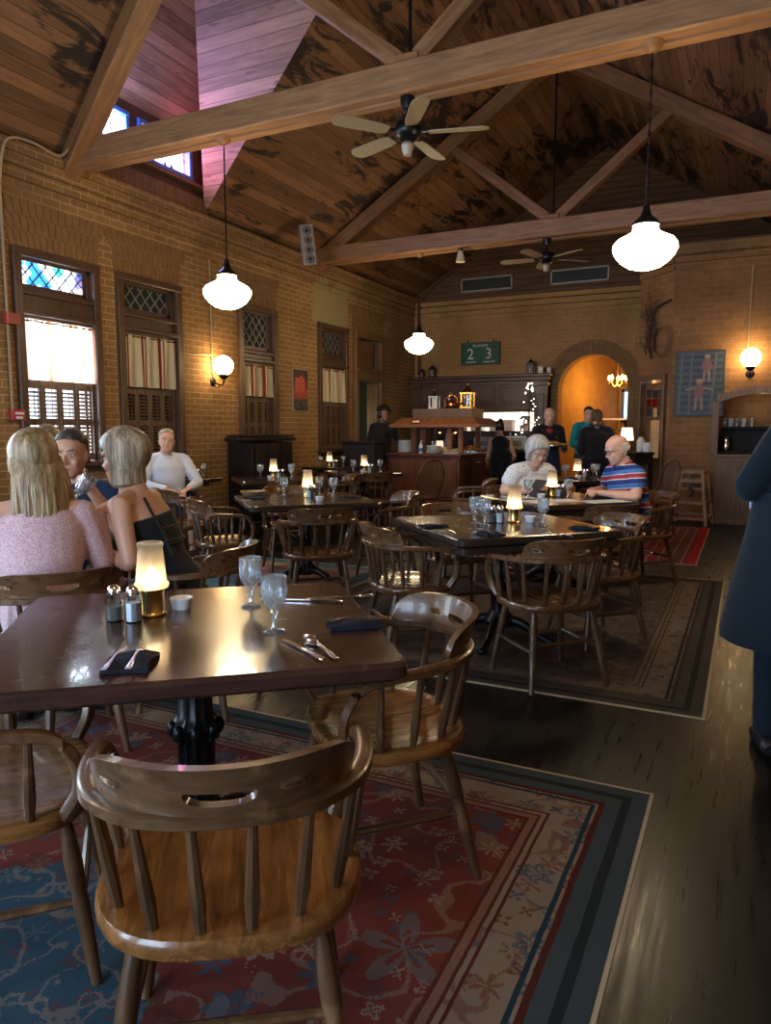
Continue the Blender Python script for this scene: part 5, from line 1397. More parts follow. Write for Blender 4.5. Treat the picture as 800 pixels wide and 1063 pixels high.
# ------------------------------------------------------------------ people
HEADR = [(-.120, .020, .070, .035), (-.112, .034, .083, .005), (-.095, .048, .090, -.02), (-.07, .059, .091, -.045), (-.04, .066, .090, -.075), (-.01, .070, .087, -.092), (.02, .0735, .088, -.099), (.05, .075, .090, -.101), (.08, .068, .076, -.090), (.10, .052, .052, -.066), (.114, .030, .024, -.038), (.120, .008, -.004, -.012)]
def ring(w, yf, yb, z, n=24, p=.9):
    out = []; cy = (yf + yb) / 2; d = (yf - yb) / 2
    for k in range(n):
        a = 2 * pi * k / n; c, s = cos(a), sin(a)
        out.append(Vector((w * math.copysign(abs(c) ** p, c), cy + d * math.copysign(abs(s) ** p, s), z)))
    return out
def headparts(b, R, fem=False):
    b.loft([ring(w * (.97 if fem else 1.), yf, yb, z) for z, w, yf, yb in HEADR], M=R)
    b.tube([(0, .083, .012), (0, .097, -.012), (0, .108, -.030), (0, .098, -.042)], [.0075, .009, .0125, .006], 10, M=R, round_ends=True)
    for s in (-1, 1):
        b.ell((s * .011, .095, -.034), (.009, .010, .007), M=R, seg=8, rings=6)
        b.ell((s * .074, -.008, -.012), (.010, .022, .032), M=R, seg=10, rings=8)
        b.tube([(s * .014, .087, .022), (s * .035, .086, .026), (s * .055, .072, .020)], .0075, 8, M=R, round_ends=True)
        b.ell((s * .040, .062, -.035), (.022, .024, .024), M=R, seg=10, rings=7)
    b.tube([(-.022, .082, -.062), (0, .091, -.060), (.022, .082, -.062)], .0085, 8, M=R, round_ends=True)
    b.tube([(-.018, .082, -.074), (0, .090, -.075), (.018, .082, -.074)], .0085, 8, M=R, round_ends=True)
    b.ell((0, .078, -.103), (.022, .016, .018), M=R, seg=10, rings=7)
def face(root, R, brow, lipm='lips', eyes=True):
    if eyes:
        for s in (-1, 1):
            b = MB(); b.ell((s * .031, .0765, .002), (.0125, .0105, .0068), 0, 12, 8, M=R); b.ell((s * .031, .0855, .002), (.0055, .0035, .0058), 1, 10, 6, M=R); b.build('eye', [M['eyewhite'], M['iris']], root)
            b = MB(); b.tube([(s * .014, .094, .026), (s * .033, .0935, .032), (s * .052, .078, .026)], [(.002, .0035), (.002, .004), (.0015, .002)], 6, ref=(0, 1, 0), M=R, round_ends=True); b.build('eyebrow', brow, root)
    b = MB(); b.tube([(-.020, .0905, -.0665), (0, .100, -.0655), (.020, .0905, -.0665)], [(.003, .003), (.004, .0055), (.003, .003)], 8, ref=(0, 1, 0), M=R, round_ends=True); b.build('mouth', M[lipm], root)
def hairmesh(root, R, style, mat):
    b = MB(); n = 48; rr = random.Random(len(style) * 7)
    ph = [rr.uniform(0, 6) for _ in range(6)]
    def lock(a, z, amp): return 1 + amp * (sin(a * 9 + ph[0] + z * 14) * .5 + sin(a * 17 + ph[1] - z * 9) * .35 + sin(a * 31 + ph[2]) * .2)
    def interp(z):
        for i in range(len(HEADR) - 1):
            z0, w0, f0, b0 = HEADR[i]; z1, w1, f1, b1 = HEADR[i + 1]
            if z0 <= z <= z1:
                t_ = (z - z0) / (z1 - z0); return [w0 + (w1 - w0) * t_, f0 + (f1 - f0) * t_, b0 + (b1 - b0) * t_]
        return list(HEADR[0][1:]) if z < HEADR[0][0] else [.008, 0, -.01]
    def shell(zs, th, yfront, amp=.03, bottom=None, wide=None):
        rings = []
        for z in zs:
            S = 1 + th(z) / .085
            if z > 0: w2, f2, b2 = [q * S for q in interp(min(z / S, .1199))]
            else: w, f, k_ = interp(max(z, -.06)); t_ = th(z); w2, f2, b2 = w + t_, f + t_, k_ - t_
            if z < -.06 and bottom: w2, f2, b2 = bottom(z, w2, f2, b2)
            yf = yfront(z); rg = []
            for k in range(n):
                a = 2 * pi * k / n; cy, d = (f2 + b2) / 2, (f2 - b2) / 2; l = lock(a, z, amp)
                p = Vector((w2 * cos(a) * l, cy + d * sin(a) * l, z))
                if p.y > yf: p.y = yf - .004 * abs(sin(a * 5)); 
                rg.append(p)
            rings.append(rg)
        b.loft(rings, M=R)
    if style == 'short':
        shell([-.055, -.03, 0, .02, .045, .065, .085, .10, .113, .122, .128, .132], lambda z: .0045 if z < .02 else min(.010, .0045 + (z - .02) * .1), lambda z: -.045 if z < -.02 else (-.012 if z < .05 else (.035 if z < .07 else (.070 if z < .09 else (.086 if z < .106 else .2)))), .012)
    elif style == 'fringe':
        shell([-.06, -.035, -.01, .015, .035, .05], lambda z: .008 if z < .045 else -.004, lambda z: -.02, .03)
    elif style in ('bob', 'wavy'):
        L = -.135 if style == 'bob' else -.09
        zs = [L, L + .012, L + .035, -.06, -.03, 0, .03, .06, .085, .105, .12, .132, .140, .145, .1475]
        shell(zs, lambda z: .030 - .010 * min(1, max(0, z / .1)), lambda z: (.030 if z < .03 else .052 if z < .06 else .085 if z < .08 else .105 if z < .1 else .2), .035 if style == 'bob' else .07, lambda z, w, f, k_: (w + .004 - (.014 if z < L + .005 else 0), f, k_ + .004 + (.012 if z < L + .005 else 0)))
    elif style in ('long', 'longb'):
        zs = [-.20, -.16, -.12, -.09, -.06, -.03, 0, .03, .06, .085, .105, .12, .132, .140, .145, .1475]
        shell(zs, lambda z: .026 - .006 * min(1, max(0, z / .1)), lambda z: (.0 if z < -.05 else .02 if z < .03 else .05 if z < .06 else .085 if z < .08 else .105 if z < .1 else .2), .03, lambda z, w, f, k_: (w, f, k_ - .004))
        # falling sheet of locks down the back
        for k in range(46):
            u = -1 + 2 * k / 45; x0 = u * .092; y0 = -.118 + .052 * u * u; ln = .36 + .07 * cos(u * 2.2) + rr.uniform(-.05, .04); sw = rr.uniform(-.018, .018)
            P = [(x0 * .92, y0 + .02, .02), (x0 * 1.06, y0 - .006, -.08), (x0 * 1.12 + sw * .4, y0 - .012 + rr.uniform(-.006, .006), -.17), (x0 * 1.08 + sw, y0 - .012, -.27), (x0 * .96 + sw * 1.6, y0 + .0, -ln)]
            C = catmull(P, 4); m = len(C); b.tube(C, [(.013 * (1 - (i / m) ** 3) + .002, .008 * (1 - (i / m) ** 3) + .0015) for i in range(m)], 6, ref=(1, 0, 0), M=R)
        for s, f_ in ((1, 1.),):
            P = [(s * .085, -.02, -.03), (s * .105, -.03, -.14), (s * .118, -.05, -.25), (s * .122, -.06, -.40)]
            for j in range(9):
                o_ = (j - 4) * .006; C = catmull([(x + o_, y - abs(o_), z - rr.uniform(0, .04) * (i > 1)) for i, (x, y, z) in enumerate(P)], 4); m = len(C); b.tube(C, [.008 * (1 - (i / m) ** 3) + .0015 for i in range(m)], 6, M=R)
    elif style == 'bun':
        shell([-.05, -.02, 0, .03, .06, .085, .105, .118, .127, .133, .1365], lambda z: .012, lambda z: (-.02 if z < .04 else .05 if z < .07 else .095 if z < .1 else .2), .02)
        b.ell((0, -.10, .115), (.042, .042, .038), M=R)
    elif style == 'tail':
        shell([-.05, -.02, 0, .03, .06, .085, .105, .118, .127, .133, .1365], lambda z: .012, lambda z: (-.02 if z < .04 else .05 if z < .07 else .095 if z < .1 else .2), .02)
        b.tube(catmull([(0, -.10, .05), (0, -.135, .0), (0, -.125, -.10), (0, -.115, -.20)], 5), [.03 - .0012 * i for i in range(16)], 10, M=R)
    elif style == 'afro':
        b.ell((0, -.02, .045), (.135, .14, .125), seg=36, rings=22, M=R, fn=lambda q, d: (q if not (d.y > .45 and d.z < .25) else Vector((q.x, .055, q.z))) * (1 + .05 * sin(d.x * 23 + d.z * 17) * sin(d.y * 19 + d.z * 11)))
    b.build('hair', mat, root)
def hand(b, wrist, dirv, palm, side, curl=.5, k=1.):
    """side=+1 : thumb towards dirv x palm ... chosen so a right hand palm-down has its thumb to the left"""
    d = Vector(dirv).normalized(); n = Vector(palm); n = (n - d * n.dot(d)).normalized(); w = d.cross(n) * side; W0 = Vector(wrist)
    b.tube([W0 - d * .02, W0 + d * .02, W0 + d * .055, W0 + d * .085], [(.025 * k, .018 * k), (.033 * k, .0155 * k), (.040 * k, .0145 * k), (.038 * k, .012 * k)], 12, ref=w, round_ends=True)
    for i, (off, ln, r) in enumerate(((.029, .070, .0085), (.0105, .079, .0088), (-.0085, .073, .0084), (-.027, .058, .0074))):
        p = W0 + d * (.085 - .004 * abs(i - 1)) * k + w * off * k; a = .18 + .1 * i * curl; P = [p - d * .02, p]; dd = d
        for j, f in enumerate((.46, .31, .23)):
            ang = (.15 + curl * (.75, .95, .7)[j]); c, s = cos(ang), sin(ang); ax = d.cross(n).normalized()
            dd = (Matrix.Rotation(ang, 3, ax) @ dd) if (Matrix.Rotation(ang, 3, ax) @ dd).dot(n) > dd.dot(n) - 1e-6 else (Matrix.Rotation(-ang, 3, ax) @ dd)
            p = p + dd * ln * f * k; P.append(p)
        b.tube(P, [r * k, r * k, r * .95 * k, r * .88 * k, r * .7 * k], 8, round_ends=True)
    t0 = W0 + d * .022 * k + w * .028 * k; t1 = t0 + (d * .55 + w * .65 + n * .25).normalized() * .042 * k; t2 = t1 + (d * .85 + w * .15 + n * .45 * (.4 + curl)).normalized() * .034 * k; t3 = t2 + (d * .9 - w * .15 + n * .5 * (.4 + curl)).normalized() * .026 * k
    b.tube([t0 - w * .012, t0, t1, t2, t3], [.010 * k, .0125 * k, .0105 * k, .0095 * k, .007 * k], 8, round_ends=True)
def person(label, loc, head, pose='sit', sh=(0, 0, 0), lean=.04, hyaw=0, hpit=0, hoff=(0, 0, 0), arms=None, skin='skin', hair=('short', 'hair_dark'), top=('navy', 'long'), bottom=('blackcloth', 'long'), shoe='blackplastic', fem=False, vox=.008, legs=None, k=1., bulk=1., eyes=True, extra=None, base_z=None, neck=True):
    """local frame: x = right of the person, y = forward, z up"""
    x, y = loc; z = fz(x, y) if base_z is None else base_z
    root = empty('person', (x, y, z), radians(head - 90), label, 'person')
    sw = (.168 if fem else .19) * k; V = Vector
    if pose == 'sit': pel = V((0, -.03, .545)); hz = .525; kn = V((.10, .40, .50)); an = V((.105, .36, .085))
    else: pel = V((0, 0, .96)) * k; hz = .92 * k; kn = V((.10, .03, .50 * k)); an = V((.105, -.01, .085))
    up = .50 * k; tl = lean
    ch = pel + V((0, tl * .55, up * .55)) + V(sh) * .55; nb = pel + V((0, tl, up)) + V(sh); hd = nb + V((0, .035, .152)) + V(hoff)
    R = Matrix.Translation(hd) @ Matrix.Rotation(radians(hyaw), 4, 'Z') @ Matrix.Rotation(radians(hpit), 4, 'X')
    B = bulk
    tor = [(pel - V((0, 0, .10)), .10 * B, .09 * B), (pel - V((0, 0, .03)), .165 * B, .118 * B), (pel + V((0, .0, .06)), .158 * B, .115 * B), (pel.lerp(ch, .55), (.132 if fem else .148) * B, .10 * B), (ch - V((0, 0, .03)), .155 * B, (.125 if fem else .12) * B), (ch.lerp(nb, .45), .165 * B, .112 * B), (ch.lerp(nb, .75), .145 * k, .085), (nb - V((0, 0, .012)), .085, .066), (nb + V((0, .004, .03)), .056, .060), (nb + V((0, .015, .07)), .052, .058)]
    def torso(b, g=0., i0=0, i1=None, z0=None):
        seg = tor[i0:i1]; b.tube([c for c, _, _ in seg], [(w + g, d + g) for _, w, d in seg], 22, ref=(1, 0, 0), round_ends=False)
    body = MB(); torso(body); body.tube([nb + V((0, .012, .04)), nb.lerp(hd, .5) + V((0, -.004, 0)), hd + V((0, -.02, -.05))], [.054, .053, .056], 14)
    headparts(body, R, fem)
    J = {}
    for s, nm in ((-1, 'L'), (1, 'R')):
        shp = nb + V((s * sw, -.012, -.055)); a = (arms or {}).get(nm)
        if a is None: a = dict(e=(s * .24, -.03, nb.z - .34), w=(s * .2, .16, nb.z - .48), d=(0, .8, -.5), n=(-s, 0, -.3))
        e, w = V(a['e']), V(a['w']); J[nm] = (shp, e, w)
        body.tube([nb + V((s * .06, -.01, -.04)), shp, shp.lerp(e, .3), shp.lerp(e, .7), e], [.05 * B, .052 * B, .047 * B, .041 * B, .036], 12, round_ends=True)
        body.tube([e, e.lerp(w, .25), e.lerp(w, .65), w], [.036, .040 * B, .032, .025], 12, round_ends=True)
        hand(body, w, a.get('d', w - e), a.get('n', (0, 0, -1)), a.get('s', -s if a.get('flip') else s), a.get('c', .5), 1. if not fem else .93)
        lg = (legs or {}).get(nm); kk, aa = (V(lg[0]), V(lg[1])) if lg else (V((s * kn.x, kn.y, kn.z)), V((s * an.x, an.y, an.z)))
        hp = V((s * .088, pel.y, hz)); J['l' + nm] = (hp, kk, aa)
        body.tube([hp, hp.lerp(kk, .35), hp.lerp(kk, .75), kk], [.088 * B, .082 * B, .064 * B, .056], 14, round_ends=True)
        body.tube([kk, kk.lerp(aa, .28), kk.lerp(aa, .7), aa], [.055, .056, .042, .035], 12, round_ends=True)
        td = (aa - kk); fd = V((s * .12, 1, 0)) if not lg or len(lg) < 3 else V(lg[2]); fd.normalize()
        body.tube([aa + fd * -.05 + V((0, 0, -.045)), aa + V((0, 0, -.04)), aa + fd * .09 + V((0, 0, -.052)), aa + fd * .155 + V((0, 0, -.058))], [(.03, .032), (.036, .036), (.038, .026), (.03, .018)], 10, ref=fd.cross(V((0, 0, 1))), round_ends=True)
        J['f' + nm] = (aa, fd)
    body.build('body', M[skin], root, remesh=vox, smooth_it=3)
    brow = M[hair[1]] if hair else M['hair_grey']
    face(root, R, brow, eyes=eyes)
    if hair: hairmesh(root, R, hair[0], M[hair[1]])
    cv = max(vox, .009)
    # upper garment
    b = MB(); g = .014; i1 = {'none': 8, 'scoop': 7, 'strap': 6}.get(top[1], 8)
    cut = 0 if top[1] in ('none', 'scoop') else 0
    torso(b, g, 1, i1)
    for s, nm in ((-1, 'L'), (1, 'R')):
        shp, e, w = J[nm]
        if top[1] in ('none', 'strap'): 
            b.tube([nb + V((s * .075, -.01, -.045)), nb + V((s * .115, -.015, -.075)), nb + V((s * .10, -.01, -.16))], [.030, .034, .04], 10, round_ends=True)
        else:
            if top[1] != 'scoop': b.tube([nb + V((s * .05, -.01, -.03)), shp], [.058 * B, .063 * B], 12, round_ends=True)
            b.tube([shp, shp.lerp(e, .35), shp.lerp(e, .55 if top[1] == 'short' else 1.)], [.066 * B, .064 * B, (.060 if top[1] == 'short' else .050) * B], 12, round_ends=True)
            if top[1] in ('long', 'scoop'): b.tube([e, e.lerp(w, .3), e.lerp(w, .94)], [.050 * B, .050 * B, .038], 12, round_ends=True)
            if top[1] == 'cuff': b.tube([e, e.lerp(w, .3), e.lerp(w, .5)], [.05, .05, .046], 12)
    b.build('shirt' if top[0] != 'black_dress' else 'dress_bodice', M[top[0]], root, remesh=cv, smooth_it=3)
    if top[1] in ('long', 'short', 'cuff') and not fem:
        b = MB(); b.tube([nb + V((.072 * cos(a * pi / 8), .012 + .078 * sin(a * pi / 8), .012 - .030 * sin(a * pi / 8))) for a in range(16)], [(.016, .006)] * 16, 6, ref=(0, 0, 1), closed=True); b.build('collar', M[top[0]], root)
    # lower garment
    if bottom[1] in ('long', 'short'):
        b = MB(); torso(b, .010, 0, 3)
        for nm in 'LR':
            hp, kk, aa = J['l' + nm]; b.tube([hp, hp.lerp(kk, .35), hp.lerp(kk, .75), kk if bottom[1] == 'long' else hp.lerp(kk, .92)], [.100 * B, .096 * B, .080 * B, .072], 14, round_ends=bottom[1] == 'long')
            if bottom[1] == 'long': b.tube([kk, kk.lerp(aa, .3), kk.lerp(aa, .96)], [.072, .068, .056], 12, round_ends=True)
        b.build('trousers' if bottom[1] == 'long' else 'shorts', M[bottom[0]], root, remesh=cv, smooth_it=3)
    elif bottom[1] == 'skirt':
        b = MB(); torso(b, .012, 0, 3)
        (h0, k0, a0), (h1, k1, a1) = J['lL'], J['lR']; P0 = (h0 + h1) / 2; P1 = (k0 + k1) / 2
        if pose == 'sit': b.tube([P0 - V((0, .02, 0)), P0.lerp(P1, .5), P1], [(.20, .11), (.205, .10), (.20, .085)], 18, ref=(1, 0, 0), round_ends=True); b.tube([P1 + V((0, .0, 0)), P1 + V((0, .01, -.22)), P1 + V((0, -.02, -.36))], [(.20, .09), (.20, .10), (.21, .12)], 18, ref=(1, 0, 0), round_ends=True)
        b.build('skirt', M[bottom[0]], root, remesh=cv, smooth_it=3)
    for nm in 'LR':
        aa, fd = J['f' + nm]; b = MB(); xr = fd.cross(V((0, 0, 1)))
        b.tube([aa + fd * -.055 + V((0, 0, -.042)), aa + V((0, 0, -.036)), aa + fd * .10 + V((0, 0, -.050)), aa + fd * .17 + V((0, 0, -.058))], [(.036, .040), (.043, .044), (.046, .033), (.036, .024)], 12, ref=xr, round_ends=True); b.build('shoe', M[shoe], root)
    if extra: extra(root, R, nb, pel, ch, J)
    return root
def glasses(root, R, mat='blackplastic'):
    b = MB()
    for s in (-1, 1):
        b.tube([(s * (.033 + .023 * cos(a * pi / 7)), .1005 - .006 * abs(cos(a * pi / 7) + .3), .0 + .017 * sin(a * pi / 7)) for a in range(14)], .0016, 5, closed=True, M=R)
        b.tube([(s * .056, .094, .004), (s * .074, .06, .006), (s * .078, -.02, .0)], .0018, 5, M=R)
    b.tube([(-.010, .102, .004), (0, .104, .006), (.010, .102, .004)], .0018, 5, M=R); b.build('spectacles', M[mat], root)
V = Vector
# --- the group at the left table
P3 = (-2.42, 2.59)
def p1x(root, R, nb, pel, ch, J):
    b = MB(); b.tube([nb + V((0, -.085, -.13)), nb + V((0, -.10, -.16))], .004, 6); b.build('neck_tie', M['pinktop'], root)
person('woman with long blond hair and pink patterned top seen from behind', (-2.59, 2.04), 146, sh=(-.01, .02, .0), lean=.06, hyaw=12, hpit=-4, fem=True, vox=.006, skin='skin_pale', hair=('long', 'hair_blond'), top=('pinktop', 'scoop'), bottom=('grey_cloth', 'long'), k=.98,
    arms={'R': dict(e=(.235, .04, .745), w=(.235, .10, .965), d=(.75, .30, .35), n=(.2, .3, -1.), c=.35, s=-1), 'L': dict(e=(-.24, .08, .74), w=(-.10, .28, .80), d=(.6, .6, 0), n=(0, 0, -1))}, extra=p1x)
def p3x(root, R, nb, pel, ch, J):
    b = MB()
    def yb(x, zz): return zz * .3 - .004 - (.060 + .088 * min(1, -zz / .2)) * sqrt(max(.1, 1 - (x / .19) ** 2))
    for zz, w_ in ((-.12, .085), (-.17, .095), (-.225, .10)): b.tube([nb + V((x * w_, yb(x * w_, zz), zz)) for x in (-1, -.6, -.2, .2, .6, 1)], [(.006, .013)] * 6, 6, ref=(0, 1, 0))
    for s in (-1, 1): b.tube([nb + V((s * x, yb(x, zz), zz)) for x, zz in ((.062, -.03), (.078, -.08), (.088, -.13), (.095, -.18), (.10, -.24), (.10, -.29))], [(.006, .016)] * 6, 6, ref=(0, 1, 0))
    b.build('back_strap', M['black_dress'], root)
person('woman with a bob and black strap-backed dress drinking, facing left', P3, 200, sh=(-.05, .02, 0), lean=.15, hyaw=-4, hpit=-6, fem=True, vox=.006, skin='skin', hair=('bob', 'hair_bob'), top=('black_dress', 'strap'), bottom=('black_dress', 'skirt'), k=1.,
    arms={'R': dict(e=(.17, .30, .80), w=(.055, .415, 1.055), d=(-1., .02, .28), n=(0, -1., .1), c=.62, s=1), 'L': dict(e=(-.27, .06, .74), w=(-.14, .30, .775), d=(.5, .8, .0), n=(0, 0, -1.), c=.3)}, extra=p3x)
def p2x(root, R, nb, pel, ch, J): pass
person('man with short dark hair and navy shirt between two women, facing the viewer', (-3.29, 2.89), -56, sh=(.0, .05, 0), lean=.16, hyaw=-8, hpit=-6, hoff=(0, .02, 0), vox=.006, skin='skin_tan', hair=('short', 'hair_dark'), top=('navy', 'short'), bottom=('blackcloth', 'long'), k=1.,
    arms={'L': dict(e=(-.26, .16, .76), w=(-.06, .34, .80), d=(.8, .5, 0), n=(0, 0, -1)), 'R': dict(e=(.26, .14, .76), w=(.10, .36, .80), d=(-.7, .6, 0), n=(0, 0, -1))})
person('blond woman half hidden behind the short-haired man', (-4.33, 3.53), 160, lean=.06, sh=(0, .02, .02), fem=True, hair=('longb', 'hair_blond'), top=('blackcloth', 'long'), skin='skin', vox=.009)
# goblet lifted by the woman in black (a thing of its own)
gob = put(GOB, 0, 0, 'goblet held to her mouth by the woman in black', gg)
PM = Matrix.Translation((P3[0], P3[1], 0.)) @ Matrix.Rotation(radians(200 - 90), 4, 'Z'); ax_ = V((-.01, -.11, .125)).normalized(); gob.location = PM @ V((-.04, .455, .985))
gob.rotation_euler = (PM.to_3x3() @ ax_).to_track_quat('Z', 'Y').to_euler()
# --- man by the window
def p5x(root, R, nb, pel, ch, J):
    b = MB()
    for q in range(5): b.ell(tuple(nb + V((0, .088 + .012 * q, -.05 - .07 * q))), .006, seg=8, rings=6)
    b.build('shirt_button', M['white'], root)
person('man in pale blue shirt and shorts sitting by the window with crossed legs', (-5.45, 5.87), -28, lean=-.03, sh=(0, 0, .01), hyaw=-14, hair=('short', 'hair_sandy'), skin='skin', top=('paleblue', 'long'), bottom=('shorts', 'short'), bulk=1.12, vox=.009, eyes=True,
    arms={'L': dict(e=(-.30, .06, .76), w=(-.12, .26, .72), d=(.7, .5, -.2), n=(0, 0, -1)), 'R': dict(e=(.30, .05, .76), w=(.12, .27, .72), d=(-.7, .5, -.2), n=(0, 0, -1))},
    legs={'L': ((-.10, .40, .50), (-.10, .36, .085)), 'R': ((.02, .42, .62), (-.20, .55, .42), (-.5, .9, -.2))}, extra=p5x)
# --- couple
def p11x(root, R, nb, pel, ch, J): glasses(root, R, 'grey_metal')
person('woman with grey hair, glasses and white floral blouse looking down at a menu', (-1.90, 6.63), 318, lean=.24, sh=(0, .03, -.04), hyaw=-4, hpit=-26, hoff=(0, .045, -.02), fem=True, hair=('wavy', 'hair_grey'), skin='skin_pale', top=('floraltop', 'short'), bottom=('grey_cloth', 'long'), bulk=1.18, vox=.008,
    arms={'L': dict(e=(-.26, .22, .775), w=(-.04, .40, .79), d=(.8, .3, .1), n=(0, 0, -1)), 'R': dict(e=(.27, .20, .775), w=(.08, .42, .79), d=(-.8, .3, .1), n=(0, 0, -1))}, extra=p11x)
o = sheet(-1.64, 6.25, .80, .17, .24, -42, 'blackplastic', 'black menu tablet propped before the grey-haired woman', 'tablet', 'menu_tablet', radians(50))
def p12x(root, R, nb, pel, ch, J): glasses(root, R)
person('bald man with glasses and striped polo sitting at the right, looking down', (-.86, 6.55), 218, lean=.10, sh=(0, .02, -.03), hyaw=-6, hpit=-20, hoff=(0, .03, -.01), hair=('fringe', 'hair_white'), skin='skin_pale', top=('polo', 'short'), bottom=('grey_cloth', 'long'), bulk=1.18, vox=.008,
    arms={'L': dict(e=(-.28, .12, .77), w=(-.05, .34, .795), d=(.8, .5, 0), n=(0, 0, -1)), 'R': dict(e=(.28, .12, .775), w=(.06, .35, .81), d=(-.8, .45, 0), n=(0, 0, -1))}, extra=p12x)
# --- staff
person('standing waiter with curly black hair and black suit left of the buffet', (-5.80, 11.62), -40, 'stand', hyaw=-4, hair=('afro', 'hair_black'), skin='skin_dark', top=('blackcloth', 'long'), vox=.011, k=.99,
    arms={'L': dict(e=(-.02, .20, 1.12), w=(.20, .30, 1.0), d=(.9, .2, -.1), n=(0, 0, -1))} if False else {'L': dict(e=(-.26, .06, 1.12), w=(-.20, .28, 1.02), d=(.1, .9, 0), n=(0, 0, -1))})
person('waitress with a bun and sleeveless black top facing the kitchen hatch', (-3.84, 12.35), 120, 'stand', lean=.10, sh=(0, .02, -.11), fem=True, hpit=-12, hair=('bun', 'hair_black'), skin='skin', top=('blackcloth', 'none'), vox=.011, k=.90)
def apron(mat, x=.2, z0=.42, z1=1.0):
    def f(root, R, nb, pel, ch, J):
        b = MB(); rings = []
        for z, w_, d_ in ((z0, .25, .19), (.7, .225, .17), (.95, .19, .145), (z1, .185, .14)):
            rings.append([Vector((w_ * cos(a * 2 * pi / 24), d_ * sin(a * 2 * pi / 24), z)) for a in range(24)])
        b.loft(rings); b.build('apron', M[mat], root)
    return f
def p8x(root, R, nb, pel, ch, J):
    apron('navy')(root, R, nb, pel, ch, J)
    b = MB(); b.ell(tuple(nb + V((0, .085, -.10))), (.055, .035, .11)); b.build('red_shirt_front', M['redcloth'], root)
    b = MB()
    for s in (-1, 1): b.ell(tuple(nb + V((s * .03, .112, -.035))), (.03, .010, .018))
    b.build('bow_tie', M['blackcloth'], root)
    b = MB(); b.ell(tuple(nb + V((-.10, .125, -.18))), (.018, .006, .012)); b.build('name_badge', M['brass'], root)
person('bald waiter in black jacket and red shirt carrying a tray of food', (-2.80, 11.42), -62, 'stand', hpit=-14, hair=('fringe', 'hair_grey'), skin='skin_pale', top=('blackcloth', 'long'), vox=.010, k=.955, bulk=1.08, extra=p8x,
    arms={'L': dict(e=(-.25, .06, 1.02), w=(-.17, .27, 1.06), d=(.5, .7, .1), n=(0, 0, 1), c=.3), 'R': dict(e=(.25, .06, 1.02), w=(.17, .27, 1.06), d=(-.5, .7, .1), n=(0, 0, 1), c=.3)})
fx, fy = cos(radians(-62)), sin(radians(-62))
r = empty('serving_platter', (-2.80 + fx * .36, 11.42 + fy * .36, 1.075), radians(-62 - 90), 'platter heaped with golden food carried by the bald waiter', 'platter')
b = MB(); b.lathe([(.0, 0), (.17, 0), (.21, .015), (.21, .02), (.17, .008), (.0, .006)], seg=28); b.build('dish', M['silver'], r)
b = MB(); rr = random.Random(6)
for q in range(90):
    a, d_ = rr.random() * 6.28, .17 * sqrt(rr.random()); b.ell((cos(a) * d_, sin(a) * d_, .02 + .06 * (1 - d_ / .18) * rr.random() + .01), (.03, .022, .016), rr.randrange(2), 7, 5)
o = b.build('food', [plain('golden food', (.50, .30, .08), .5), plain('brown food', (.32, .15, .04), .5)], r); o['kind'] = 'stuff'
def p9x(root, R, nb, pel, ch, J):
    b = MB(); b.tube([nb + V((0, .085, -.01)), nb + V((0, .128, -.10)), nb + V((0, .142, -.24)), nb + V((0, .135, -.38))], [(.014, .008), (.022, .008), (.028, .007), (.02, .006)], 8, ref=(1, 0, 0)); b.build('neck_tie', M['navy'], root)
    b = MB(); b.box((.0, -.0, 0), (.26, .02, .42), bev=.008); o = b.build('grey_cloth', M['grey_cloth'], root); o.location = (-.10, .24, .80); o.rotation_euler = (radians(6), 0, 0)
person('man in bright teal shirt and dark tie standing under the brick arch', (-2.46, 12.70), -48, 'stand', hyaw=-22, hpit=-8, hair=('short', 'hair_dark'), skin='skin_pale', top=('teal', 'long'), bottom=('blackcloth', 'long'), vox=.010, k=.985, bulk=1.12, extra=p9x,
    arms={'L': dict(e=(-.29, .06, 1.08), w=(-.04, .26, 1.12), d=(.9, .3, 0), n=(0, -1, 0)), 'R': dict(e=(.29, .06, 1.08), w=(.04, .28, 1.10), d=(-.9, .3, 0), n=(0, -1, 0))})
person('person with a ponytail and black jacket, back turned, before the arch', (-2.06, 11.5), 108, 'stand', lean=.03, hair=('tail', 'hair_brown'), skin='skin', top=('blackcloth', 'long'), bottom=('blackcloth', 'long'), vox=.010, k=.93, bulk=1.22)
# --- uniformed figure at the right edge
def p13x(root, R, nb, pel, ch, J):
    b = MB(); rings = []
    for z, w_, d_ in ((.48, .30, .265), (.52, .302, .267), (.70, .27, .24), (.92, .225, .19), (1.08, .20, .155)):
        rings.append([Vector((w_ * cos(a * 2 * pi / 40) * (1 + .02 * sin(a * 1.9) * (1.1 - z)), d_ * sin(a * 2 * pi / 40) * (1 + .025 * sin(a * 2.6) * (1.1 - z)), z)) for a in range(40)])
    b.loft(rings); b.build('apron', M['navy_coat'], root)
    b = MB(); b.box((-.205, .02, 1.02), (.012, .055, .05), 0, bev=.004); b.box((-.211, .012, 1.027), (.008, .022, .022), 1, rot=Matrix.Rotation(.5, 4, 'X')); b.box((-.211, .035, 1.01), (.008, .016, .028), 2, rot=Matrix.Rotation(-.5, 4, 'X')); b.build('flag_badge', [plain('badge blue', (.03, .10, .40), .4), plain('badge white', (.7, .7, .72), .4), plain('badge red', (.5, .04, .05), .4)], root)
    b = MB(); b.tube([(-.20, .085, 1.05), (-.204, .085, 1.10)], .016, 10, 0); b.tube([(-.204, .085, 1.10), (-.206, .085, 1.115)], .010, 8, 1); b.build('orange_marker', [plain('orange plastic', (.75, .22, .03), .4), M['cream']], root)
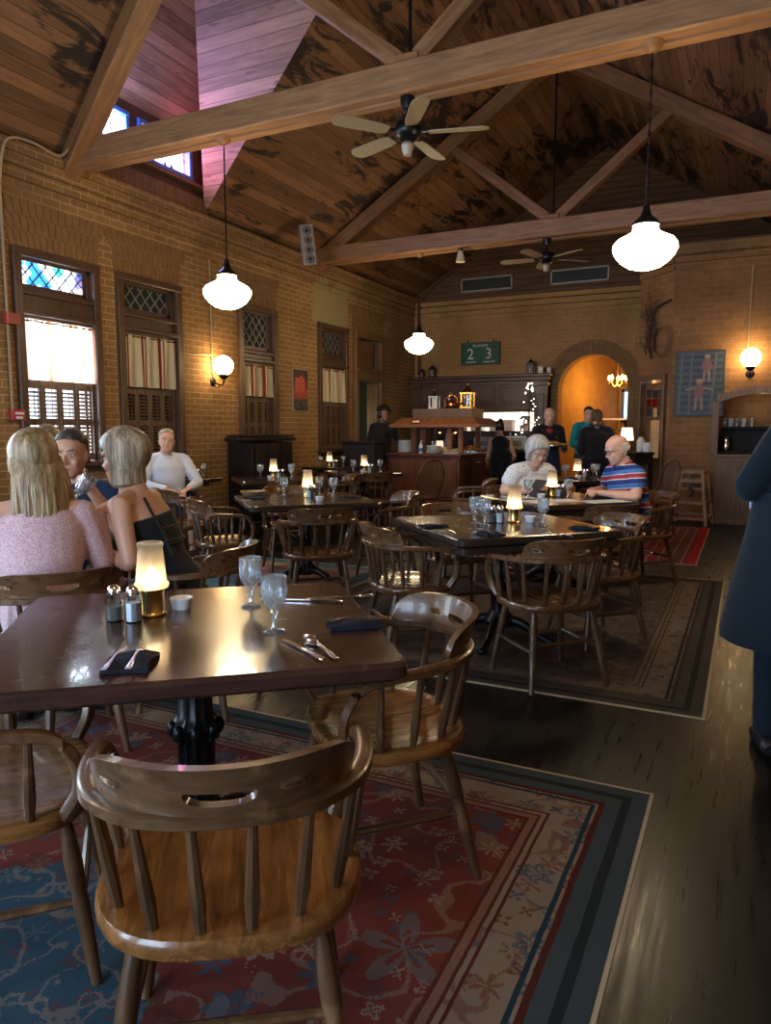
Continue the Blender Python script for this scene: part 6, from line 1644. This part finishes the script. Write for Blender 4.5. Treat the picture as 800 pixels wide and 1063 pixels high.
person('person in navy uniform jacket and long apron at the right edge', (.24, 3.30), 92, 'stand', sh=(.13, 0, -.03), lean=.05, hair=('short', 'hair_dark'), skin='skin_pale', top=('navy_coat', 'long'), bottom=('navy_coat', 'long'), vox=.007, k=.99, bulk=1.18, extra=p13x,
    arms={'L': dict(e=(-.225, -.05, 1.10), w=(-.02, .20, 1.12), d=(.7, .7, 0), n=(0, 0, -1)), 'R': dict(e=(.33, -.02, 1.12), w=(.16, .24, 1.10), d=(-.7, .7, 0), n=(0, 0, -1))})
# ------------------------------------------------------------------ buffet station
def panel_front(b, x0, x1, z0, z1, n, y, mat=0):
    w = (x1 - x0) / n
    for k in range(n):
        a, c = x0 + k * w + .05, x0 + (k + 1) * w - .05
        b.box(((a + c) / 2, y - .006, (z0 + z1) / 2), (c - a, .02, z1 - z0), mat, bev=.008); b.box(((a + c) / 2, y - .016, (z0 + z1) / 2), (c - a - .10, .02, z1 - z0 - .10), mat, bev=.008)
BX0, BX1, BY0, BY1, BZ = -5.5, -4.2, 11.25, 12.95, .93
r = empty('buffet_cabinet', ((BX0 + BX1) / 2, (BY0 + BY1) / 2, 0), 0, 'red-brown panelled buffet cabinet with food under a wooden canopy', 'buffet')
hx, hy = (BX1 - BX0) / 2, (BY1 - BY0) / 2
b = MB(); b.box((0, 0, .49), (2 * hx, 2 * hy, .80)); b.box((0, 0, .05), (2 * hx - .1, 2 * hy - .1, .10)); b.build('cabinet_body', M['cab_red'], r)
b = MB(); panel_front(b, -hx, hx, .16, .82, 3, -hy); b.build('front_panel', M['cab_red'], r)
b = MB(); panel_front(b, -hy, hy, .16, .82, 3, 0, 0); o = b.build('side_panel', M['cab_red'], r); o.location = (hx, 0, 0); o.rotation_euler = (0, 0, pi / 2)
b = MB(); b.box((0, 0, .91), (2 * hx + .08, 2 * hy + .08, .04), bev=.01); b.box((0, 0, .875), (2 * hx + .03, 2 * hy + .03, .03), bev=.006); b.build('counter_top', M['cab_red'], r)
r = empty('buffet_canopy', (-4.72, 12.0, BZ), 0, 'wooden shingled canopy on posts over the buffet food', 'canopy')
for x, y in ((-.45, -.42), (-.28, -.42), (.22, -.42), (.42, -.42), (-.45, .45), (.42, .45)):
    b = MB(); b.box((x, y, .245), (.085, .07, .49), bev=.008); b.build('post', M['cab_or'] if x > 0 else M['cab_red'], r)
b = MB()
for z0_, z1_, a0, a1 in ((.47, .60, 1.0, .86),):
    lo = [Vector((sx * .80, sy * .62, z0_)) for sx, sy in ((-1, -1), (1, -1), (1, 1), (-1, 1))]; hi = [Vector((sx * .66, sy * .42, z1_)) for sx, sy in ((-1, -1), (1, -1), (1, 1), (-1, 1))]
    b.loft([lo, hi], smooth=False)
for k in range(11):
    x = -.78 + .156 * k; b.bar((x, -.625, .475), (x * .83, -.42, .612), .012, .015)
b.box((0, -.62, .465), (1.62, .03, .05)); b.box((-.80, 0, .465), (.03, 1.26, .05)); b.box((.80, 0, .465), (.03, 1.26, .05)); b.build('canopy_roof', M['cab_or'], r)
b = MB(); b.box((0, .05, .68), (1.1, .6, .16), bev=.006); b.build('top_box', plain('canopy box', (.12, .075, .05), .5, var=.2), r)
b = MB(); b.box((-.33, -.60, .535), (.12, .003, .035), rot=Matrix.Rotation(radians(-35), 4, 'X')); b.build('price_card', M['paper'], r)
for x in (.02, .30):
    b = MB(); b.tube([(x, -.38, .50), (x, -.38, .42)], .006, 6); b.lathe([(.0, .42), (.012, .42), (.032, .375), (.034, .35), (.03, .35), (.0, .38)], c=(x, -.38, 0), seg=16); b.build('heat_lamp', M['brass'], r)
    b = MB(); b.ell((x, -.38, .355), .018); b.build('heat_bulb', M['amber_bulb'], r)
def plates(x, y, n, rad, label, z=BZ):
    for k in range(n):
        b = MB(); b.lathe([(.0, 0), (rad * .6, 0), (rad * .7, .004), (rad, .016), (rad, .019), (rad * .68, .009), (.0, .006)], seg=32)
        o = b.build('dinner_plate', M['white'], loc=(x, y, z + k * .0125)); tag(o, label, 'plate', label.split(',')[0])
plates(-5.30, 11.50, 17, .125, 'white plates piled at the left buffet end, pale dinner plates')
plates(-4.72, 11.42, 10, .135, 'white plates piled under the canopy posts, pale dinner plates')
r = empty('pump_bottle', (-4.95, 11.38, BZ), 0, 'pump bottle with blue label between the plate piles', 'bottle')
b = MB(); b.lathe([(.0, 0), (.032, 0), (.034, .01), (.034, .13), (.02, .155), (.012, .165), (.0, .165)], seg=20); b.build('bottle_body', plain('soap bottle', (.55, .62, .68), .3), r)
b = MB(); b.lathe([(.0345, .03), (.0352, .03), (.0352, .09), (.0345, .09)], seg=20); b.build('bottle_label', plain('blue label', (.03, .12, .4), .4), r)
b = MB(); b.tube([(0, 0, .16), (0, 0, .21)], .006, 6); b.tube([(0, 0, .21), (.04, -.02, .205)], .006, 6); b.lathe([(.0, .16), (.013, .16), (.013, .18), (.0, .18)], seg=12); b.build('pump', M['white'], r)
def tray(x, y, w, d, label, mats, n, sz, seed, name, food):
    r = empty('food_tray', (x, y, BZ), 0, label, 'food tray', 'buffet food trays')
    b = MB(); b.slab([-w / 2, w / 2], [-d / 2, d / 2], lambda u, v: Vector((u, v, .012)), None, lambda u, v: Vector((u * .97, v * .97, 0)))
    for s in (-1, 1): b.box((s * w / 2, 0, .02), (.012, d, .04)); b.box((0, s * d / 2, .02), (w, .012, .04))
    b.build('tray', M['silver'], r)
    b = MB(); rr = random.Random(seed)
    for k in range(n):
        u, v = rr.uniform(-1, 1), rr.uniform(-1, 1); hgt = .02 + .075 * max(0, 1 - u * u) * max(0, 1 - v * v) * rr.uniform(.4, 1.)
        s = sz * rr.uniform(.7, 1.3); b.ell((u * w * .46, v * d * .46, hgt), (s, s * rr.uniform(.5, 1.), s * rr.uniform(.4, .8)), rr.randrange(len(mats)), 7, 5)
    o = b.build(food, mats, r); o['kind'] = 'stuff'
tray(-4.62, 11.75, .62, .55, 'tray of green salad on the buffet', [plain('lettuce', (.16, .24, .05), .5), plain('pale lettuce', (.36, .38, .16), .5), plain('crouton', (.40, .27, .12), .6)], 260, .035, 4, 'salad', 'salad_leaves')
tray(-4.38, 12.35, .36, .55, 'tray of orange fried food at the right buffet end', [plain('fried orange', (.48, .17, .03), .5), plain('fried red', (.38, .09, .02), .5), plain('golden crust', (.50, .28, .07), .5)], 180, .036, 8, 'fried', 'fried_pieces')
r = empty('shaded_lamp', (-4.70, 11.62, BZ + .05), 0, 'small pink glowing shade lamp beside the salad', 'lamp')
b = MB(); b.lathe([(.0, 0), (.03, 0), (.02, .03), (.012, .06), (.0, .06)], seg=14); b.build('lamp_foot', M['brass'], r)
b = MB(); b.lathe([(.0, .06), (.065, .06), (.055, .16), (.0, .16)], seg=20); b.build('lamp_shade', M['pinkglow'], r)
r = empty('glass_guard', (-4.78, 11.58, BZ), 0, 'small clear display stand between the plates and the salad', 'stand')
b = MB(); b.box((0, 0, .10), (.10, .05, .20), bev=.01); b.build('clear_block', M['glass'], r)
b = MB(); b.box((0, 0, .006), (.13, .09, .012)); b.build('stand_base', M['blackplastic'], r)
# objects on the canopy
ZC = BZ + .76
def lantern(x, y, z, s, label, body, cap, glow=None):
    r = empty('lantern', (x, y, z), 0, label, 'lantern', 'decorative lanterns')
    b = MB(); b.box((0, 0, .02 * s), (.2 * s, .2 * s, .04 * s))
    for sx in (-1, 1):
        for sy in (-1, 1): b.box((sx * .08 * s, sy * .08 * s, .14 * s), (.025 * s, .025 * s, .22 * s))
    b.box((0, 0, .255 * s), (.2 * s, .2 * s, .03 * s)); b.build('lantern_cage', body, r)
    b = MB(); b.lathe([(.0, .42 * s), (.012 * s, .42 * s), (.018 * s, .40 * s), (.008 * s, .38 * s), (.03 * s, .35 * s), (.10 * s, .29 * s), (.13 * s, .27 * s), (.0, .27 * s)][::-1], seg=12); b.build('lantern_cap', cap, r)
    b = MB(); b.lathe([(.0, .04 * s), (.055 * s, .04 * s), (.055 * s, .235 * s), (.0, .235 * s)], seg=14); b.build('lantern_glass', glow or M['glass'], r)
lantern(-5.0, 12.1, ZC, .85, 'white lantern with pointed cap on the canopy, left', M['white'], M['chrome'], M['paper'])
lantern(-4.38, 12.1, ZC, 1.05, 'gold lantern with pointed finial on the canopy, right', M['brass'], M['brass'])
r = empty('copper_kettle', (-4.63, 12.0, ZC), 0, 'round copper kettle between the two canopy lanterns', 'kettle')
b = MB(); b.lathe([(.0, 0), (.09, 0), (.125, .04), (.13, .08), (.10, .13), (.05, .15), (.0, .155)], seg=24); b.build('kettle_body', M['copper'], r)
b = MB(); b.tube(catmull([(-.11, 0, .10), (-.09, 0, .19), (0, 0, .235), (.09, 0, .19), (.11, 0, .10)], 5), .009, 6); b.build('handle', M['copper'], r)
b = MB(); b.tube(catmull([(.10, 0, .06), (.17, 0, .09), (.20, 0, .15)], 5), [.022 - .001 * k for k in range(11)], 8); b.build('spout', M['copper'], r)
def bottle(x, y, z, s, label, mat, group='bottles about the buffet'):
    b = MB(); b.lathe([(.0, 0), (.036 * s, 0), (.038 * s, .01 * s), (.038 * s, .16 * s), (.014 * s, .21 * s), (.013 * s, .28 * s), (.016 * s, .285 * s), (.016 * s, .30 * s), (.0, .30 * s)], seg=16)
    tag(b.build('bottle', M[mat] if isinstance(mat, str) else mat, loc=(x, y, z)), label, 'bottle', group)
dkgl = plain('dark bottle', (.05, .035, .02), .15); wh = M['white']
bottle(-4.83, 12.15, ZC, .95, 'slim dark bottle right of the white canopy lantern', dkgl); bottle(-4.75, 12.2, ZC, 1.0, 'slim pale bottle left of the copper kettle', 'chrome'); bottle(-4.53, 12.22, ZC, .8, 'dark bottle behind the copper kettle', dkgl)
# dark cabinets on the left
r = empty('sideboard', (XW + .24, 8.36, 0), ROT, 'black carved upright sideboard against the left wall', 'sideboard')
b = MB(); b.box((0, 0, .58), (.98, .40, 1.16), bev=.01); b.box((0, -.01, 1.20), (1.06, .46, .05), bev=.012); b.box((0, -.01, 1.245), (1.0, .42, .03), bev=.008); b.box((0, -.01, .05), (1.04, .44, .10), bev=.01); b.build('sideboard_body', M['black_wood'], r)
b = MB(); panel_front(b, -.46, .46, .66, 1.12, 3, -.20); b.build('upper_panel', M['black_wood'], r)
for x in (-.23, .23):
    b = MB(); panel_front(b, x - .23, x + .23, .12, .62, 1, -.20); o = b.build('door', M['black_wood'], r); b = MB(); b.ell((x - math.copysign(.2, x), -.225, .4), .012); b.build('knob', M['brass'], o)
r = empty('host_stand', (-5.72, 10.75, 0), radians(8), 'black host stand in front of the doorway', 'stand')
b = MB(); b.box((0, 0, .55), (.56, .42, 1.10), bev=.012); b.box((0, 0, 1.12), (.62, .48, .04), bev=.01); b.box((0, 0, .04), (.60, .46, .08)); b.build('stand_body', M['black_wood'], r)
b = MB(); panel_front(b, -.26, .26, .14, 1.0, 1, -.21); b.build('front_panel', M['black_wood'], r)
# light switch on the left wall near the buffet
r = empty('wall_switch', (XW + .001, 13.0, 1.28), ROT, 'small pale wall switch plate lit beside the doorway', 'switch')
b = MB(); b.box((0, -.006, 0), (.08, .012, .16), bev=.003); b.build('plate', M['cream'], r)
b = MB(); b.box((0, -.018, 0), (.02, .02, .03)); b.build('toggle', M['white'], r)
# ------------------------------------------------------------------ back bar on the end wall
HX0, HX1 = -6.27, -3.43; hw = HX1 - HX0
r = empty('back_bar', ((HX0 + HX1) / 2, YB - .16, 0), 0, 'dark wooden back bar with deep mantel around the kitchen hatch', 'back bar')
b = MB(); b.box((0, -.02, 2.36), (hw + .14, .40, .06), bev=.012); b.box((0, 0, 2.30), (hw + .06, .34, .07), bev=.012); b.build('mantel_shelf', M['trimwood'], r)
b = MB(); b.box((0, .02, 2.0), (hw, .22, .56)); b.build('frieze', M['trimwood'], r)
b = MB(); panel_front(b, -hw / 2 + .1, hw / 2 - .1, 1.82, 2.2, 3, -.09); b.build('frieze_panel', M['trimwood'], r)
for s in (-1, 1):
    b = MB(); b.box((s * (hw / 2 - .11), 0, 1.15), (.22, .28, 2.3), bev=.01); b.box((s * (hw / 2 - .11), -.15, 1.3), (.12, .03, 1.4), bev=.008); b.box((s * (hw / 2 - .11), -.02, 2.2), (.27, .33, .08), bev=.01); b.build('pilaster', M['trimwood'], r)
b = MB(); b.box((0, -.1, .45), (hw - .4, .5, .9)); b.build('base_cabinet', M['black_wood'], r)
b = MB(); b.box((0, -.12, .92), (hw - .3, .56, .05), bev=.008); b.build('bar_counter', M['wood_counter'], r)
b = MB(); b.box((-.82, .06, 1.33), (.7, .12, .78)); b.box((0, .1, 1.13), (hw - .4, .06, .35)); b.build('back_panel', M['trimwood'], r)
zm = 2.39
lantern(-6.05, YB - .2, zm, .5, 'little dark lantern on the mantel, far left', M['iron'], M['iron']); lantern(-5.82, YB - .2, zm, .66, 'taller dark lantern second from left on the mantel', M['iron'], M['iron']); lantern(-3.78, YB - .2, zm, .75, 'dark lantern near the right end of the mantel', M['iron'], M['iron'])
for x, w_, h_, lb in ((-3.58, .10, .14, 'small cream box on the right end of the mantel'), (-3.42, .07, .12, 'narrow cream box at the tip of the mantel, next to the arch')):
    r = empty('emergency_light', (x, YB - .2, zm), 0, lb, 'box', 'cream boxes on the mantel'); b = MB(); b.box((0, 0, h_ / 2), (w_, .08, h_), bev=.008); b.build('housing', M['cream'], r); b = MB(); b.lathe([(.0, .01), (.02, .008), (.024, 0)], seg=12, c=(0, 0, 0), M=Matrix.Translation((0, -.041, h_ * .6)) @ Matrix.Rotation(pi / 2, 4, 'X')); b.build('lens', M['white'], r)
# things in the hatch and on the bar counter
rr = random.Random(21); GB = 'boxes and tubs in the kitchen hatch'
for k, (x, y, w_, h_, mt, lb) in enumerate(((-5.05, 14.6, .30, .26, 'white', 'wide white tub at the left of the kitchen hatch'), (-4.72, 14.75, .22, .20, 'tealmenu', 'pale tub second from left in the kitchen hatch'), (-4.40, 14.6, .26, .22, 'white', 'white tub in the middle of the kitchen hatch'), (-4.05, 14.7, .24, .30, 'silver', 'steel bin at the right of the kitchen hatch'))):
    b = MB(); rings = [[Vector((px * f, py * f, z)) for px, py in rrect(w_ / 2, .12, .03)] for f, z in ((.88, 0), (1., h_), (1.05, h_), (1.05, h_ + .015), (.9, h_ + .015), (.84, .02))]; b.loft(rings, smooth=False); tag(b.build('kitchen_tub', M[mt], loc=(x, y, 1.295)), lb, 'tub', GB)
for k, x in enumerate((-5.75, -5.6, -5.45, -4.9, -4.75, -4.25, -4.12)):
    bottle(x, YB - .32, .945, rr.uniform(.9, 1.15), ('first', 'second', 'third', 'fourth', 'fifth', 'sixth', 'seventh')[k] + ' bottle from the left on the back bar counter', dkgl if k % 2 else 'tealmenu')
for x, y, w_, h_, lb in ((-4.55, 13.78, .5, .24, 'white coffee machine on the back bar counter behind the bun-haired woman'), (-3.95, 13.75, .42, .26, 'low white bin on the back bar counter below the lit tree')):
    r = empty('coffee_machine', (x, y, .945), 0, lb, 'machine'); b = MB(); b.box((0, 0, h_ / 2), (w_, .3, h_), bev=.02); b.build('housing', M['white'], r); b = MB(); b.box((0, -.155, h_ * .5), (w_ * .6, .02, h_ * .4)); b.box((0, -.16, h_ * .85), (w_ * .8, .03, .02)); b.build('front', M['grey_metal'], r)
# lit tree
r = empty('lit_tree', (-3.72, 13.70, .945), 0, 'slim artificial tree with white fairy lights on the back bar', 'christmas tree')
b = MB(); b.tube([(0, 0, 0), (0, 0, 1.30)], [.018, .006], 8); b.lathe([(.0, 0), (.10, 0), (.08, .08), (.0, .08)], seg=16); b.build('trunk', M['trimwood'], r)
b = MB(); L = MB(); rr = random.Random(2)
for k in range(900):
    z = .12 + 1.18 * rr.random() ** 1.2; R_ = .25 * (1.36 - z) / 1.2 + .012; a = rr.random() * 2 * pi; f = rr.uniform(.25, 1.); p = Vector((cos(a) * R_ * f, sin(a) * R_ * f, z - .03 * f)); d = Vector((cos(a + rr.uniform(-.5, .5)), sin(a + rr.uniform(-.5, .5)), rr.uniform(-.5, .3))) * .05; n = d.cross(Vector((0, 0, 1))).normalized() * .008
    b.add([p - n, p + n, p + d + n * .3, p + d - n * .3], [[0, 1, 2, 3]])
for k in range(64):
    z = .14 + 1.15 * rr.random() ** 1.1; R_ = .25 * (1.36 - z) / 1.2 + .02; a = rr.random() * 2 * pi; L.ell((cos(a) * R_, sin(a) * R_, z), .010, 0, 8, 5)
o = b.build('foliage', plain('dark tree needles', (.012, .03, .014), .7, var=.4), r); o['kind'] = 'stuff'; L.build('fairy_lights', M['fairy'], r)
# ------------------------------------------------------------------ hall behind the arch
r = empty('chandelier', (-2.38, 15.35, 2.30), 0, 'small amber candle chandelier hanging beyond the brick arch', 'chandelier')
b = MB(); b.tube([(0, 0, .0), (0, 0, 1.0)], .006, 6); b.lathe([(.0, -.12), (.02, -.10), (.03, -.05), (.018, 0), (.012, .06), (.0, .06)], seg=14); b.build('stem', M['brass'], r)
for k in range(5):
    a = 2 * pi * k / 5 + .4; c, s = cos(a), sin(a); b = MB(); b.tube(catmull([(0, 0, -.05), (c * .08, s * .08, -.11), (c * .16, s * .16, -.05), (c * .17, s * .17, .0)], 5), .006, 6); b.lathe([(.0, 0), (.026, .0), (.02, .012), (.0, .012)], c=(c * .17, s * .17, 0), seg=10); o = b.build('arm', M['brass'], r)
    b = MB(); b.lathe([(.0, .01), (.02, .015), (.036, .05), (.03, .09), (.012, .12), (.0, .125)], c=(c * .17, s * .17, 0), seg=12); b.build('candle_shade', M['amber_bulb'], o)
r = struct(empty('window_13', (-2.36, 17.19, 1.86), 0)); b = MB(); b.box((0, -.004, 0), (.28, .01, .62)); b.build('pane', M['screen_blue'], r)
b = MB()
for s in (-1, 1): b.box((s * .17, -.02, 0), (.06, .04, .74))
for z in (-.34, .34): b.box((0, -.02, z), (.40, .04, .06))
b.build('window_frame', M['blackplastic'], r)
r = empty('hall_shelf', (-2.75, 16.4, 0), radians(-17), 'pale shelf board in the hall behind the man in teal', 'shelf')
b = MB(); b.box((0, -.12, 1.55), (1.2, .3, .04)); b.build('shelf_board', M['white'], r); b = MB(); b.box((-.5, -.06, 1.45), (.03, .2, .16)); b.box((.5, -.06, 1.45), (.03, .2, .16)); b.build('shelf_bracket', M['iron'], r)
# console and lamp before the chamfer
r = empty('console_table', (-1.53, 11.45, 0), -pi / 4, 'dark console table below the bay door holding a white shaded lamp', 'table')
b = MB(); b.box((0, 0, .98), (.62, .34, .04), bev=.006); b.build('table_top', M['black_wood'], r)
for sx in (-1, 1):
    for sy in (-1, 1): b = MB(); b.box((sx * .27, sy * .13, .48), (.045, .045, .96)); b.build('leg', M['black_wood'], r)
b = MB(); b.box((0, 0, .90), (.56, .28, .12)); b.build('apron', M['black_wood'], r)
r = empty('shade_lamp', (-1.60, 11.38, 1.0), 0, 'white shaded lamp on the console below the bay door', 'lamp')
b = MB(); b.lathe([(.0, 0), (.07, 0), (.06, .02), (.015, .04), (.012, .18), (.0, .18)], seg=16); b.build('lamp_base', M['iron'], r)
b = MB(); b.lathe([(.0, .17), (.10, .17), (.075, .36), (.0, .36)], seg=24); b.build('lamp_shade', emit('lit linen shade', (1., .78, .5), 1.6), r)
r = empty('brass_hoop', (-1.72, 11.62, 1.0), 0, 'golden arched hoop left of the white shaded lamp', 'ornament')
b = MB(); b.tube([(.13 * cos(a * pi / 10), 0, .12 + .20 * sin(a * pi / 10)) for a in range(11)], .012, 8); b.box((0, 0, .06), (.3, .12, .12), bev=.01); b.build('hoop', M['brass'], r)
for k, (x, y, h_, mt, lb) in enumerate(((-1.42, 11.55, .22, 'tealmenu', 'pale blue jar right of the white shaded lamp'), (-1.32, 11.46, .14, 'white', 'low white crock at the right of the console'))):
    b = MB(); b.lathe([(.0, 0), (.05, 0), (.06, .02), (.06, h_ * .75), (.035, h_ * .9), (.038, h_), (.0, h_)], seg=18); tag(b.build('jar', M[mt], loc=(x, y, 1.0)), lb, 'jar')
# counter below the niche, shelf and glassware in it
r = empty('service_counter', (.2, YBAY - .14, 0), 0, 'weathered wooden counter under the bay niche at right', 'counter')
b = MB(); b.box((0, 0, .48), (1.16, .24, .92), bev=.006); b.box((0, -.01, .03), (1.18, .27, .06)); b.box((0, -.01, .10), (1.17, .255, .03)); b.build('counter_body', M['wood_counter'], r); b = MB(); b.box((0, -.01, .96), (1.22, .26, .04), bev=.006); b.build('counter_top', M['wood_counter'], r)
b = MB(); panel_front(b, -.55, .55, .16, .88, 3, -.12); b.build('front_panel', M['wood_counter'], r)
r = empty('niche_shelf', (.2, YBAY + .52, 0), 0, 'black shelf board inside the bay niche', 'shelf'); b = MB(); b.box((0, 0, 1.36), (1.14, .42, .03)); b.build('shelf_board', M['black_wood'], r)
b = MB(); b.box((0, 0, 1.0), (1.14, .42, .03)); b.box((.0, .18, 1.18), (1.1, .03, .34)); b.build('lower_case', M['black_wood'], r)
for k, (x, mt) in enumerate(((-.30, 'glass'), (-.22, 'tealmenu'), (-.14, 'glass'), (-.05, 'tealmenu'), (.06, 'glass'))):
    b = MB(); b.lathe([(.0, 0), (.03, 0), (.035, .12), (.033, .12), (.028, .006), (.0, .006)], seg=16); tag(b.build('drinking_glass', M[mt], loc=(x, YBAY + .42, 1.376)), ('first', 'second', 'third', 'fourth', 'fifth')[k] + ' glass from the left on the niche shelf', 'glass', 'glasses on the niche shelf')
b = MB(); b.lathe([(.0, 0), (.05, 0), (.065, .05), (.05, .13), (.04, .17), (.05, .20), (.045, .20), (.03, .16), (.0, .02)], seg=20); tag(b.build('pitcher', M['chrome'], loc=(-.27, YBAY + .40, 1.016)), 'shiny metal pitcher below the niche shelf', 'pitcher')
# ------------------------------------------------------------------ daylight, lamps, camera
W = bpy.data.worlds.new('sky'); SC.world = W; W.use_nodes = True; nt = W.node_tree
bg = nt.nodes['Background']; bg.inputs[0].default_value = (.82, .91, 1., 1); bg.inputs[1].default_value = 4.
def area(name, loc, rot, sx, sy, power, col):
    l = bpy.data.lights.new(name, 'AREA'); l.shape = 'RECTANGLE'; l.size = sx; l.size_y = sy; l.energy = power; l.color = col
    o = bpy.data.objects.new(name, l); o.location = loc; o.rotation_euler = rot; COL.objects.link(o); return o
def point(name, loc, power, col, r=.1):
    l = bpy.data.lights.new(name, 'POINT'); l.energy = power; l.color = col; l.shadow_soft_size = r
    o = bpy.data.objects.new(name, l); o.location = loc; COL.objects.link(o); return o
# daylight through the side and front windows (outside the panes, shining in)
for a, c in OFFW: area('window daylight', (XW - .34, (a + c) / 2, 2.0), (0, -pi / 2, 0), 2.0, .95, 75, (.62, .80, 1.))
area('sunlit window daylight', (XW - .36, sum(WIN[0]) / 2, 2.0), (0, -pi / 2, 0), 2.0, .95, 130, (.90, .94, 1.))
for x0, x1 in ((-5.2, -3.6), (-2.6, -.6)): area('front daylight', ((x0 + x1) / 2, YF - .32, 1.7), (-pi / 2, 0, pi), x1 - x0, 2.3, 150, (.50, .73, 1.))
# coloured daylight through the dormer glass
area('violet dormer daylight', (XW - .05, 6.2, 4.58), (0, -pi / 2 - .15, radians(28)), .40, 1.3, 75, (.40, .42, 1.))
area('rose dormer daylight', (XW - .05, 6.9, 4.55), (0, -pi / 2, radians(35)), .35, .7, 20, (1., .25, .65))
# added warm fill: bare point lights for assumed, unseen pendants near the camera
for p in ((-4.3, 1.0, 2.7), (-.7, 1.0, 2.7)): point('unseen pendant fill', p, 34, (1., .72, .42), .2)
# kitchen tubes and hall glow
area('kitchen tube', (-4.6, 15.3, 2.7), (0, 0, 0), 1.4, .5, 130, (1., .95, .85))
point('hall glow', (-2.38, 15.3, 2.25), 42, (1., .52, .14), .15)
point('doorway hall glow', (-7.0, 12.1, 1.5), 9, (.85, .9, .6), .1)
point('bay glow', (-1.2, 12.6, 2.2), 14, (1., .65, .3), .1)
point('niche glow', (.2, YBAY + .4, 1.8), 2.0, (1., .75, .45), .05)
cam = bpy.data.cameras.new('camera'); co = bpy.data.objects.new('camera', cam); COL.objects.link(co)
F, CX, CY, VX, VY, HC = 755., 400., 531.5, 775., 446., 1.33
pitch = math.atan((CY - VY) / F); yaw = math.atan((VX - CX) / math.hypot(F, CY - VY))
co.location = (0, 0, HC); co.rotation_euler = (pi / 2 - pitch, 0, yaw)
cam.sensor_fit = 'VERTICAL'; cam.sensor_height = 24.; cam.lens = F / 1063. * 24.; cam.clip_start = .02
SC.camera = co
vs = SC.view_settings; vs.view_transform = 'Standard'; vs.look = 'None'; vs.gamma = 1.; vs.exposure = .42; vs.use_curve_mapping = False
cy_ = SC.cycles; cy_.max_bounces = 8; cy_.diffuse_bounces = 4; cy_.glossy_bounces = 4; cy_.transmission_bounces = 8; cy_.transparent_max_bounces = 12
cy_.caustics_reflective = False; cy_.caustics_refractive = False; cy_.sample_clamp_indirect = 6.
